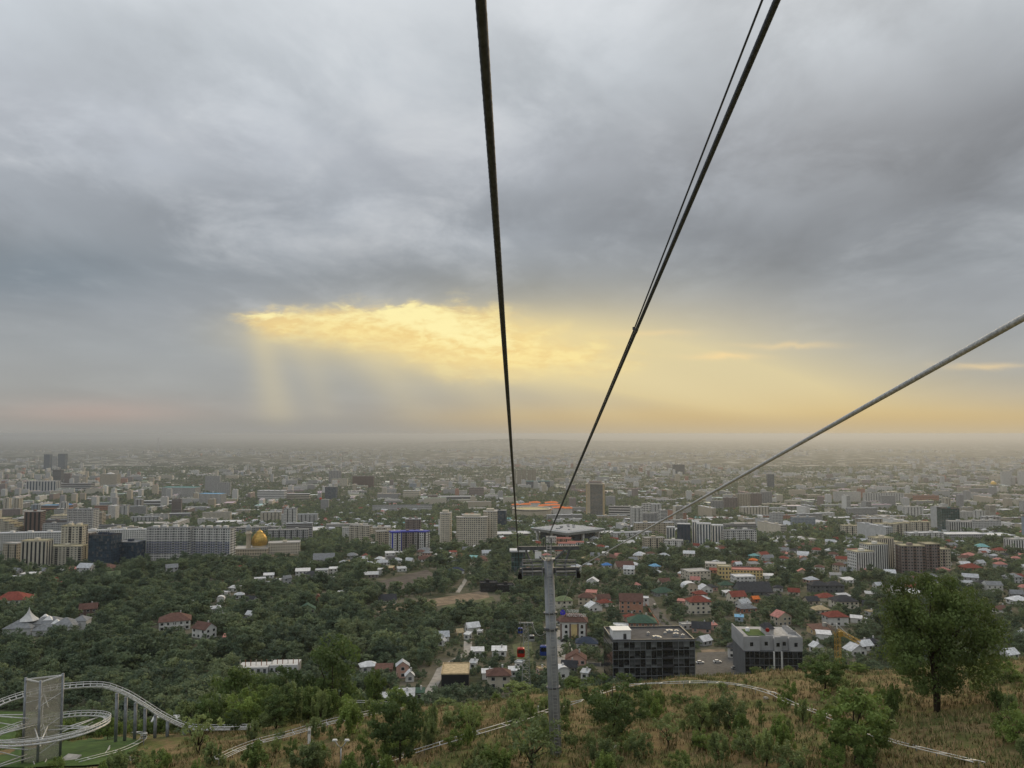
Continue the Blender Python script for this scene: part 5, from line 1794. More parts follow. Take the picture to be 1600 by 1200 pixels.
# ---- white building with the roof garden
def garden_building():
    g = vhit(1210, 1062)
    D = g.y
    k = D / F
    w = 90 * k
    yaw = R(-2)
    z = g.z
    h1 = at(1210, 1018, D).z - z          # dark glazed floors
    h2 = at(1210, 999, D).z - z           # white upper storey
    d = 26
    root = thing('apartment_building', (g.x, D, z), yaw, 'white stepped building over dark glazed floors, green garden on its roof', 'building')
    CLEAR.append((g.x, D + 12, 26))
    for i in range(3):
        CLEAR.append((g.x, D - 8 * i, 22))
    lw = MB()
    lw.box((0, d / 2, h1 / 2 - 4), (w - 1, d - .5, h1 + 8))
    lw.build('lower_wall', wall_mat('dark grey'), root)
    gl = MB()
    facade(gl, None, (-w / 2 + .5, .25, 0), (1, 0, 0), (0, -1, 0), w - 1, h1, 4, 'glass', 2.4)
    gl.build('lower_window', [M_GLASSD, M_GLASS], root, 'stuff')
    up = MB()
    xs = [(-.5, -.22, 1.2), (-.22, .02, 2.6), (.02, .14, .6), (.14, .27, 2.6), (.27, .5, .9)]
    for (a, b, set_) in xs:
        cx = (a + b) / 2 * w
        up.box((cx, d / 2 + set_ / 2, (h1 + h2) / 2), ((b - a) * w - .06, d - set_, h2 - h1))
    up.build('upper_wall', wall_mat('grey'), root)
    pp = MB()
    for (a, b, set_) in xs:
        pp.box(((a + b) / 2 * w, set_ + .2, h2 + .5), ((b - a) * w - .08, .4, 1.0))
    pp.box((-w / 2 + .25, d / 2 + 1, h2 + .9), (.5, d - 3, 1.8))
    pp.box((w / 2 - .25, d / 2 + 1, h2 + .5), (.5, d - 3, 1.0))
    for i in range(5):
        pp.box((w * .42, d * .4 + i * 3.2, h2 + .8), (w * .14 - i * .5, .35, 1.6))
    pp.build('parapet', wall_mat('grey'), root)
    for (a, b, set_) in xs:
        c = MB()
        cx = (a + b) / 2 * w
        c.box((cx, set_ - .02, (h1 + h2) / 2 + .2), (1.6, .14, 1.9))
        c.build('window', M_GLASSD, root)
    for x in (.0, .13):
        c = MB()
        c.box((x * w, -.3, h1 / 2 - 2), (.7, .7, h1 + 4))
        c.build('pillar', wall_mat('white'), root)
    gd = MB()
    gd.box((-w * .22, d * .5, h2 + .15), (w * .3, d * .5, .3))
    gd.build('roof_garden', M_LAWN, root)
    pt = MB()
    pt.box((w * .22, d * .55, h2 + .1), (w * .34, d * .6, .2))
    pt.build('roof_terrace', roof_mat('pale'), root)
    hd = MB()
    hd.box((w * .02, d * .5, h2 + 1.5), (w * .16, 7, 3))
    ho = hd.build('stairhead', wall_mat('pale grey'), root)
    rr = MB()
    rr.hull([(w * -.08, d * .5 - 4.4, h2 + 3), (w * .12, d * .5 - 4.4, h2 + 3), (w * .12, d * .5 + 4.4, h2 + 3), (w * -.08, d * .5 + 4.4, h2 + 3)], [(-w * .02, d * .5, h2 + 5.4), (w * .06, d * .5, h2 + 5.4), (w * .06, d * .5 + .4, h2 + 5.4), (-w * .02, d * .5 + .4, h2 + 5.4)])
    rr.build('hip_roof', roof_mat('dark'), ho)
    fl = MB()
    fl.tube([(-w * .06, 4, h2 + 3.6), (-w * .055, 4.6, h2 + 3.7)], [1.1, 1.0], 10)
    fl.build('red_parasol', M_REDP, root)
    tk = MB()
    tk.lathe((-w * .3, d * .6, h2 + .3), [(1.2, 0), (1.2, 1.4), (.6, 1.9)], 12)
    tk.build('water_tank', M_WHITEP, root)


garden_building()


# ---- tower crane
def tower_crane():
    D = 330
    b = at(1310, 1048, D)
    root = thing('tower_crane', (b.x, D, float(gz(b.x, D))), 0, 'yellow lattice tower crane with its jib swung toward the big tree', 'crane')
    zt = at(1308, 985, D).z - root.location.z
    s = 1.1

    def lattice(mb, p, q, w, n, up=Vector((0, 1, 0))):
        p, q = Vector(p), Vector(q)
        t = (q - p).normalized()
        u = t.cross(up).normalized()
        v = u.cross(t).normalized()
        L = (q - p).length
        cs = [(-1, -1), (1, -1), (1, 1), (-1, 1)]
        P = lambda i, c: p + t * (L * i / n) + (u * c[0] + v * c[1]) * (w / 2)
        for c in cs:
            mb.bar(P(0, c), P(n, c), .15, .15)
        for i in range(n):
            for k in range(4):
                c, c2 = cs[k], cs[(k + 1) % 4]
                mb.bar(P(i, c), P(i + 1, c2) if i % 2 else P(i, c2), .08, .08)
                mb.bar(P(i, c2), P(i + 1, c), .08, .08)
    mb = MB()
    lattice(mb, (0, 0, 0), (0, 0, zt - 1), 1.9, 26)
    mb.build('mast', M_YELLOWP, root)
    jl = Vector((10.5, -6, -6.0)).normalized()
    mb = MB()
    st = Vector((0, 0, zt))
    j1 = Vector((at(1344, 1004, D - 6).x - root.location.x, -6, at(1344, 1004, D - 6).z - root.location.z))
    lattice(mb, st, j1, 1.3, 12, Vector((0, 0, 1)))
    mb.build('jib', M_YELLOWP, root)
    mb = MB()
    cj = st - (j1 - st).normalized() * 5.5
    lattice(mb, st + Vector((0, 0, 0)), cj, 1.1, 4, Vector((0, 0, 1)))
    mb.build('counter_jib', M_STEELD, root)
    mb = MB()
    mb.box(tuple(cj + Vector((0, 0, -.3))), (1.6, 1.6, 1.6))
    mb.build('counterweight', M_CONC, root)
    mb = MB()
    mb.box((.9, -1.0, zt - 1.2), (1.5, 1.5, 1.9))
    mb.build('cab', M_YELLOWP, root)
    mb = MB()
    mb.bar((0, 0, zt), (-.3, 0, zt + 3), .3, .3)
    mb.bar((-.3, 0, zt + 3), tuple(j1 * .6 + st * .4), .08, .08)
    mb.bar((-.3, 0, zt + 3), tuple(cj), .08, .08)
    mb.build('apex_tie', M_WHITEP, root)


tower_crane()


# ---- cars
def make_car(paint):
    root = thing('parked_car')
    bd = MB()
    side = [(-2.15, .35), (2.15, .35), (2.2, .75), (1.3, .95), (-1.95, 1.0), (-2.2, .8)]
    bd.hull([(x, -.86, z) for x, z in side], [(x, .86, z) for x, z in side])
    bd.build('body', paint, root)
    cb = MB()
    cab = [(-1.85, .97), (1.1, .93), (.45, 1.48), (-1.3, 1.5)]
    cb.hull([(x, -.76, z) for x, z in cab], [(x, .76, z) for x, z in cab])
    cb.build('cabin_glass', M_GLASSD, root)
    rf = MB()
    rf.box((-.42, 0, 1.52), (1.75, 1.42, .07))
    rf.build('roof', paint, root)
    for x in (-1.35, 1.35):
        for y in (-.84, .84):
            w = MB()
            w.tube([(x, y - .1, .32), (x, y + .1, .32)], .32, 12)
            w.build('wheel', M_RUBBER, root)
    return root


def copy_tree(o, parent=None):
    c = o.copy()
    COL.objects.link(c)
    if parent is not None:
        c.parent = parent
    for ch in o.children:
        copy_tree(ch, c)
    return c


CARS = [(1094, 1037, 'white', 8, 'white car parked nearest the dark glass office'), (1121, 1036, 'white', 4, 'white car parked alone toward the middle of the lot'), (1149, 1046, 'grey', 4, 'grey car parked at the far end of the lot from the dark office'),
        (881, 1003, 'black', 12, 'black car parked in the driveway, the farther one'), (882, 1011, 'black', 10, 'black car parked in the driveway, the closer one'), (1023, 947, 'white', 70, 'white car parked at the top of the lane'),
        (950, 1044, 'grey', 5, 'grey car in the gap beside the dark glass office'), (811, 1043, 'white', 4, 'white car parked beside the cableway clearing'), (955, 949, 'white', 0, 'white car parked behind the white gabled house'),
        (1052, 985, 'grey', 120, 'grey car at the lower end of the lane')]


def build_cars():
    protos = {}
    for px, py, c, yaw, lb in CARS:
        pm = {'white': M_WHITEP, 'grey': M_GREYP, 'black': M_DARKTRIM}[c]
        if c not in protos:
            protos[c] = o = make_car(pm)
        else:
            o = copy_tree(protos[c])
        g = vhit(px, py)
        o.location = (g.x, g.y, float(gz(g.x, g.y)) + .15)
        o.rotation_euler = (0, 0, R(yaw))
        tag(o, lb, 'car', 'parked cars')
        CLEAR.append((g.x, g.y, 5))
        CLEAR.append((g.x, g.y - 8, 4))


build_cars()


# ---- garden walls and fences
def garden_wall(pix, h, mat, label):
    root = thing('garden_wall', vhit(*pix[0]), 0, label, 'wall')
    o = root.location
    pts = [vhit(*p) for p in pix]
    mb = MB()
    for a, b in zip(pts[:-1], pts[1:]):
        n = max(1, int((b - a).length / 6))
        for k in range(n):
            p, q = a.lerp(b, k / n), a.lerp(b, (k + 1) / n)
            p.z, q.z = float(gz(p.x, p.y)), float(gz(q.x, q.y))
            mb.bar(p - o + Vector((0, 0, h / 2)), q - o + Vector((0, 0, h / 2)), .3, h)
    mb.build('wall_run', mat, root)
    cp = MB()
    for p in pts:
        cp.box(tuple(p - o + Vector((0, 0, h / 2 + .1))), (.5, .5, h + .3))
    cp.build('pier', M_CONC, root, 'stuff')


garden_wall([(886, 996), (892, 1015), (897, 1030)], 2.0, wall_mat('cream'), 'cream garden wall along the concrete driveway')
garden_wall([(948, 1030), (955, 1045), (957, 1062)], 1.8, wall_mat('pale grey'), 'pale garden wall up to the dark glass office')
garden_wall([(1008, 945), (1018, 962), (1030, 978)], 2.2, wall_mat('brick'), 'brick garden wall edging the residential lane')
garden_wall([(918, 1040), (938, 1041), (950, 1040)], 1.6, wall_mat('dark grey'), 'dark garden wall below the navy hipped house')


# ================================================================== CITY INFILL
def infill():
    rg = np.random.default_rng(11)
    taken = [(c[0], c[1], c[2]) for c in CLEAR]
    tk = np.array(taken)
    made, boxes, hboxes = [], [], []
    cols = ['white', 'pale grey', 'beige', 'cream', 'grey', 'taupe', 'blue grey', 'terracotta']
    pw = np.array([.26, .26, .16, .1, .12, .06, .02, .02])
    n = 0
    cand, cells = [], set()
    for (d0, d1, dens) in ((1250, 2000, 1 / 9000), (2000, 3200, 1 / 5500), (3200, 5500, 1 / 7000), (5500, 9000, 1 / 14000), (9000, 16000, 1 / 55000)):
        area = 0.78 * (d1 ** 2 - d0 ** 2)
        for _ in range(int(area * dens)):
            D = math.sqrt(rg.uniform(d0 * d0, d1 * d1))
            x = rg.uniform(-.78, .78) * D
            q = math.sin(x * .0021 + 1.7) * math.sin(D * .0016 + .6) + .6 * math.sin(x * .005 + D * .003)
            if q < -.45 and D < 6000:          # parks and garden quarters
                continue
            if D > 5000 and math.sin(x * .0009 + 2) * math.sin(D * .0008 + 1) + .4 * math.sin(x * .0023 - D * .0011) < -.12:
                continue
            if D > 1900:          # streets: blocks keep to a turned grid
                cg, sg_ = math.cos(.157), math.sin(.157)
                u, v = x * cg + D * sg_, -x * sg_ + D * cg
                u = round(u / 150) * 150 + rg.normal(0, 12)
                v = round(v / 85) * 85 + rg.normal(0, 7)
                key = (round(u / 150), round(v / 85))
                if key in cells:
                    continue
                cells.add(key)
                x, D = u * cg - v * sg_, u * sg_ + v * cg
                if abs(x) > .8 * D:
                    continue
            cand.append((D, x, q))
    cand.sort()
    grid_yaw = R(9)
    placed = np.zeros((0, 3))
    for D, x, q in cand:
        kind = rg.random()
        tower = kind < (.10 if D < 3500 else .16) or (q > .75 and kind < .4)
        low = kind > .72
        if tower:
            w, d, h = rg.uniform(16, 28), rg.uniform(15, 20), rg.uniform(28, 48)
        elif low:
            w, d, h = rg.uniform(30, 70), rg.uniform(18, 40), rg.uniform(6, 11)
        else:
            w, d, h = rg.uniform(35, 95), rg.uniform(12, 16), rg.choice([13, 15, 16, 27]) if rg.random() < .8 else rg.uniform(18, 30)
        rad = max(w, d) * .5
        if D < 3200:
            dd = np.hypot(tk[:, 0] - x, tk[:, 1] - D)
            if (dd < tk[:, 2] + rad * .9).any():
                continue
            if len(placed):
                dd = np.hypot(placed[:, 0] - x, placed[:, 1] - D)
                if (dd < placed[:, 2] + rad * .8).any():
                    continue
            placed = np.vstack([placed, [x, D, rad]])
        yaw = grid_yaw + (math.pi / 2 if rg.random() < .38 else 0) + rg.normal(0, .05)
        c = cols[rg.choice(8, p=pw)]
        z = float(gz(x, D))
        inframe = abs(x) / D < .70
        if n < 175 and inframe and D < 3000:
            st = max(1, int(h / 3))
            style = rg.choice(['grid', 'balcony', 'bay', 'ribbon'] if not low else ['ribbon', 'grid'])
            nm = 'low_building' if low else 'apartment_block'
            root = thing(nm, (x, D, z), yaw, None, 'building' if low else 'apartment block', 'blocks of the middle distance')
            rc = 'white' if low and rg.random() < .6 else rg.choice(['pale', 'grey', 'pale', 'silver', 'white'])
            block_parts(root, w, d, h, st, str(style), c, roof=str(rc), heads=0 if low else 2)
            CLEAR.append((x, D, rad))
            px, py = project((x, D, z + h))
            ph = f"{c} {'tower block' if tower else 'low flat building with ' + str(rc) + ' roof' if low else ('long ' if w > 60 else '') + ['', 'one', 'two', 'three', 'four', 'five', 'six', 'seven', 'eight', 'nine', 'ten', 'eleven', 'twelve', 'thirteen', 'fourteen', 'fifteen', 'sixteen'][min(st, 16)] + ' storey block'}"
            later(root, ph, px, py)
            n += 1
        else:
            boxes.append((x, D, z, w, d, h, yaw, c, 'pale' if not low else ('white' if rg.random() < .55 else 'silver')))
    # garden quarters: small houses beyond the hand-built ones
    for (d0, d1, dens) in ((620, 1100, 1 / 1500), (1100, 2200, 1 / 1500), (2200, 4500, 1 / 6000), (4500, 9000, 1 / 30000)):
        area = .74 * (d1 ** 2 - d0 ** 2)
        for _ in range(int(area * dens)):
            D = math.sqrt(rg.uniform(d0 * d0, d1 * d1))
            x = rg.uniform(-.74, .74) * D
            q = math.sin(x * .0021 + 1.7) * math.sin(D * .0016 + .6) + .6 * math.sin(x * .005 + D * .003)
            if D < 1100 and x < -150 and rg.random() < .8:
                continue
            if q > .3 and D < 4500:
                continue
            dd = np.hypot(tk[:, 0] - x, tk[:, 1] - D)
            if D < 2500 and (dd < tk[:, 2] + 6).any():
                continue
            w = rg.uniform(8, 15)
            hboxes.append((x, D, float(gz(x, D)), w, w * .75, rg.choice([3.3, 6.2], p=[.6, .4]), rg.choice([-.4, -.2, .15, .3]) + rg.normal(0, .1)))
    return boxes, hboxes


BOXES, HBOXES = infill()


def box_city():
    """The blocks too far off to pick apart, as one body with real volumes; window rows are surface pattern."""
    m = bpy.data.materials.new('far_block')
    m.use_nodes = True
    t = m.node_tree
    Expr.tree = t
    b = t.nodes['Principled BSDF']
    b.inputs['Roughness'].default_value = .85
    at_ = t.nodes.new('ShaderNodeAttribute')
    at_.attribute_name = 'tint'
    uv = t.nodes.new('ShaderNodeUVMap')
    uv.uv_map = 'metres'
    sp = t.nodes.new('ShaderNodeSeparateXYZ')
    t.links.new(uv.outputs[0], sp.inputs[0])
    u, v = Expr(sp.outputs[0]), Expr(sp.outputs[1])
    fu = Expr.op('FRACT', u / 3.4)
    fv = Expr.op('FRACT', v / 3.0)
    wu = e_smooth(e_abs(fu - .5), .30, .22)
    wv = e_smooth(e_abs(fv - .55), .30, .22)
    has = e_smooth(u, -.5, .0)
    dark = wu * wv * has * .85
    c = e_mix(dark, at_.outputs['Color'], (.05, .055, .06))
    t.links.new(c, b.inputs['Base Color'])
    V_, Fq, uvs, tint = [], [], [], []
    for (x, y, z, w, d, h, yaw, col, rc) in BOXES:
        co, si = math.cos(yaw), math.sin(yaw)
        n = len(V_)
        for zz in (z - 4, z + h):
            for dx, dy in ((-w / 2, -d / 2), (w / 2, -d / 2), (w / 2, d / 2), (-w / 2, d / 2)):
                V_.append((x + dx * co - dy * si, y + dx * si + dy * co, zz))
        k = rnd.uniform(.9, 1.2)
        wc = tuple(min(.8, q * k) for q in WALLS[col]) + (1,)
        rc_ = tuple(min(.8, q * rnd.uniform(.7, 1.1)) for q in ROOFS[rc]) + (1,)
        for f, L in (((0, 1, 5, 4), w), ((1, 2, 6, 5), d), ((2, 3, 7, 6), w), ((3, 0, 4, 7), d)):
            Fq.append(tuple(n + i for i in f))
            uvs += [(0, -4), (L, -4), (L, h), (0, h)]
            tint += [wc] * 4
        Fq.append((n + 4, n + 5, n + 6, n + 7))
        uvs += [(-9, 0)] * 4
        tint += [rc_] * 4
        if h > 12 and y < 6000:     # stair heads on the roof
            for i in range(2):
                n = len(V_)
                ox = (i - .5) * w * .5
                for zz in (z + h - .2, z + h + 2.8):
                    for dx, dy in ((-2.5, -2), (2.5, -2), (2.5, 2), (-2.5, 2)):
                        V_.append((x + (dx + ox) * co - dy * si, y + (dx + ox) * si + dy * co, zz))
                for f in ((0, 1, 5, 4), (1, 2, 6, 5), (2, 3, 7, 6), (3, 0, 4, 7), (4, 5, 6, 7)):
                    Fq.append(tuple(n + q for q in f))
                    uvs += [(-9, 0)] * 4
                    tint += [wc] * 4
    me = bpy.data.meshes.new('distant_buildings')
    me.from_pydata(V_, [], Fq)
    me.materials.append(m)
    ul = me.uv_layers.new(name='metres')
    ul.data.foreach_set('uv', np.array(uvs, np.float32).ravel())
    ca = me.color_attributes.new('tint', 'FLOAT_COLOR', 'CORNER')
    ca.data.foreach_set('color', np.array(tint, np.float32).ravel())
    o = link('distant_buildings', me)
    tag(o, 'hazy mass of distant apartment blocks across the plain', None, kind='stuff')


box_city()


def house_city():
    mats = [wall_mat('white'), wall_mat('cream'), wall_mat('grey')] + [roof_mat(r) for r in ('silver', 'white', 'grey', 'red', 'brown', 'dark', 'pink', 'teal')] + [M_GLASS]
    mb = MB()
    for (x, y, z, w, d, h, yaw) in HBOXES:
        wi = rnd.choices((0, 1, 2), (5, 3, 2))[0]
        ri = 3 + rnd.choices(range(8), (7, 5, 4, 2.4, 2.6, 2, 1.5, .7))[0]
        co, si = math.cos(yaw), math.sin(yaw)
        T = lambda a, b, c: (x + a * co - b * si, y + a * si + b * co, z + c)
        a, b = w / 2, d / 2
        mb.box((x, y, z + h / 2 - 2), (w, d, h + 4), wi, yaw, False)
        o = .5
        r = max(0, a - b) + .2 if rnd.random() < .6 else a + .4
        rs = d * .3
        B = [T(-a - o, -b - o, h), T(a + o, -b - o, h), T(a + o, b + o, h), T(-a - o, b + o, h)]
        t1, t2 = T(-r, 0, h + rs), T(r, 0, h + rs)
        mb.poly([B[0], B[1], t2, t1], ri)
        mb.poly([B[2], B[3], t1, t2], ri)
        mb.poly([B[1], B[2], t2], ri if r < a else wi)
        mb.poly([B[3], B[0], t1], ri if r < a else wi)
        if y < 1500:
            for k in range(max(1, int(w / 3.5))):
                for s in range(1 if h < 5 else 2):
                    xx = -a + (k + .5) * w / max(1, int(w / 3.5))
                    mb.poly([T(xx - .6, -b - .06, 1 + s * 2.9), T(xx + .6, -b - .06, 1 + s * 2.9), T(xx + .6, -b - .06, 2.3 + s * 2.9), T(xx - .6, -b - .06, 2.3 + s * 2.9)], 11)
        if y < 2600:
            CLEAR.append((x, y, w * .6))
            CLEAR.append((x * (1 - 9 / y), y - 9, w * .5))
            CLEAR.append((x * (1 - 17 / y), y - 17, w * .5))
    o = mb.build('distant_houses', mats, None, 'stuff')
    tag(o, 'scattered small roofs of the garden quarters far down the plain', None)


house_city()


# ================================================================== CABLEWAY
PY_D = 74.0


def steel_rope(name, pts, r, label, group=None, twist_to=34.0, mat=None):
    """A rope of laid strands: the outline is lobed and turns along the run; beyond twist_to it is drawn plain."""
    pts = [Vector(p) for p in pts]
    L = [0.0]
    for a, b in zip(pts[:-1], pts[1:]):
        L.append(L[-1] + (b - a).length)

    def pos(s):
        for i in range(len(pts) - 1):
            if s <= L[i + 1] or i == len(pts) - 2:
                return pts[i].lerp(pts[i + 1], (s - L[i]) / (L[i + 1] - L[i]))
    total = L[-1]
    seg = 30
    s, st = 0.0, []
    while s < total:
        st.append(s)
        s += 0.035 if s < twist_to else 1.5
    st.append(total)
    lay, n_str = 0.42, 7
    v = np.zeros((len(st), seg, 3), np.float32)
    for i, s in enumerate(st):
        p = pos(s)
        t = (pos(min(total, s + .2)) - pos(max(0, s - .2))).normalized()
        u = t.cross(Vector((0, 0, 1))).normalized()
        w = t.cross(u)
        amp = .2 * max(0.0, 1 - s / twist_to) ** .5
        for k in range(seg):
            an = 2 * math.pi * k / seg
            rr = r * (1 - amp + amp * abs(math.cos((an - 2 * math.pi * s / lay) * n_str / 2)) ** .7 * 1.6)
            q = p + (u * math.cos(an) + w * math.sin(an)) * rr
            v[i, k] = q
    me = bpy.data.meshes.new(name)
    n = len(st)
    idx = np.arange(n * seg).reshape(n, seg)
    nx = np.roll(idx, -1, 1)
    q = np.stack([idx[:-1], nx[:-1], nx[1:], idx[1:]], -1).reshape(-1, 4)
    me.vertices.add(n * seg)
    me.vertices.foreach_set('co', v.ravel())
    me.loops.add(q.size)
    me.loops.foreach_set('vertex_index', q.astype(np.int32).ravel())
    me.polygons.add(len(q))
    me.polygons.foreach_set('loop_start', np.arange(0, q.size, 4, dtype=np.int32))
    me.polygons.foreach_set('use_smooth', np.ones(len(q), bool))
    me.materials.append(mat or M_ROPE)
    me.update(calc_edges=True)
    o = link(name, me)
    return tag(o, label, 'cable', group)


def build_ropes():
    d = ray(815, 937)
    pl, pr_, pt = at(812, 893, PY_D), at(904, 887, PY_D), at(858, 836, PY_D)
    up = lambda p, y: p + d * (y - PY_D)
    # the low pylon further down
    D2 = 350.0
    q_l, q_r = at(813, 973, D2), at(832, 973, D2)

    def sag(a, b, s, n=14):
        return [a.lerp(b, i / n) + Vector((0, 0, -s * 4 * (i / n) * (1 - i / n))) for i in range(n + 1)]
    steel_rope('track_rope', [up(pl, -4.0), up(pl, 20), up(pl, 50)] + sag(pl, q_l, 6), .024, 'thick twisted steel rope falling steeply from above to the near pylon arm', 'cableway ropes')
    steel_rope('track_rope', [up(pr_, -4.0), up(pr_, 20), up(pr_, 50)] + sag(pr_, q_r, 6), .036, 'single steel rope slanting low across the city to the pylon', 'cableway ropes', mat=M_ROPE2)
    # the upper pair: a thick rope and a thin line clipped to it
    T = [up(pt, -4), up(pt, 9), up(pt, 20), up(pt, 45), pt]
    steel_rope('carrying_rope', T, .036, 'thick dark rope of the upper pair running to the pylon head', 'cableway ropes', 20)
    a = at(1191, 0, 9.9)
    join = up(pt, 17.5) + Vector((-.045, 0, .03))
    far = up(pt, 60) + Vector((-.045, 0, .03))
    b = a + (a - join) * .9
    steel_rope('signal_line', [b, a, join, up(pt, 30) + Vector((-.05, 0, .02)), far, pt + Vector((-.08, 0, .05))], .016, 'thin line that joins the thick upper rope high in the sky', 'cableway ropes', 1.0)
    for y in (17.5, 46, 62):
        c = thing('rope_clamp', tuple(up(pt, y)), 0, {17.5: 'small clamp where the thin line meets the upper rope', 46: 'small clamp on the upper rope above the orange roofs', 62: 'small clamp on the upper rope just before the pylon head'}[y], 'clamp', 'rope clamps')
        mb = MB()
        t = d.normalized()
        mb.tube([-t * .1, t * .1], .043, 10)
        mb.build('sleeve', M_STEELD, c)
        mb = MB()
        mb.box((-.05, 0, .06), (.05, .08, .06))
        mb.build('bolt', M_STEELD, c)
    # slack communication line from the pylon to the cabin path beyond
    c0 = at(829, 955, 300)
    line = [at(866, 925, PY_D + 2), at(858, 990, 190), at(850, 999, 215), at(838, 994, 245), at(830, 975, 300), at(827, 960, 345)]
    steel_rope('slack_line', line, .03, 'slack thin line sagging behind the pylon mast', 'cableway ropes', 0.5)


build_ropes()


def near_pylon():
    base = at(869, 1190, PY_D)
    z = float(gz(base.x, PY_D))
    top = at(857, 880, PY_D)
    root = thing('cableway_pylon', (base.x, PY_D, z), 0, 'tall grey tubular cableway pylon with ladder and wide platform head', 'pylon')
    o = Vector((base.x, PY_D, z))
    T = top - o
    B = Vector((0, 0, at(869, 1186, PY_D).z - z))
    ln = (T - B).length
    ax = (T - B).normalized()
    mb = MB()
    mb.tube([B - ax * 1.0, B + ax * ln * .5, T + Vector((0, 0, .3))], [.56, .52, .46], 24)
    pole = mb.build('mast', material('mast_grey', (.30, .315, .33), .55, .18, .8, .2, .1), root)
    for py in (957, 981, 983, 1073):
        f = ax * ((at(862, py, PY_D) - o - B).z / ax.z)
        c = B + f
        mb = MB()
        mb.tube([c - ax * .05, c + ax * .05], .66, 24)
        fl = mb.build('flange', M_STEELD, pole)
    # ladder on the side toward us
    mb = MB()
    fy = -.80
    for s in (-.21, .21):
        mb.bar(B + Vector((s + .08, fy, .5)), T + Vector((s, fy, 1.9)), .05, .05)
    ladder = mb.build('ladder', M_STEEL, root)
    rung = MB()
    rung.bar((-.2, 0, 0), (.2, 0, 0), .035, .035)
    rm = rung.mesh('rung', M_STEEL)
    n = int((ln + 1) / .3)
    for i in range(n):
        p = (B + Vector((.08, fy, .6))).lerp(T + Vector((0, fy, 1.8)), i / (n - 1))
        r = link('rung', rm, ladder)
        r.location = p
    mb = MB()
    for i in range(12):
        p = (B + Vector((.08, fy, .8))).lerp(T + Vector((0, fy, .4)), i / 11)
        for s in (-.21, .21):
            mb.bar(p + Vector((s, 0, 0)), p + Vector((s * .8, .36, 0)), .04, .04)
    mb.build('bracket', M_STEELD, ladder, 'stuff')
    # foundation
    mb = MB()
    mb.hull([(-1.0, -1.2, -2.5), (1.35, -1.2, -2.5), (1.35, 1.1, -2.5), (-1.0, 1.1, -2.5)], [(-.8, -.9, B.z + .05), (1.1, -.9, B.z + .05), (1.1, .9, B.z + .05), (-.8, .9, B.z + .05)])
    mb.build('foundation', M_CONC, root)
    # head
    P = lambda px, py, dy=0.0: at(px, py, PY_D) - o + Vector((0, dy, 0))
    mb = MB()
    l, r_ = P(812, 892), P(905, 890)
    mb.bar(l, r_, .42, .5)
    mb.build('cross_beam', M_STEELD, root)
    mb = MB()
    l2, r2 = P(808, 858, .5), P(905, 857, .5)
    mb.bar(l2, r2, .34, .36)
    mb.build('upper_beam', M_STEELD, root)
    for (x0, x1) in ((816, 847), (868, 899)):
        for i, py in enumerate((877, 881.5, 886, 891, 896)):
            mb = MB()
            dy = -.35 - .12 * i
            mb.bar(P(x0, py, dy), P(x1, py - .7, dy), .16, .12)
            mb.build('platform_slat', M_STEELM if i % 2 else M_STEELD, root)
        for x in (x0, (x0 + x1) / 2, x1):
            mb = MB()
            mb.bar(P(x, 874, -.3), P(x, 899, -1.0), .06, .06)
            mb.build('rail_post', M_STEELD, root)
        mb = MB()
        mb.bar(P(x0, 874, -.3), P(x1, 873.5, -.3), .05, .05)
        mb.build('handrail', M_STEEL, root)
    for (a, b) in (((822, 861), (833, 886)), ((890, 860), (881, 886)), ((833, 861), (857, 884)), ((882, 861), (857, 884))):
        mb = MB()
        mb.bar(P(*a, .4), P(*b, 0), .16, .16)
        mb.build('strut', M_STEELD, root)
    # sheave trains at the two ends
    for px, py in ((812, 897), (903, 895)):
        c = P(px, py, 0)
        mb = MB()
        mb.box(tuple(c + Vector((0, 0, .1))), (.22, 1.5, .28))
        tr = mb.build('sheave_beam', M_RUBBER, root)
        for k in range(5):
            mb = MB()
            q = c + Vector((0, -.64 + .32 * k, .14 - .05 * k))
            mb.tube([q + Vector((-.1, 0, 0)), q + Vector((.1, 0, 0))], .16, 14)
            mb.build('sheave', M_RUBBER, tr)
        mb = MB()
        mb.box(tuple(c + Vector((.02, -.2, -.2))), (.38, .45, .4))
        mb.build('drive_box', M_RUBBER, tr)
    # little roof plate, head ladder, masts
    mb = MB()
    mb.box(tuple(P(859, 872, -.3)), (.95, .8, .06))
    mb.build('plate', M_STEEL, root)
    mb = MB()
    for s in (-2.5, 2.5):
        mb.bar(P(857 + s, 874, -.4), P(857 + s, 852, 0), .045, .045)
    for py in range(853, 874, 4):
        mb.bar(P(854.5, py, -.2), P(859.5, py, -.2), .035, .035)
    mb.build('head_ladder', M_STEEL, root)
    for x, t in ((853, 838), (858, 835), (849, 842), (862, 842), (840, 850)):
        mb = MB()
        mb.bar(P(x, 858, .4), P(x, t, .3), .07, .07)
        mb.build('head_mast', M_STEELD, root)
    mb = MB()
    mb.box(tuple(P(841, 868, .3)), (.62, .3, .62))
    mb.build('control_cabinet', M_WHITEP, root)


near_pylon()


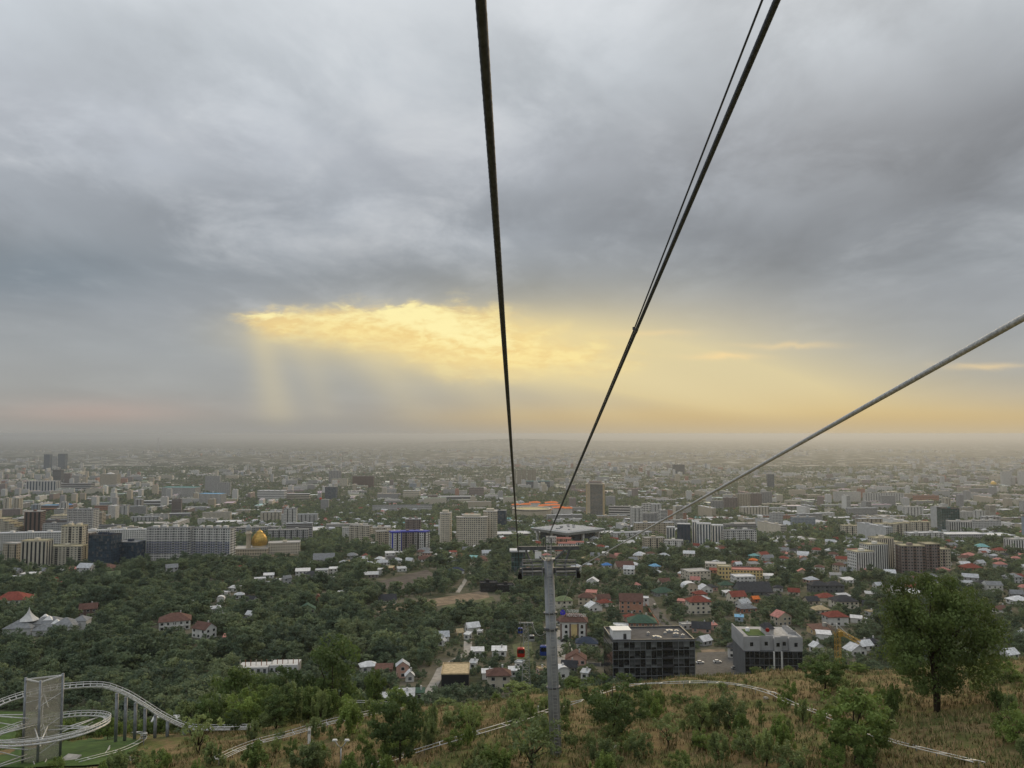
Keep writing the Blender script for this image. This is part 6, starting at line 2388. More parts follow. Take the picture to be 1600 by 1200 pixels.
def far_pylon():
    D = 350.0
    b = at(822, 1085, D)
    z = float(gz(b.x, D))
    root = thing('lattice_pylon', (b.x, D, z), 0, 'small lattice cableway pylon standing far below in the trees', 'pylon')
    o = Vector((b.x, D, z))
    top = at(822, 973, D) - o
    H = top.z
    lg = MB()
    w0, w1 = 2.2, .8
    cs = [(-1, -1), (1, -1), (1, 1), (-1, 1)]
    P = lambda c, t: Vector((c[0] * (w0 + (w1 - w0) * t), c[1] * (w0 + (w1 - w0) * t), H * t))
    for c in cs:
        mb = MB()
        mb.bar(P(c, 0) - Vector((0, 0, 2)), P(c, 1), .22, .22)
        mb.build('leg', M_STEEL, root)
    br = MB()
    N = 12
    for i in range(N):
        for k in range(4):
            c, c2 = cs[k], cs[(k + 1) % 4]
            br.bar(P(c, i / N), P(c2, (i + 1) / N), .11, .11)
            br.bar(P(c, (i + 1) / N), P(c2, (i + 1) / N), .11, .11)
    br.build('bracing', M_STEEL, root, 'stuff')
    mb = MB()
    mb.bar(top + Vector((-3.2, 0, 0)), top + Vector((3.2, 0, 0)), .5, .5)
    mb.build('cross_beam', M_STEEL, root)
    for s in (-2.9, 2.9):
        mb = MB()
        mb.box(tuple(top + Vector((s, 0, -.3))), (.4, 3.5, .5))
        mb.build('sheave_beam', M_STEELD, root)


far_pylon()


def cabin(px, py, D, paint, label):
    p = at(px, py, D)
    root = thing('cable_cabin', tuple(p), 0, label, 'cable car', 'cableway cabins')
    mb = MB()
    lo = [(-.85, -.95), (.85, -.95), (1.0, -.6), (1.0, .6), (.85, .95), (-.85, .95), (-1.0, .6), (-1.0, -.6)]
    rings = [(.78, -1.15), (1.0, -.95), (1.02, -.1)]
    for (s0, z0), (s1, z1) in zip(rings[:-1], rings[1:]):
        mb.hull([(x * s0, y * s0, z0) for x, y in lo], [(x * s1, y * s1, z1) for x, y in lo])
    mb.build('body', paint, root)
    mb = MB()
    mb.hull([(x * 1.0, y * 1.0, -.1) for x, y in lo], [(x * .9, y * .9, .85) for x, y in lo])
    mb.build('window', M_GLASSD, root)
    mb = MB()
    for (s0, z0), (s1, z1) in zip([(.94, .85), (.9, 1.05)], [(.9, 1.05), (.5, 1.2)]):
        mb.hull([(x * s0, y * s0, z0) for x, y in lo], [(x * s1, y * s1, z1) for x, y in lo])
    mb.build('roof', paint, root)
    mb = MB()
    for x, y in lo:
        mb.bar((x * 1.01, y * 1.01, -.1), (x * .91, y * .91, .85), .07, .07)
    mb.build('post', paint, root, 'stuff')
    mb = MB()
    mb.tube([(0, 0, 1.15), (0, 0, 2.2), (.25, 0, 2.9), (.15, 0, 3.6), (0, 0, 4.2)], .07, 8)
    mb.build('hanger', M_STEELD, root)
    mb = MB()
    mb.box((0, 0, 4.2), (.25, .9, .25))
    mb.build('grip', M_STEELD, root)


cabin(814, 1019, 205, M_REDP, 'red cable cabin with dark windows hanging over the clearing')
cabin(850, 1016, 190, M_BLUEP, 'blue cable cabin half hidden behind the pylon mast')
cabin(831, 997, 300, M_GREYP, 'small grey cable cabin beside the lattice pylon')
cabin(813, 985, 330, M_BLUEP, 'tiny blue cable cabin farthest down the line')


# ================================================================== ALPINE COASTER
def track(root, pts, gauge=.55, rails=.075, ties=.9, spine=True, bank=None, name='rail', guard=True):
    """Two running tubes, a spine below and cross ties along a line of places."""
    pts = [Vector(p) for p in pts]
    # smooth the line
    fine = []
    for i in range(len(pts) - 1):
        p0, p1, p2, p3 = pts[max(0, i - 1)], pts[i], pts[i + 1], pts[min(len(pts) - 1, i + 2)]
        n = max(2, int((p2 - p1).length / .8))
        for k in range(n):
            t = k / n
            fine.append(.5 * ((2 * p1) + (p2 - p0) * t + (2 * p0 - 5 * p1 + 4 * p2 - p3) * t * t + (3 * p1 - p0 - 3 * p2 + p3) * t ** 3))
    fine.append(pts[-1])
    L, Rr, S, LG, RG = [], [], [], [], []
    for i, p in enumerate(fine):
        t = (fine[min(i + 1, len(fine) - 1)] - fine[max(i - 1, 0)]).normalized()
        s = t.cross(Vector((0, 0, 1))).normalized()
        up = s.cross(t)
        if bank:
            c = Vector((bank[0], bank[1], p.z))
            inward = (c - p)
            inward.z = 0
            k = .55 * math.exp(-(max(0, inward.length - bank[2]) / 3.0) ** 2)
            sg = 1 if s.dot(inward) > 0 else -1
            s = (s - up * sg * k).normalized()
            up = s.cross(t)
        L.append(p - s * gauge / 2)
        Rr.append(p + s * gauge / 2)
        S.append(p - up * .34)
        LG.append(p - s * (gauge / 2 + .16) + up * .26)
        RG.append(p + s * (gauge / 2 + .16) + up * .26)
    for l in ((L, Rr, LG, RG) if guard else (L, Rr)):
        mb = MB()
        mb.tube(l, rails if l in (L, Rr) else rails * .6, 7)
        mb.build(name, M_STEELW, root)
    if spine:
        mb = MB()
        mb.tube(S, .13, 8)
        mb.build('spine', M_STEELW, root)
    tie = MB()
    step = max(1, int(ties / .8))
    for i in range(0, len(fine), step):
        tie.bar(L[i], Rr[i], .07, .07)
        if spine:
            tie.bar(S[i], L[i], .06, .06)
            tie.bar(S[i], Rr[i], .06, .06)
        if guard:
            tie.bar(L[i], LG[i], .05, .05)
            tie.bar(Rr[i], RG[i], .05, .05)
    tie.build('cross_tie', M_STEELW, root, 'stuff')
    return fine


M_STEELW = material('bright_galvanised', (.56, .57, .57), .42, .16, 1.5, .25)


def helix():
    cx, cyy, rad = -62.5, 105.0, 7.9
    ring = [(90, 36.1), (120, 36.35), (150, 36.65), (180, 37.0), (210, 37.3), (240, 37.6), (270, 37.85), (300, 38.0), (330, 38.2), (360, 38.5), (390, 39.1), (420, 39.7), (450, 40.1), (480, 40.4), (510, 40.7), (540, 41.0), (570, 41.3), (600, 41.6), (630, 41.9), (660, 42.2), (690, 42.6), (720, 43.0), (750, 43.3)]
    pts = [at(392, 1136, 119), at(340, 1137, 118), at(300, 1136, 117.5), at(275, 1128, 117), at(250, 1115, 116.5), at(225, 1099, 116), at(200, 1084, 115.5), at(180, 1076, 115), at(160, 1071, 114.4)]
    pts += [Vector((cx + rad * math.cos(R(a)), cyy + rad * math.sin(R(a)), -d)) for a, d in ring]
    root = thing('alpine_coaster', (0, 0, 0), 0, 'galvanised alpine coaster track, hump and descending spiral about the mesh tower', 'coaster track')
    root.location = (cx, cyy, float(gz(cx, cyy)))
    o = Vector(root.location)
    pts = [p - o for p in pts]
    fine = track(root, pts, gauge=.62, bank=(0, 0, rad))
    # posts under the hump
    for px, D, py in ((183, 115.5, 1077), (197, 115.8, 1083), (212, 116, 1092), (227, 116.3, 1101), (243, 116.6, 1111), (262, 116.8, 1121), (288, 117.2, 1132)):
        t = at(px, py + 4, D)
        b = float(gz(t.x, D))
        mb = MB()
        mb.tube([(t.x - o.x, D - o.y, b - o.z - 1), (t.x - o.x, D - o.y, t.z - o.z - .2)], .24, 10)
        mb.build('post', M_POST, root)
    # spokes from the tower to the track
    for a, d in ring[1::2]:
        ca, sa = math.cos(R(a)), math.sin(R(a))
        q = Vector((rad * ca, rad * sa, -d - o.z - .35))
        for tw in (-.5, .5):
            p = Vector((1.5 * math.cos(R(a) + tw), 1.5 * math.sin(R(a) + tw), -d - o.z - .5))
            mb = MB()
            mb.tube([p, q], .075, 7)
            mb.build('spoke', M_STEELW, root)
        mb = MB()
        mb.tube([Vector((1.6 * ca, 1.6 * sa, -d - o.z - 2.0)), q * .9 + Vector((0, 0, -.1))], .06, 7)
        mb.build('brace', M_STEELW, root)
    # the mesh clad tower
    tw = thing('coaster_tower', (cx, cyy, o.z), 0, 'triangular tower clad in pale mesh inside the coaster spiral', 'tower')
    H = -32.6 - o.z
    c3 = [(-2.15, -.3), (.55, -1.5), (1.75, 1.5)]
    mesh_m = bpy.data.materials.new('pale_netting')
    mesh_m.use_nodes = True
    t = mesh_m.node_tree
    Expr.tree = t
    bs = t.nodes['Principled BSDF']
    bs.inputs['Base Color'].default_value = (.46, .43, .36, 1)
    bs.inputs['Roughness'].default_value = .9
    tr = t.nodes.new('ShaderNodeBsdfTransparent')
    mx = t.nodes.new('ShaderNodeMixShader')
    gq = t.nodes.new('ShaderNodeTexCoord')
    nz = e_noise(gq.outputs['Object'], .6, 3, .5)
    fac = .44 + (nz - .5) * .25
    t.links.new(fac.s, mx.inputs[0])
    t.links.new(tr.outputs[0], mx.inputs[1])
    t.links.new(bs.outputs[0], mx.inputs[2])
    t.links.new(mx.outputs[0], t.nodes['Material Output'].inputs['Surface'])
    for i in range(3):
        p, q = Vector((*c3[i], 0)), Vector((*c3[(i + 1) % 3], 0))
        mb = MB()
        mb.tube([(p.x, p.y, -1.5), (p.x, p.y, H + .25)], .17, 10)
        mb.build('corner_post', M_POST, tw)
        mb = MB()
        u = (q - p).normalized() * .2
        a, b = p + u, q - u
        mb.poly([(a.x, a.y, .2), (b.x, b.y, .2), (b.x, b.y, H - .1), (a.x, a.y, H - .1)])
        mb.build('netting', mesh_m, tw)
        mb = MB()
        mb.bar((p.x, p.y, H), (q.x, q.y, H), .16, .16)
        mb.build('top_beam', M_STEELW, tw)
        for z in (H * .72, H * .42, H * .15):
            mb = MB()
            mb.bar((a.x, a.y, z), (b.x, b.y, z + .8), .07, .07)
            mb.build('tower_brace', M_STEELW, tw)
    # ramp plate at the foot
    rp = thing('ramp_plate', at(101, 1190, 103), R(-10), 'pale slanted plate at the foot of the mesh tower', 'plate')
    mb = MB()
    mb.hull([(-1, -1.1, -.3), (1.2, -1.1, -.3), (1.6, 1.1, .4), (-.4, 1.1, .4)], [(-1, -1.1, -.15), (1.2, -1.1, -.15), (1.6, 1.1, .55), (-.4, 1.1, .55)])
    mb.build('plate', M_CONC, rp)
    mb = MB()
    for x in (-.6, .9):
        mb.bar((x, .6, -1.2), (x, .6, .3), .15, .15)
    mb.build('support', M_POST, rp)


helix()


def ground_track(pix, label, D=None, lift=.65, guard=False, name='alpine_coaster_track', posts=True):
    pts = []
    for i, p in enumerate(pix):
        if len(p) == 3:
            q = at(*p)
        else:
            q = hit(*p)
            q.z += lift
        pts.append(q)
    root = thing(name, tuple(pts[0]), 0, label, 'coaster track', 'alpine coaster tracks on the slope')
    o = Vector(root.location)
    fine = track(root, [p - o for p in pts], gauge=.85, rails=.042, ties=4.0, spine=False, guard=guard)
    mb = MB()
    for p in fine[::4]:
        w = p + o
        mb.bar((p.x, p.y, p.z), (p.x, p.y, float(gz(w.x, w.y)) - o.z - .3), .07, .07)
    mb.build('stilt', M_POST, root, 'stuff')


ground_track([(342, 1196), (375, 1180), (410, 1167), (450, 1157), (500, 1142), (545, 1131), (585, 1122), (625, 1114)], 'twin rail coaster track crossing the dry slope above the lamp', guard=True)
ground_track([(585, 1206), (640, 1187), (700, 1168), (770, 1147), (830, 1128), (880, 1110), (910, 1102)], 'twin rail coaster track running up to the pylon foot')
ground_track([(918, 1098), (955, 1084), (990, 1077), (1040, 1074), (1105, 1073), (1150, 1077), (1185, 1085), (1212, 1094)], 'coaster track half hidden by shrubs at the brow of the hill')
ground_track([(1204, 1087), (1235, 1104), (1280, 1120), (1330, 1141), (1380, 1161), (1440, 1178), (1530, 1201)], 'coaster track slanting down the dry slope below the big tree', lift=.45)
ground_track([(150, 1147), (185, 1147), (215, 1149), (224, 1156), (218, 1164), (190, 1177), (150, 1188), (120, 1196)], 'low coaster curve around the mown lawn', lift=.5)
ground_track([(458, 1107, 132), (490, 1101, 132), (520, 1097, 132), (560, 1096, 132), (610, 1098, 132)], 'coaster track seen through the tall tree at the brow')

# lawn in the coaster bowl
hw = lambda a, b: hit(a, b)
drape('lawn', [hw(-60, 1204), hw(-50, 1175), hw(-40, 1150), hw(-20, 1112)], [hw(190, 1200), hw(206, 1178), hw(222, 1160), hw(248, 1117)], M_LAWN, 'bright mown lawn inside the coaster bowl', off=.22)


def loading_sheds():
    for (px, py, D, L, W, yaw, label) in ((276, 1130, 150, 9, 5, 10, 'grey blue low shed behind the coaster track'), (318, 1122, 150, 12, 3.6, 62, 'long sloping white roof of the coaster station, nearer the hump'), (345, 1118, 154, 13, 3.6, 62, 'long sloping white roof of the coaster station, beside the leafy hill tree')):
        c = at(px, py, D)
        root = thing('station_shed', (c.x, D, c.z), R(yaw), label, 'shed', 'coaster station sheds')
        mb = MB()
        mb.box((0, 0, -3), (L, W, 5))
        mb.build('wall', wall_mat('pale grey'), root)
        mb = MB()
        mb.hull([(-L / 2 - .4, -W / 2 - .4, -.5), (L / 2 + .4, -W / 2 - .4, -.5), (L / 2 + .4, W / 2 + .4, .4), (-L / 2 - .4, W / 2 + .4, .4)], [(-L / 2 - .4, -W / 2 - .4, -.3), (L / 2 + .4, -W / 2 - .4, -.3), (L / 2 + .4, W / 2 + .4, .6), (-L / 2 - .4, W / 2 + .4, .6)])
        mb.build('roof', roof_mat('silver' if yaw == 10 else 'white'), root)
        mb = MB()
        for x in (-L / 2, 0, L / 2):
            for y in (-W / 2, W / 2):
                mb.bar((x, y, -1), (x, y, -9), .3, .3)
        mb.build('post', M_POST, root, 'stuff')


loading_sheds()


def deck_lot():
    """The walled terraces seen through the trees at the brow."""
    for (x0, x1, py, D, h, label) in ((405, 470, 1122, 137, 2.2, 'pale terrace wall by the coaster station under leafy trees'), (470, 585, 1124, 140, 2.6, 'long pale terrace wall seen through the tall tree')):
        a, b = at(x0, py, D), at(x1, py - 5, D + 3)
        root = thing('terrace_wall', tuple(a), 0, label, 'wall', 'terrace walls')
        mb = MB()
        n = 6
        for k in range(n):
            p, q = (b - a) * (k / n), (b - a) * ((k + 1) / n)
            mb.bar(p - Vector((0, 0, h)), q - Vector((0, 0, h)), .4, h * 2)
        mb.build('wall_run', wall_mat('pale grey'), root)
        mb = MB()
        for k in range(n + 1):
            p = (b - a) * (k / n)
            mb.bar(p, p + Vector((0, 0, 1.0)), .08, .08)
        mb.bar((0, 0, 1.0), (b - a) + Vector((0, 0, 1.0)), .08, .08)
        mb.build('railing', M_STEELW, root)


deck_lot()


def street_lamp():
    p = hit(532, 1199)
    b = at(532, 1204, p.y)
    root = thing('street_lamp', (p.x, p.y, float(gz(p.x, p.y)) - .3), 0, 'thin grey street lamp with two upswept arms', 'street lamp')
    o = Vector(root.location)
    P = lambda px, py: at(px, py, p.y) - o
    mb = MB()
    j = P(533, 1169)
    mb.tube([(0, 0, -.3), j], [.09, .06], 10)
    mb.build('pole', M_STEEL, root)
    for px in (523, 542):
        e = P(px, 1156.5)
        mb = MB()
        mb.tube([j, j.lerp(e, .5) + Vector((0, 0, -.1)), e], .05, 8)
        arm = mb.build('arm', M_STEEL, root)
        mb = MB()
        sgn = -1 if px < 533 else 1
        mb.hull([e + Vector((-.28, -.12, -.05)), e + Vector((.28, -.12, -.05)), e + Vector((.28, .12, -.05)), e + Vector((-.28, .12, -.05))], [e + Vector((-.2, -.09, .1)), e + Vector((.2, -.09, .1)), e + Vector((.2, .09, .1)), e + Vector((-.2, .09, .1))])
        mb.build('lamp_head', M_WHITEP, arm)


street_lamp()

for (px, yb, yt, w, lb) in ((483, 1162, 1139, .34, 'white marker post beside the coaster track above the lamp'), (842, 1114, 1103, .3, 'short white marker post by the pylon mast')):
    p = hit(px, yb)
    root = thing('marker_post', tuple(p), 0, lb, 'post', 'white marker posts')
    h = at(px, yt, p.y).z - p.z
    mb = MB()
    mb.box((0, 0, h / 2 - .2), (w, .12, h + .4))
    mb.build('post', M_WHITEP, root)
    mb = MB()
    mb.box((0, -.075, h * .78), (w * .8, .03, h * .2))
    mb.build('plate', M_STEEL, root)


# ================================================================== TREES
RG = np.random.default_rng(5)


def unit(v):
    return v / np.maximum(np.linalg.norm(v, axis=-1, keepdims=True), 1e-9)


def leaf_quads(c, nrm, s, rg):
    n = len(c)
    u = unit(np.cross(nrm, unit(rg.normal(size=(n, 3)))))
    w = np.cross(nrm, u)
    s = s[:, None]
    a = rg.uniform(.35, .6, (n, 1))
    k = rg.uniform(-.12, .12, (n, 1)) * s * nrm
    return np.stack([c - u * s * .5, c - w * s * a * .6 + k, c + u * s * .5, c + w * s * a * .6 - k], 1)


def clump_leaves(centers, radii, per, size, rg, flat=.8, jit=.65):
    C, N, S = [], [], []
    for c, r in zip(centers, radii):
        d = unit(rg.normal(size=(per, 3)))
        d[:, 2] = d[:, 2] * .9 + .12
        d = unit(d)
        rr = r * rg.uniform(.55, 1.12, (per, 1)) * (1 + .25 * rg.normal(size=(per, 1)) * .4)
        C.append(c + d * rr * np.array([1, 1, flat]))
        N.append(unit(d + jit * rg.normal(size=(per, 3))))
        S.append(size * rg.uniform(.6, 1.35, per))
    return leaf_quads(np.concatenate(C), np.concatenate(N), np.concatenate(S), rg)


def crown_centers(shape, n, rg):
    """Clump centres in a crown of height 1 from the ground up, half width about .4."""
    out = []
    while len(out) < n:
        p = rg.uniform((-.5, -.5, .08 if shape in ('bush', 'bushy', 'spray') else .2), (.5, .5, 1.0))
        r = math.hypot(p[0], p[1])
        z = p[2]
        if shape == 'round':
            lim = .45 * math.sqrt(max(0, 1 - ((z - .58) / .42) ** 2))
        elif shape == 'vase':
            lim = .12 + .38 * min(1, max(0, (z - .2) / .45)) * (1 if z < .8 else max(0, 1 - (z - .8) / .25))
        elif shape == 'great':
            lim = .47 * max(0, 1 - abs((z - .57) / .43) ** 2.6) ** .5 * (1 + .14 * math.sin(math.atan2(p[1], p[0]) * 3 + z * 7))
        elif shape == 'tall':
            lim = .26 * math.sqrt(max(0, 1 - ((z - .56) / .46) ** 2)) * (1 + .25 * math.sin(z * 17))
        elif shape == 'spray':
            lim = .30 * (min(1, max(0, (z + .05) / .35)) if z < .55 else max(0, 1 - ((z - .55) / .47) ** 1.6)) * (1 + .4 * math.sin(math.atan2(p[1], p[0]) * 5 + z * 3))
        elif shape == 'bushy':
            lim = .40 * (min(1, max(0, (z + .02) / .3)) if z < .5 else math.sqrt(max(0, 1 - ((z - .5) / .5) ** 2))) * (1 + .3 * math.sin(math.atan2(p[1], p[0]) * 4 + z * 5))
        elif shape == 'bush':
            lim = .5 * math.sqrt(max(0, 1 - ((z - .4) / .6) ** 2))
        else:
            lim = .5 * math.sqrt(max(0, 1 - ((z - .62) / .40) ** 2))
        if r < lim and (r > lim * .45 or rg.random() < .35 or z > .8):
            out.append(p)
    return np.array(out)


def make_tree_mesh(name, shape, clumps, per, leaf, cr, mat, rg, trunk_r=.018, limbs=6, flat=.8, jit=.5):
    cs = crown_centers(shape, clumps, rg)
    cs[:, :2] *= 1 + .2 * np.sin(np.arctan2(cs[:, 1], cs[:, 0]) * 3 + rg.uniform(0, 6))[:, None]
    q = clump_leaves(cs, rg.uniform(.7, 1.25, clumps) * cr, per, leaf, rg, flat, jit)
    crown = quads_mesh(name + '_crown', q, mat)
    mb = MB()
    lean = rg.uniform(-.04, .04, 2)
    fork = .22 if shape in ('vase', 'bush') else .34
    if shape in ('vase', 'bush', 'bushy', 'spray'):
        nst = 4
        for k in range(nst):
            i = rg.integers(len(cs))
            e = Vector(cs[i])
            mb.tube([(rg.uniform(-.015, .015), rg.uniform(-.015, .015), -.08), Vector((lean[0], lean[1], .12)).lerp(e, .25), Vector((0, 0, .25)).lerp(e, .7), e], [trunk_r, trunk_r * .75, trunk_r * .5, trunk_r * .15], 6)
    else:
        mb.tube([(0, 0, -.08), (lean[0] * .5, lean[1] * .5, fork * .5), (lean[0], lean[1], fork), (lean[0] * 1.5, lean[1] * 1.5, .6), (lean[0], lean[1], .85)], [trunk_r * 1.3, trunk_r, trunk_r * .85, trunk_r * .5, trunk_r * .15], 7)
    if shape == 'great':
        mb.tube([(.01, 0, -.02), (.035, .01, .15), (.075, .02, .34), (.12, .03, .6)], [trunk_r * 1.0, trunk_r * .7, trunk_r * .6, trunk_r * .2], 7)
    for k in range(limbs):
        e = Vector(cs[rg.integers(len(cs))])
        b = Vector((lean[0], lean[1], fork * rg.uniform(.8, 1.3)))
        mb.tube([b, b.lerp(e, .5) + Vector((0, 0, .03)), e], [trunk_r * .5, trunk_r * .33, trunk_r * .1], 5)
    trunk = mb.mesh(name + '_trunk', M_BARK)
    return trunk, crown


# every template is one metre high; trees scale it
TREES = {}


def templates():
    rg = np.random.default_rng(21)
    for i in range(5):
        TREES['wood', i] = make_tree_mesh('wood_tree', ('round', 'round', 'wide', 'bush', 'tall')[i], 24, 42, .085, .13, LEAF[('wood', 'wood2', 'wood3', 'wood', 'wood3')[i]], rg, .016, 4, .8, .32)
    for i in range(4):
        TREES['hill', i] = make_tree_mesh('hill_tree', ('round', 'bushy', 'round', 'tall')[i], 80, 75, .048, .085, LEAF[('hill', 'hill2', 'hilld', 'hill')[i]], rg, .020, 7)
    for i in range(4):
        TREES['shrub', i] = make_tree_mesh('shrub', ('spray', 'bushy', 'spray', 'bush')[i], 52, 75, .058, (.062, .085, .062, .09)[i], LEAF[('hill', 'hill2', 'hill2', 'hill')[i]], rg, .016, 5, (2.2, 1.3, 2.2, 1.2)[i], .7)
    TREES['dark', 0] = make_tree_mesh('dark_tree', 'wide', 70, 80, .042, .08, LEAF['hilld'], rg, .024, 10, .6)
    TREES['sparse', 0] = make_tree_mesh('sparse_tree', 'vase', 30, 32, .06, .09, LEAF['hill2'], rg, .018, 10)
    TREES['great', 0] = make_tree_mesh('great_tree', 'great', 170, 150, .027, .095, LEAF['great'], rg, .022, 6, .8, .4)
    TREES['tall', 0] = make_tree_mesh('tall_tree', 'tall', 60, 80, .036, .075, LEAF['hilld'], rg, .016, 9)


templates()


def tree(key, loc, h, rz, label, cat='tree', group=None, name='tree', sx=1.0, phrase=None):
    root = thing(name, loc, rz, label, cat, group)
    root.scale = (h * sx, h * sx, h)
    t, c = TREES[key]
    link('trunk', t, root)
    link('crown', c, root)
    return root


# ---- trees of the near slope, each with its own place: (px, base, top, width, kind, label)
HILL = [
    (1465, 1112, 905, 185, ('great', 0), 'big broad green tree standing alone on the dry slope'),
    (962, 1156, 1056, 104, ('dark', 0), 'dark spreading tree with bare leaning trunk beside the pylon'),
    (625, 1196, 1082, 78, ('hill', 2), 'dark leafy tree standing between lamp and second coaster track'),
    (1338, 1196, 1078, 104, ('hill', 0), 'leafy tree hiding part of the coaster track below the big tree'),
    (1393, 1122, 1066, 36, ('shrub', 0), 'dark narrow shrub in the hollow beside the big tree'),
    (1290, 1080, 1022, 62, ('hill', 2), 'round dark tree at the brow below the tower crane'),
    (1092, 1142, 1082, 42, ('hill', 1), 'small fruit tree with a clean stem on the dry slope'),
    (1045, 1168, 1112, 44, ('sparse', 0), 'small bare branched tree with thin leaves on the dry slope'),
    (1142, 1146, 1080, 56, ('shrub', 1), 'grey green leafy shrub beyond the small fruit tree'),
    (830, 1205, 1112, 92, ('sparse', 0), 'willowy shrub with long sprays before the pylon foot'),
    (1590, 1160, 1098, 60, ('shrub', 3), 'dense shrub at the picture edge below the big tree'),
    (310, 1178, 1112, 52, ('sparse', 0), 'thin twiggy tree beside the coaster hump'),
    (545, 1148, 1092, 56, ('shrub', 0), 'grey green shrub between coaster track and tall tree'),
    (672, 1168, 1124, 38, ('shrub', 2), 'small leafy shrub before the dark leafy tree'),
    (735, 1152, 1092, 30, ('sparse', 0), 'narrow sapling pair on the dry grass'),
    (675, 1152, 1098, 26, ('shrub', 2), 'narrow sapling close to the dark leafy tree'),
    (712, 1140, 1100, 46, ('shrub', 1), 'round pale shrub on the dry grass'),
    (1000, 1186, 1140, 42, ('shrub', 1), 'low green shrub under the dark spreading tree'),
    (1100, 1172, 1140, 34, ('shrub', 3), 'low round shrub below the small fruit tree'),
    (1165, 1182, 1140, 44, ('shrub', 1), 'low spreading shrub on the dry slope above the frame edge'),
    (1222, 1176, 1118, 50, ('shrub', 0), 'leafy shrub beside the lower coaster track'),
    (1235, 1210, 1160, 56, ('shrub', 1), 'broad low shrub at the foot of the picture'),
    (400, 1206, 1160, 58, ('shrub', 0), 'leafy shrub in front of the lower coaster track by the lamp'),
    (480, 1212, 1166, 60, ('shrub', 2), 'shrub beside the lamp pole'),
    (880, 1140, 1118, 22, ('shrub', 3), 'tiny shrub right of the pylon mast'),
    (1255, 1132, 1090, 30, ('shrub', 2), 'upright young shrub on the grassy knoll'),
    (1306, 1120, 1088, 26, ('shrub', 2), 'young shrub on the knoll near the crane'),
    (950, 1206, 1172, 44, ('shrub', 1), 'low shrub at the foot of the picture beside the concrete block'),
    (1060, 1206, 1172, 40, ('shrub', 3), 'round low shrub at the foot of the picture, centre of the slope'),
    (1530, 1070, 1030, 44, ('shrub', 1), 'green shrub behind the big tree'),
    (1575, 1064, 1034, 40, ('shrub', 3), 'low shrub at the knoll top beside the picture edge'),
    (1560, 1108, 1074, 34, ('shrub', 0), 'small shrub between big tree and picture edge'),
    (780, 1206, 1160, 70, ('shrub', 0), 'broad shrub beside the willowy sprays'),
    (240, 1206, 1176, 44, ('shrub', 3), 'low green shrub below the coaster posts'),
    (215, 1192, 1168, 30, ('shrub', 1), 'small green shrub at the lawn edge under the posts'),
    (330, 1196, 1158, 36, ('shrub', 2), 'small shrub at the start of the lower coaster track'),
]
# ---- trees just over the brow, their feet hidden: (px, top, distance, height, width px, kind, label)
BROW = [
    (525, 992, 150, 15, 74, ('tall', 0), 'tall slender dark tree rising over the terrace walls'),
    (585, 1046, 140, 10, 46, ('hill', 3), 'slim tree beside the tall slender one'),
    (448, 1042, 146, 11, 84, ('hill', 2), 'broad dark tree over the terrace wall'),
    (375, 1044, 150, 11, 96, ('hill', 0), 'broad leafy tree above the coaster station'),
    (418, 1070, 134, 9, 60, ('hill', 0), 'leafy tree in front of the terrace wall'),
    (345, 1082, 132, 8, 60, ('hill', 1), 'grey green tree next to the white station roofs'),
    (490, 1072, 130, 8, 50, ('hill', 1), 'grey green tree below the tall slender one'),
    (620, 1074, 132, 8, 50, ('hill', 3), 'slim tree before the grey metal roofs'),
    (775, 1082, 128, 6, 46, ('shrub', 0), 'bushy shrub on the brow below the brown roof'),
    (815, 1064, 130, 7, 54, ('hill', 1), 'bushy grey green tree on the brow beside the pylon'),
    (895, 1058, 128, 7, 58, ('hill', 0), 'round green tree on the brow just past the pylon mast'),
    (735, 1092, 122, 6, 46, ('shrub', 1), 'bushy shrub on the brow, nearer the alley'),
    (700, 1090, 126, 6, 50, ('hill', 1), 'grey green tree on the brow at the alley foot'),
    (1000, 1064, 122, 7, 62, ('shrub', 0), 'bushy shrub on the brow below the dark glass office'),
    (1050, 1070, 118, 6, 58, ('shrub', 1), 'broad shrub on the brow below the office corner'),
    (1180, 1042, 124, 9, 78, ('hill', 0), 'leafy tree on the brow before the roof garden building'),
    (1232, 1040, 122, 9, 66, ('hill', 0), 'leafy tree on the brow below the white stepped building'),
    (1150, 1058, 126, 7, 52, ('hill', 1), 'grey green tree on the brow beside the car park'),
    (1340, 1036, 118, 7, 62, ('hill', 0), 'green tree on the brow between crane and big tree'),
    (1366, 1056, 112, 6, 50, ('hill', 1), 'grey green tree against the big tree'),
    (950, 1068, 124, 6, 46, ('shrub', 2), 'shrub on the brow behind the dark spreading tree'),
    (850, 1090, 112, 5, 40, ('shrub', 3), 'low bright shrub beside the pylon mast'),
    (1100, 1064, 124, 6, 54, ('shrub', 2), 'shrub on the brow behind the hidden coaster track'),
]


BROW += [(px, yt, D, 4, w, ('shrub', k), lb) for px, yt, D, w, k, lb in (
    (1012, 1076, 104, 40, 1, 'round shrub hiding the coaster track below the office cabin'), (972, 1082, 102, 34, 0, 'upright shrub before the track, next to the dark spreading tree'), (1062, 1082, 100, 40, 3, 'broad shrub in front of the middle of the brow track'),
    (1128, 1066, 106, 36, 2, 'slim shrub where the brow track vanishes'), (1190, 1078, 102, 36, 0, 'slim shrub at the end of the brow track'), (1085, 1078, 108, 30, 2, 'slim sapling standing behind the brow track'), (1215, 1096, 98, 30, 1, 'small round shrub before the knoll'))]


def tree_at(px, py, D):
    r = ray(px, py)
    return r.x * D


WIDTH = {'great': 1.12, 'dark': 1.0, 'hill': .9, 'shrub': 1.0, 'sparse': .85, 'tall': .55, 'wood': .9}


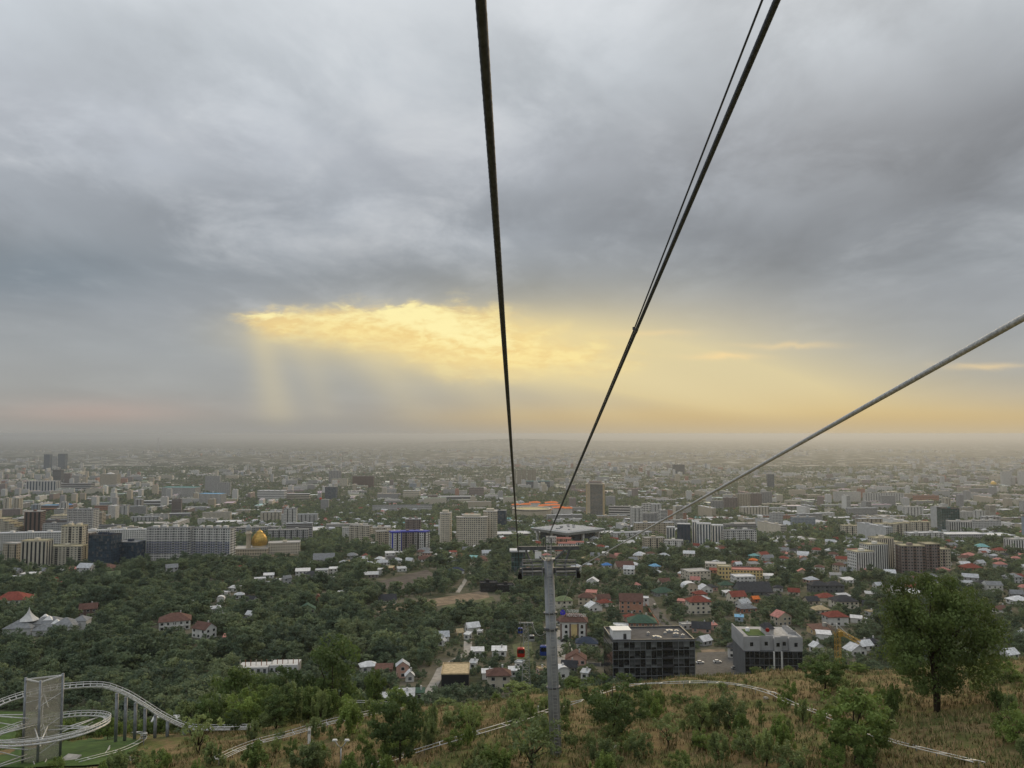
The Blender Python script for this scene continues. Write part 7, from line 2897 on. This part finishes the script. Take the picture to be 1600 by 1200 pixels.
def build_hill_trees():
    for (px, yb, yt, w, key, lb) in HILL:
        g = hit(px, yb)
        if yb > 1199:
            g = hit(px, 1199)
            rr = ray(px, yb)
            g = Vector((rr.x * (g.y - 1.5), g.y - 1.5, float(gz(rr.x * (g.y - 1.5), g.y - 1.5))))
        h = at(px, yt, g.y).z - at(px, yb, g.y).z
        W = w / F * g.y
        nm = 'shrub' if key[0] == 'shrub' else 'tree'
        tree(key, (g.x, g.y, g.z), h, rnd.uniform(0, 6.28), lb, nm, 'trees and shrubs of the dry slope', nm, max(.5, min(1.9, W / h / WIDTH[key[0]])))
        CLEAR.append((g.x, g.y, 2))
    for (px, yt, D, h, w, key, lb) in BROW:
        t = at(px, yt, D)
        z0 = float(gz(t.x, D))
        hh = t.z - z0
        nm = 'shrub' if key[0] == 'shrub' else 'tree'
        W = w / F * D
        tree(key, (t.x, D, z0), hh, rnd.uniform(0, 6.28), lb, nm, 'trees along the brow of the hill', nm, max(.45, min(1.8, W / hh / WIDTH[key[0]])))


build_hill_trees()


def seen(x, y, z):
    """Whether the land leaves that point in sight."""
    t = np.linspace(.05, .985, 70)
    return bool((gz(x * t, y * t) < z * t + .2).all())


SKY_X = [0, 240, 320, 480, 560, 620, 680, 740, 800, 860, 905, 1000, 1060, 1110, 1170, 1230, 1300, 1370, 1420, 1520, 1600]
SKY_Y = [1110, 1120, 1066, 1060, 1072, 1092, 1108, 1100, 1078, 1080, 1070, 1070, 1078, 1080, 1056, 1052, 1052, 1060, 1050, 1040, 1040]


def scatter_shrubs():
    rg = np.random.default_rng(3)
    n = 0
    for _ in range(7000):
        if n >= 230:
            break
        D = rg.uniform(62, 175)
        x = rg.uniform(-.62, .68) * D
        z = float(gz(x, D))
        if D < 112 and rg.random() < .25:
            continue
        if (x + 62) ** 2 + (D - 105) ** 2 < 15 ** 2:
            continue
        h = rg.uniform(1.1, 3.0) if D < 108 else rg.uniform(3.2, 7)
        px, py = project((x, D, z + h))
        pb = project((x, D, z))[1]
        if px < -30 or px > 1630 or py > 1205:
            continue
        if py < np.interp(px, SKY_X, SKY_Y):
            h2 = h * .6
            px, py = project((x, D, z + h2))
            if py < np.interp(px, SKY_X, SKY_Y):
                continue
            h = h2
        if not seen(x, D, z + h):
            continue
        if D < 112 and any((x - c[0]) ** 2 + (D - c[1]) ** 2 < (c[2] + .8) ** 2 for c in CLEAR[-60:]):
            continue
        if 135 < px < 360 and py < 1160 and D < 119:
            continue
        if abs(px - 862) < 24 and D < 78:
            continue
        if px > 1390 and px < 1570 and py > 1060 and D < 90:
            continue
        big = D > 112
        key = ('hill', int(rg.integers(4))) if big and rg.random() < .6 else ('shrub', int(rg.integers(4)))
        nm = 'tree' if key[0] == 'hill' else 'shrub'
        o = tree(key, (x, D, z), h, rg.uniform(0, 6.28), None, nm, 'scrub of the hillside', nm, rg.uniform(.6, 1.1))
        CLEAR.append((x, D, 1.4))
        kind = {'hill': ['leafy green', 'grey green', 'dark green', 'slim green'], 'shrub': ['upright green', 'rounded grey green', 'upright grey green', 'rounded green']}[key[0]][key[1]]
        later_hill.append((o, f'{kind} {nm} ' + ('over the brow' if big else 'on the dry grass'), px, (py + pb) / 2))
        n += 1


later_hill = []
scatter_shrubs()
HMARKS = [(862, 1130, 'pylon mast'), (1465, 1060, 'big hillside tree'), (962, 1110, 'dark spreading tree'), (533, 1180, 'twin armed lamp'), (73, 1120, 'mesh coaster tower'), (1338, 1130, 'leafy tree by the track'),
          (625, 1130, 'dark leafy tree'), (220, 1110, 'coaster hump posts'), (525, 1050, 'tall slender tree'), (1022, 1060, 'dark glass office'), (1208, 1045, 'roof garden building'), (375, 1090, 'broad tree by the station')]


def wood_places():
    """Trees of the valley and the city: (x, y, height)."""
    rg = np.random.default_rng(9)
    tk = np.array(CLEAR)
    cell = 60.0
    hashd = {}
    for i, (x, y, r) in enumerate(tk):
        R_ = r + 5
        for a in range(int((x - R_) // cell), int((x + R_) // cell) + 1):
            for b in range(int((y - R_) // cell), int((y + R_) // cell) + 1):
                hashd.setdefault((a, b), []).append(i)
    out = []
    for (d0, d1, dens) in ((121, 175, 1 / 34), (175, 330, 1 / 60), (330, 620, 1 / 62), (620, 1000, 1 / 80), (1000, 1600, 1 / 105), (1600, 2600, 1 / 170), (2600, 4200, 1 / 350), (4200, 7500, 1 / 1000)):
        w = .80
        area = w * (d1 ** 2 - d0 ** 2)
        N = int(area * dens)
        Ds = np.sqrt(rg.uniform(d0 * d0, d1 * d1, N))
        xs = rg.uniform(-w, w, N) * Ds
        rr = rg.random(N)
        hs = rg.normal(0, 1, N)
        for D, x, r, hz in zip(Ds, xs, rr, hs):
            if D < 175 and (x > -.30 * D):
                continue
            a, b = int(x // cell), int(D // cell)
            ok = True
            rad = 3.2
            for i in hashd.get((a, b), ()):
                c = tk[i]
                if (x - c[0]) ** 2 + (D - c[1]) ** 2 < (c[2] + rad) ** 2:
                    ok = False
                    break
            if not ok:
                continue
            if D > 1250:      # city: green quarters and thinner streets
                q = math.sin(x * .0021 + 1.7) * math.sin(D * .0016 + .6) + .6 * math.sin(x * .005 + D * .003)
                if q > .2 and r > .55:
                    continue
            base = 8.2 if D < 1000 else 9.0
            h = max(3.6, base + 2.4 * hz)
            if D < 1000 and math.sin(x * .013 + D * .02) > .5:
                h *= 1.2
            h *= .82 + .36 * (.5 + .5 * math.sin(x * .031 + 2 * math.sin(D * .012)) * math.sin(D * .027))
            if x > -.05 * D and D < 1000:
                h *= .84
                if r < .22:
                    continue
            out.append((x, D, h))
    # hedges and fruit trees of the gardens, low enough not to hide the houses
    ft = np.array(FOOT)
    h2 = {}
    for i, (x, y, r) in enumerate(ft):
        for a in range(int((x - r - 3) // cell), int((x + r + 3) // cell) + 1):
            for b in range(int((y - r - 3) // cell), int((y + r + 3) // cell) + 1):
                h2.setdefault((a, b), []).append(i)
    for k in range(12000):
        D = math.sqrt(rg.uniform(290 ** 2, 1000 ** 2 if k < 8000 else 500 ** 2))
        x = rg.uniform(-.72, .72) * D
        hh = rg.uniform(1.8, 4.2)
        if all((x - ft[i][0]) ** 2 + (D - ft[i][1]) ** 2 > (ft[i][2] + .4 * hh) ** 2 for i in h2.get((int(x // cell), int(D // cell)), ())):
            out.append((x, D, hh))
    return out


def scatter_woods():
    W = wood_places()
    W.sort(key=lambda t: t[1])
    rg = np.random.default_rng(4)
    n = 0
    rest = []
    for (x, D, h) in W:
        z = float(gz(x, D))
        px, py = project((x, D, z + h))
        if n < 290 and D < 620:
            if -20 < px < 1620 and h > 4.3:
                if D < 175:
                    h = min(h, 6.5)
                    py = project((x, D, z + h))[1]
                    if py < np.interp(px, SKY_X, SKY_Y) - 25:
                        continue
                if not seen(x, D, z + h * .9) or (D < 300 and py > 1190):
                    continue
                i = int(rg.integers(5))
                # only every other one shows large enough to be told apart
                o = tree(('wood', i), (x, D, z - .2), h, rg.uniform(0, 6.28), None, 'tree', 'broadleaf trees of the wooded valley', 'tree', rg.uniform(1.0, 1.35))
                later(o, ['rounded green', 'rounded olive', 'wide dark green', 'bushy green', 'slender dark'][i] + ' valley tree', px, py + 5)
                n += 1
                continue
        rest.append((x, D, z - .2, h))
    return rest


REST = scatter_woods()


def wood_mass():
    """All farther trees: points that carry whole trees by geometry nodes, one object of kind stuff."""
    rg = np.random.default_rng(8)
    tcol = bpy.data.collections.new('crown_templates')
    far = []
    for i in range(5):
        o = bpy.data.objects.new('crown_%02d' % i, TREES['wood', i][1])
        tcol.objects.link(o)
    for i in range(4):
        cs = crown_centers(('round', 'wide', 'tall', 'bush')[i], 8, rg)
        q = clump_leaves(cs, np.full(8, .19), 9, .26, rg)
        o = bpy.data.objects.new('crown_%02d' % (5 + i), quads_mesh('far_crown', q, LEAF[('wood', 'wood3', 'wood3', 'wood2')[i]]))
        tcol.objects.link(o)
    pts = np.array(REST)
    n = len(pts)
    me = bpy.data.meshes.new('woodland')
    me.vertices.add(n)
    me.vertices.foreach_set('co', pts[:, :3].astype(np.float32).ravel())
    idx = np.where(pts[:, 1] < 1100, rg.integers(0, 5, n), 5 + rg.choice(4, n, p=[.3, .25, .15, .3]))
    a = me.attributes.new('pick', 'INT', 'POINT')
    a.data.foreach_set('value', idx.astype(np.int32))
    a = me.attributes.new('size', 'FLOAT_VECTOR', 'POINT')
    wd = pts[:, 3] * rg.uniform(1.0, 1.4, n)
    pts[:, 3] *= np.where(idx == 4, 1.35, 1.0)
    sv = np.stack([wd, wd, pts[:, 3]], 1).astype(np.float32)
    a.data.foreach_set('vector', sv.ravel())
    a = me.attributes.new('turn', 'FLOAT_VECTOR', 'POINT')
    tv = np.zeros((n, 3), np.float32)
    tv[:, 2] = rg.uniform(0, 6.28, n)
    a.data.foreach_set('vector', tv.ravel())
    o = link('woodland', me)
    ng = bpy.data.node_groups.new('woodland', 'GeometryNodeTree')
    ng.interface.new_socket('Geometry', in_out='INPUT', socket_type='NodeSocketGeometry')
    ng.interface.new_socket('Geometry', in_out='OUTPUT', socket_type='NodeSocketGeometry')
    N, Lk = ng.nodes, ng.links
    gi, go = N.new('NodeGroupInput'), N.new('NodeGroupOutput')
    ci = N.new('GeometryNodeCollectionInfo')
    ci.inputs['Collection'].default_value = tcol
    ci.inputs['Separate Children'].default_value = True
    ci.inputs['Reset Children'].default_value = True
    ip = N.new('GeometryNodeInstanceOnPoints')
    ip.inputs['Pick Instance'].default_value = True

    def attr(nm, t):
        k = N.new('GeometryNodeInputNamedAttribute')
        k.data_type = t
        k.inputs['Name'].default_value = nm
        return k.outputs['Attribute']
    Lk.new(gi.outputs[0], ip.inputs['Points'])
    Lk.new(ci.outputs[0], ip.inputs['Instance'])
    Lk.new(attr('pick', 'INT'), ip.inputs['Instance Index'])
    er = N.new('FunctionNodeEulerToRotation')
    Lk.new(attr('turn', 'FLOAT_VECTOR'), er.inputs[0])
    Lk.new(er.outputs[0], ip.inputs['Rotation'])
    Lk.new(attr('size', 'FLOAT_VECTOR'), ip.inputs['Scale'])
    Lk.new(ip.outputs[0], go.inputs[0])
    md = o.modifiers.new('woodland', 'NODES')
    md.node_group = ng
    tag(o, 'continuous dark woodland and street trees filling the valley and city', None, kind='stuff')
    print('WOOD', n)


wood_mass()


# ---- dry grass of the slope
def dry_grass():
    rg = np.random.default_rng(6)
    n = 26000
    D = 56 + 72 * rg.random(n) ** 1.15
    x = rg.uniform(-.70, .72, n) * D
    z = gz(x, D)
    m = .5 + .5 * np.sin(x * .35 + np.sin(D * .2) * 2) * np.sin(D * .31 + x * .11)
    keep = (rg.random(n) < .35 + .65 * m) & (((x + 62) ** 2 + (D - 107) ** 2) > 17 ** 2)
    x, D, z = x[keep], D[keep], z[keep]
    n = len(x)
    q, mi = [], []
    for b in range(5):
        an = rg.uniform(0, 6.28, n)
        h = rg.uniform(.18, .55, n)
        ln = rg.uniform(.1, .4, n)
        w = rg.uniform(.03, .07, n)
        ox, oy = rg.normal(0, .16, n), rg.normal(0, .16, n)
        bx, by = x + ox, D + oy
        ux, uy = np.cos(an), np.sin(an)
        p0 = np.stack([bx - uy * w, by + ux * w, z - .04], 1)
        p1 = np.stack([bx + uy * w, by - ux * w, z - .04], 1)
        p2 = np.stack([bx + ux * ln + uy * w * .3, by + uy * ln - ux * w * .3, z + h], 1)
        p3 = np.stack([bx + ux * ln - uy * w * .3, by + uy * ln + ux * w * .3, z + h], 1)
        q.append(np.stack([p0, p1, p2, p3], 1))
        g = .5 + .5 * np.sin(x * .21 + 1.5) * np.sin(D * .17 + .4)
        mi.append(np.where(rg.random(n) < .25 + g * .6, 1, 0))
    me = quads_mesh('dry_grass', np.concatenate(q), [material('straw', (.27, .205, .10), .9, .35, .4), material('green_grass', (.12, .135, .045), .9, .3, .4)], np.concatenate(mi))
    o = link('dry_grass', me)
    tag(o, 'dry straw coloured grass tufts covering the near slope', None, kind='stuff')


dry_grass()


# ---- boulders and bits on the slope
def rocks():
    mb_m = material('pale_rock', (.36, .33, .29), .95, .3, 2, bump=.4)
    for (px, py, s, lb) in ((203, 1188, .55, 'pale stone at the lawn edge under the coaster posts'), (1197, 1092, .35, 'pale stone beside the coaster track at the brow'), (960, 1168, .3, 'small pale stone on the slope under the dark tree')):
        g = hit(px, py)
        bm = bmesh.new()
        bmesh.ops.create_icosphere(bm, subdivisions=2, radius=s)
        for v in bm.verts:
            v.co *= 1 + .25 * math.sin(v.co.x * 7 + px) * math.cos(v.co.y * 9)
            v.co.z *= .6
        me = bpy.data.meshes.new('stone')
        bm.to_mesh(me)
        bm.free()
        me.materials.append(mb_m)
        o = link('stone', me)
        o.location = g + Vector((0, 0, s * .2))
        tag(o, lb, 'stone', 'stones on the slope')


rocks()

settle_labels()
byk = {}
for o, ph, px, py in later_hill:
    d, mk = min((math.hypot(px - mx, (py - my) * 1.3), nm) for mx, my, nm in HMARKS)
    byk.setdefault((ph, mk), []).append((d, o))
for (ph, mk), l in byk.items():
    l.sort(key=lambda t: t[0])
    for i, (d, o) in enumerate(l):
        o['label'] = f'{ph} near the {mk}' if len(l) == 1 else f'{ph}, {ORD[min(i, 15)]}nearest the {mk}'
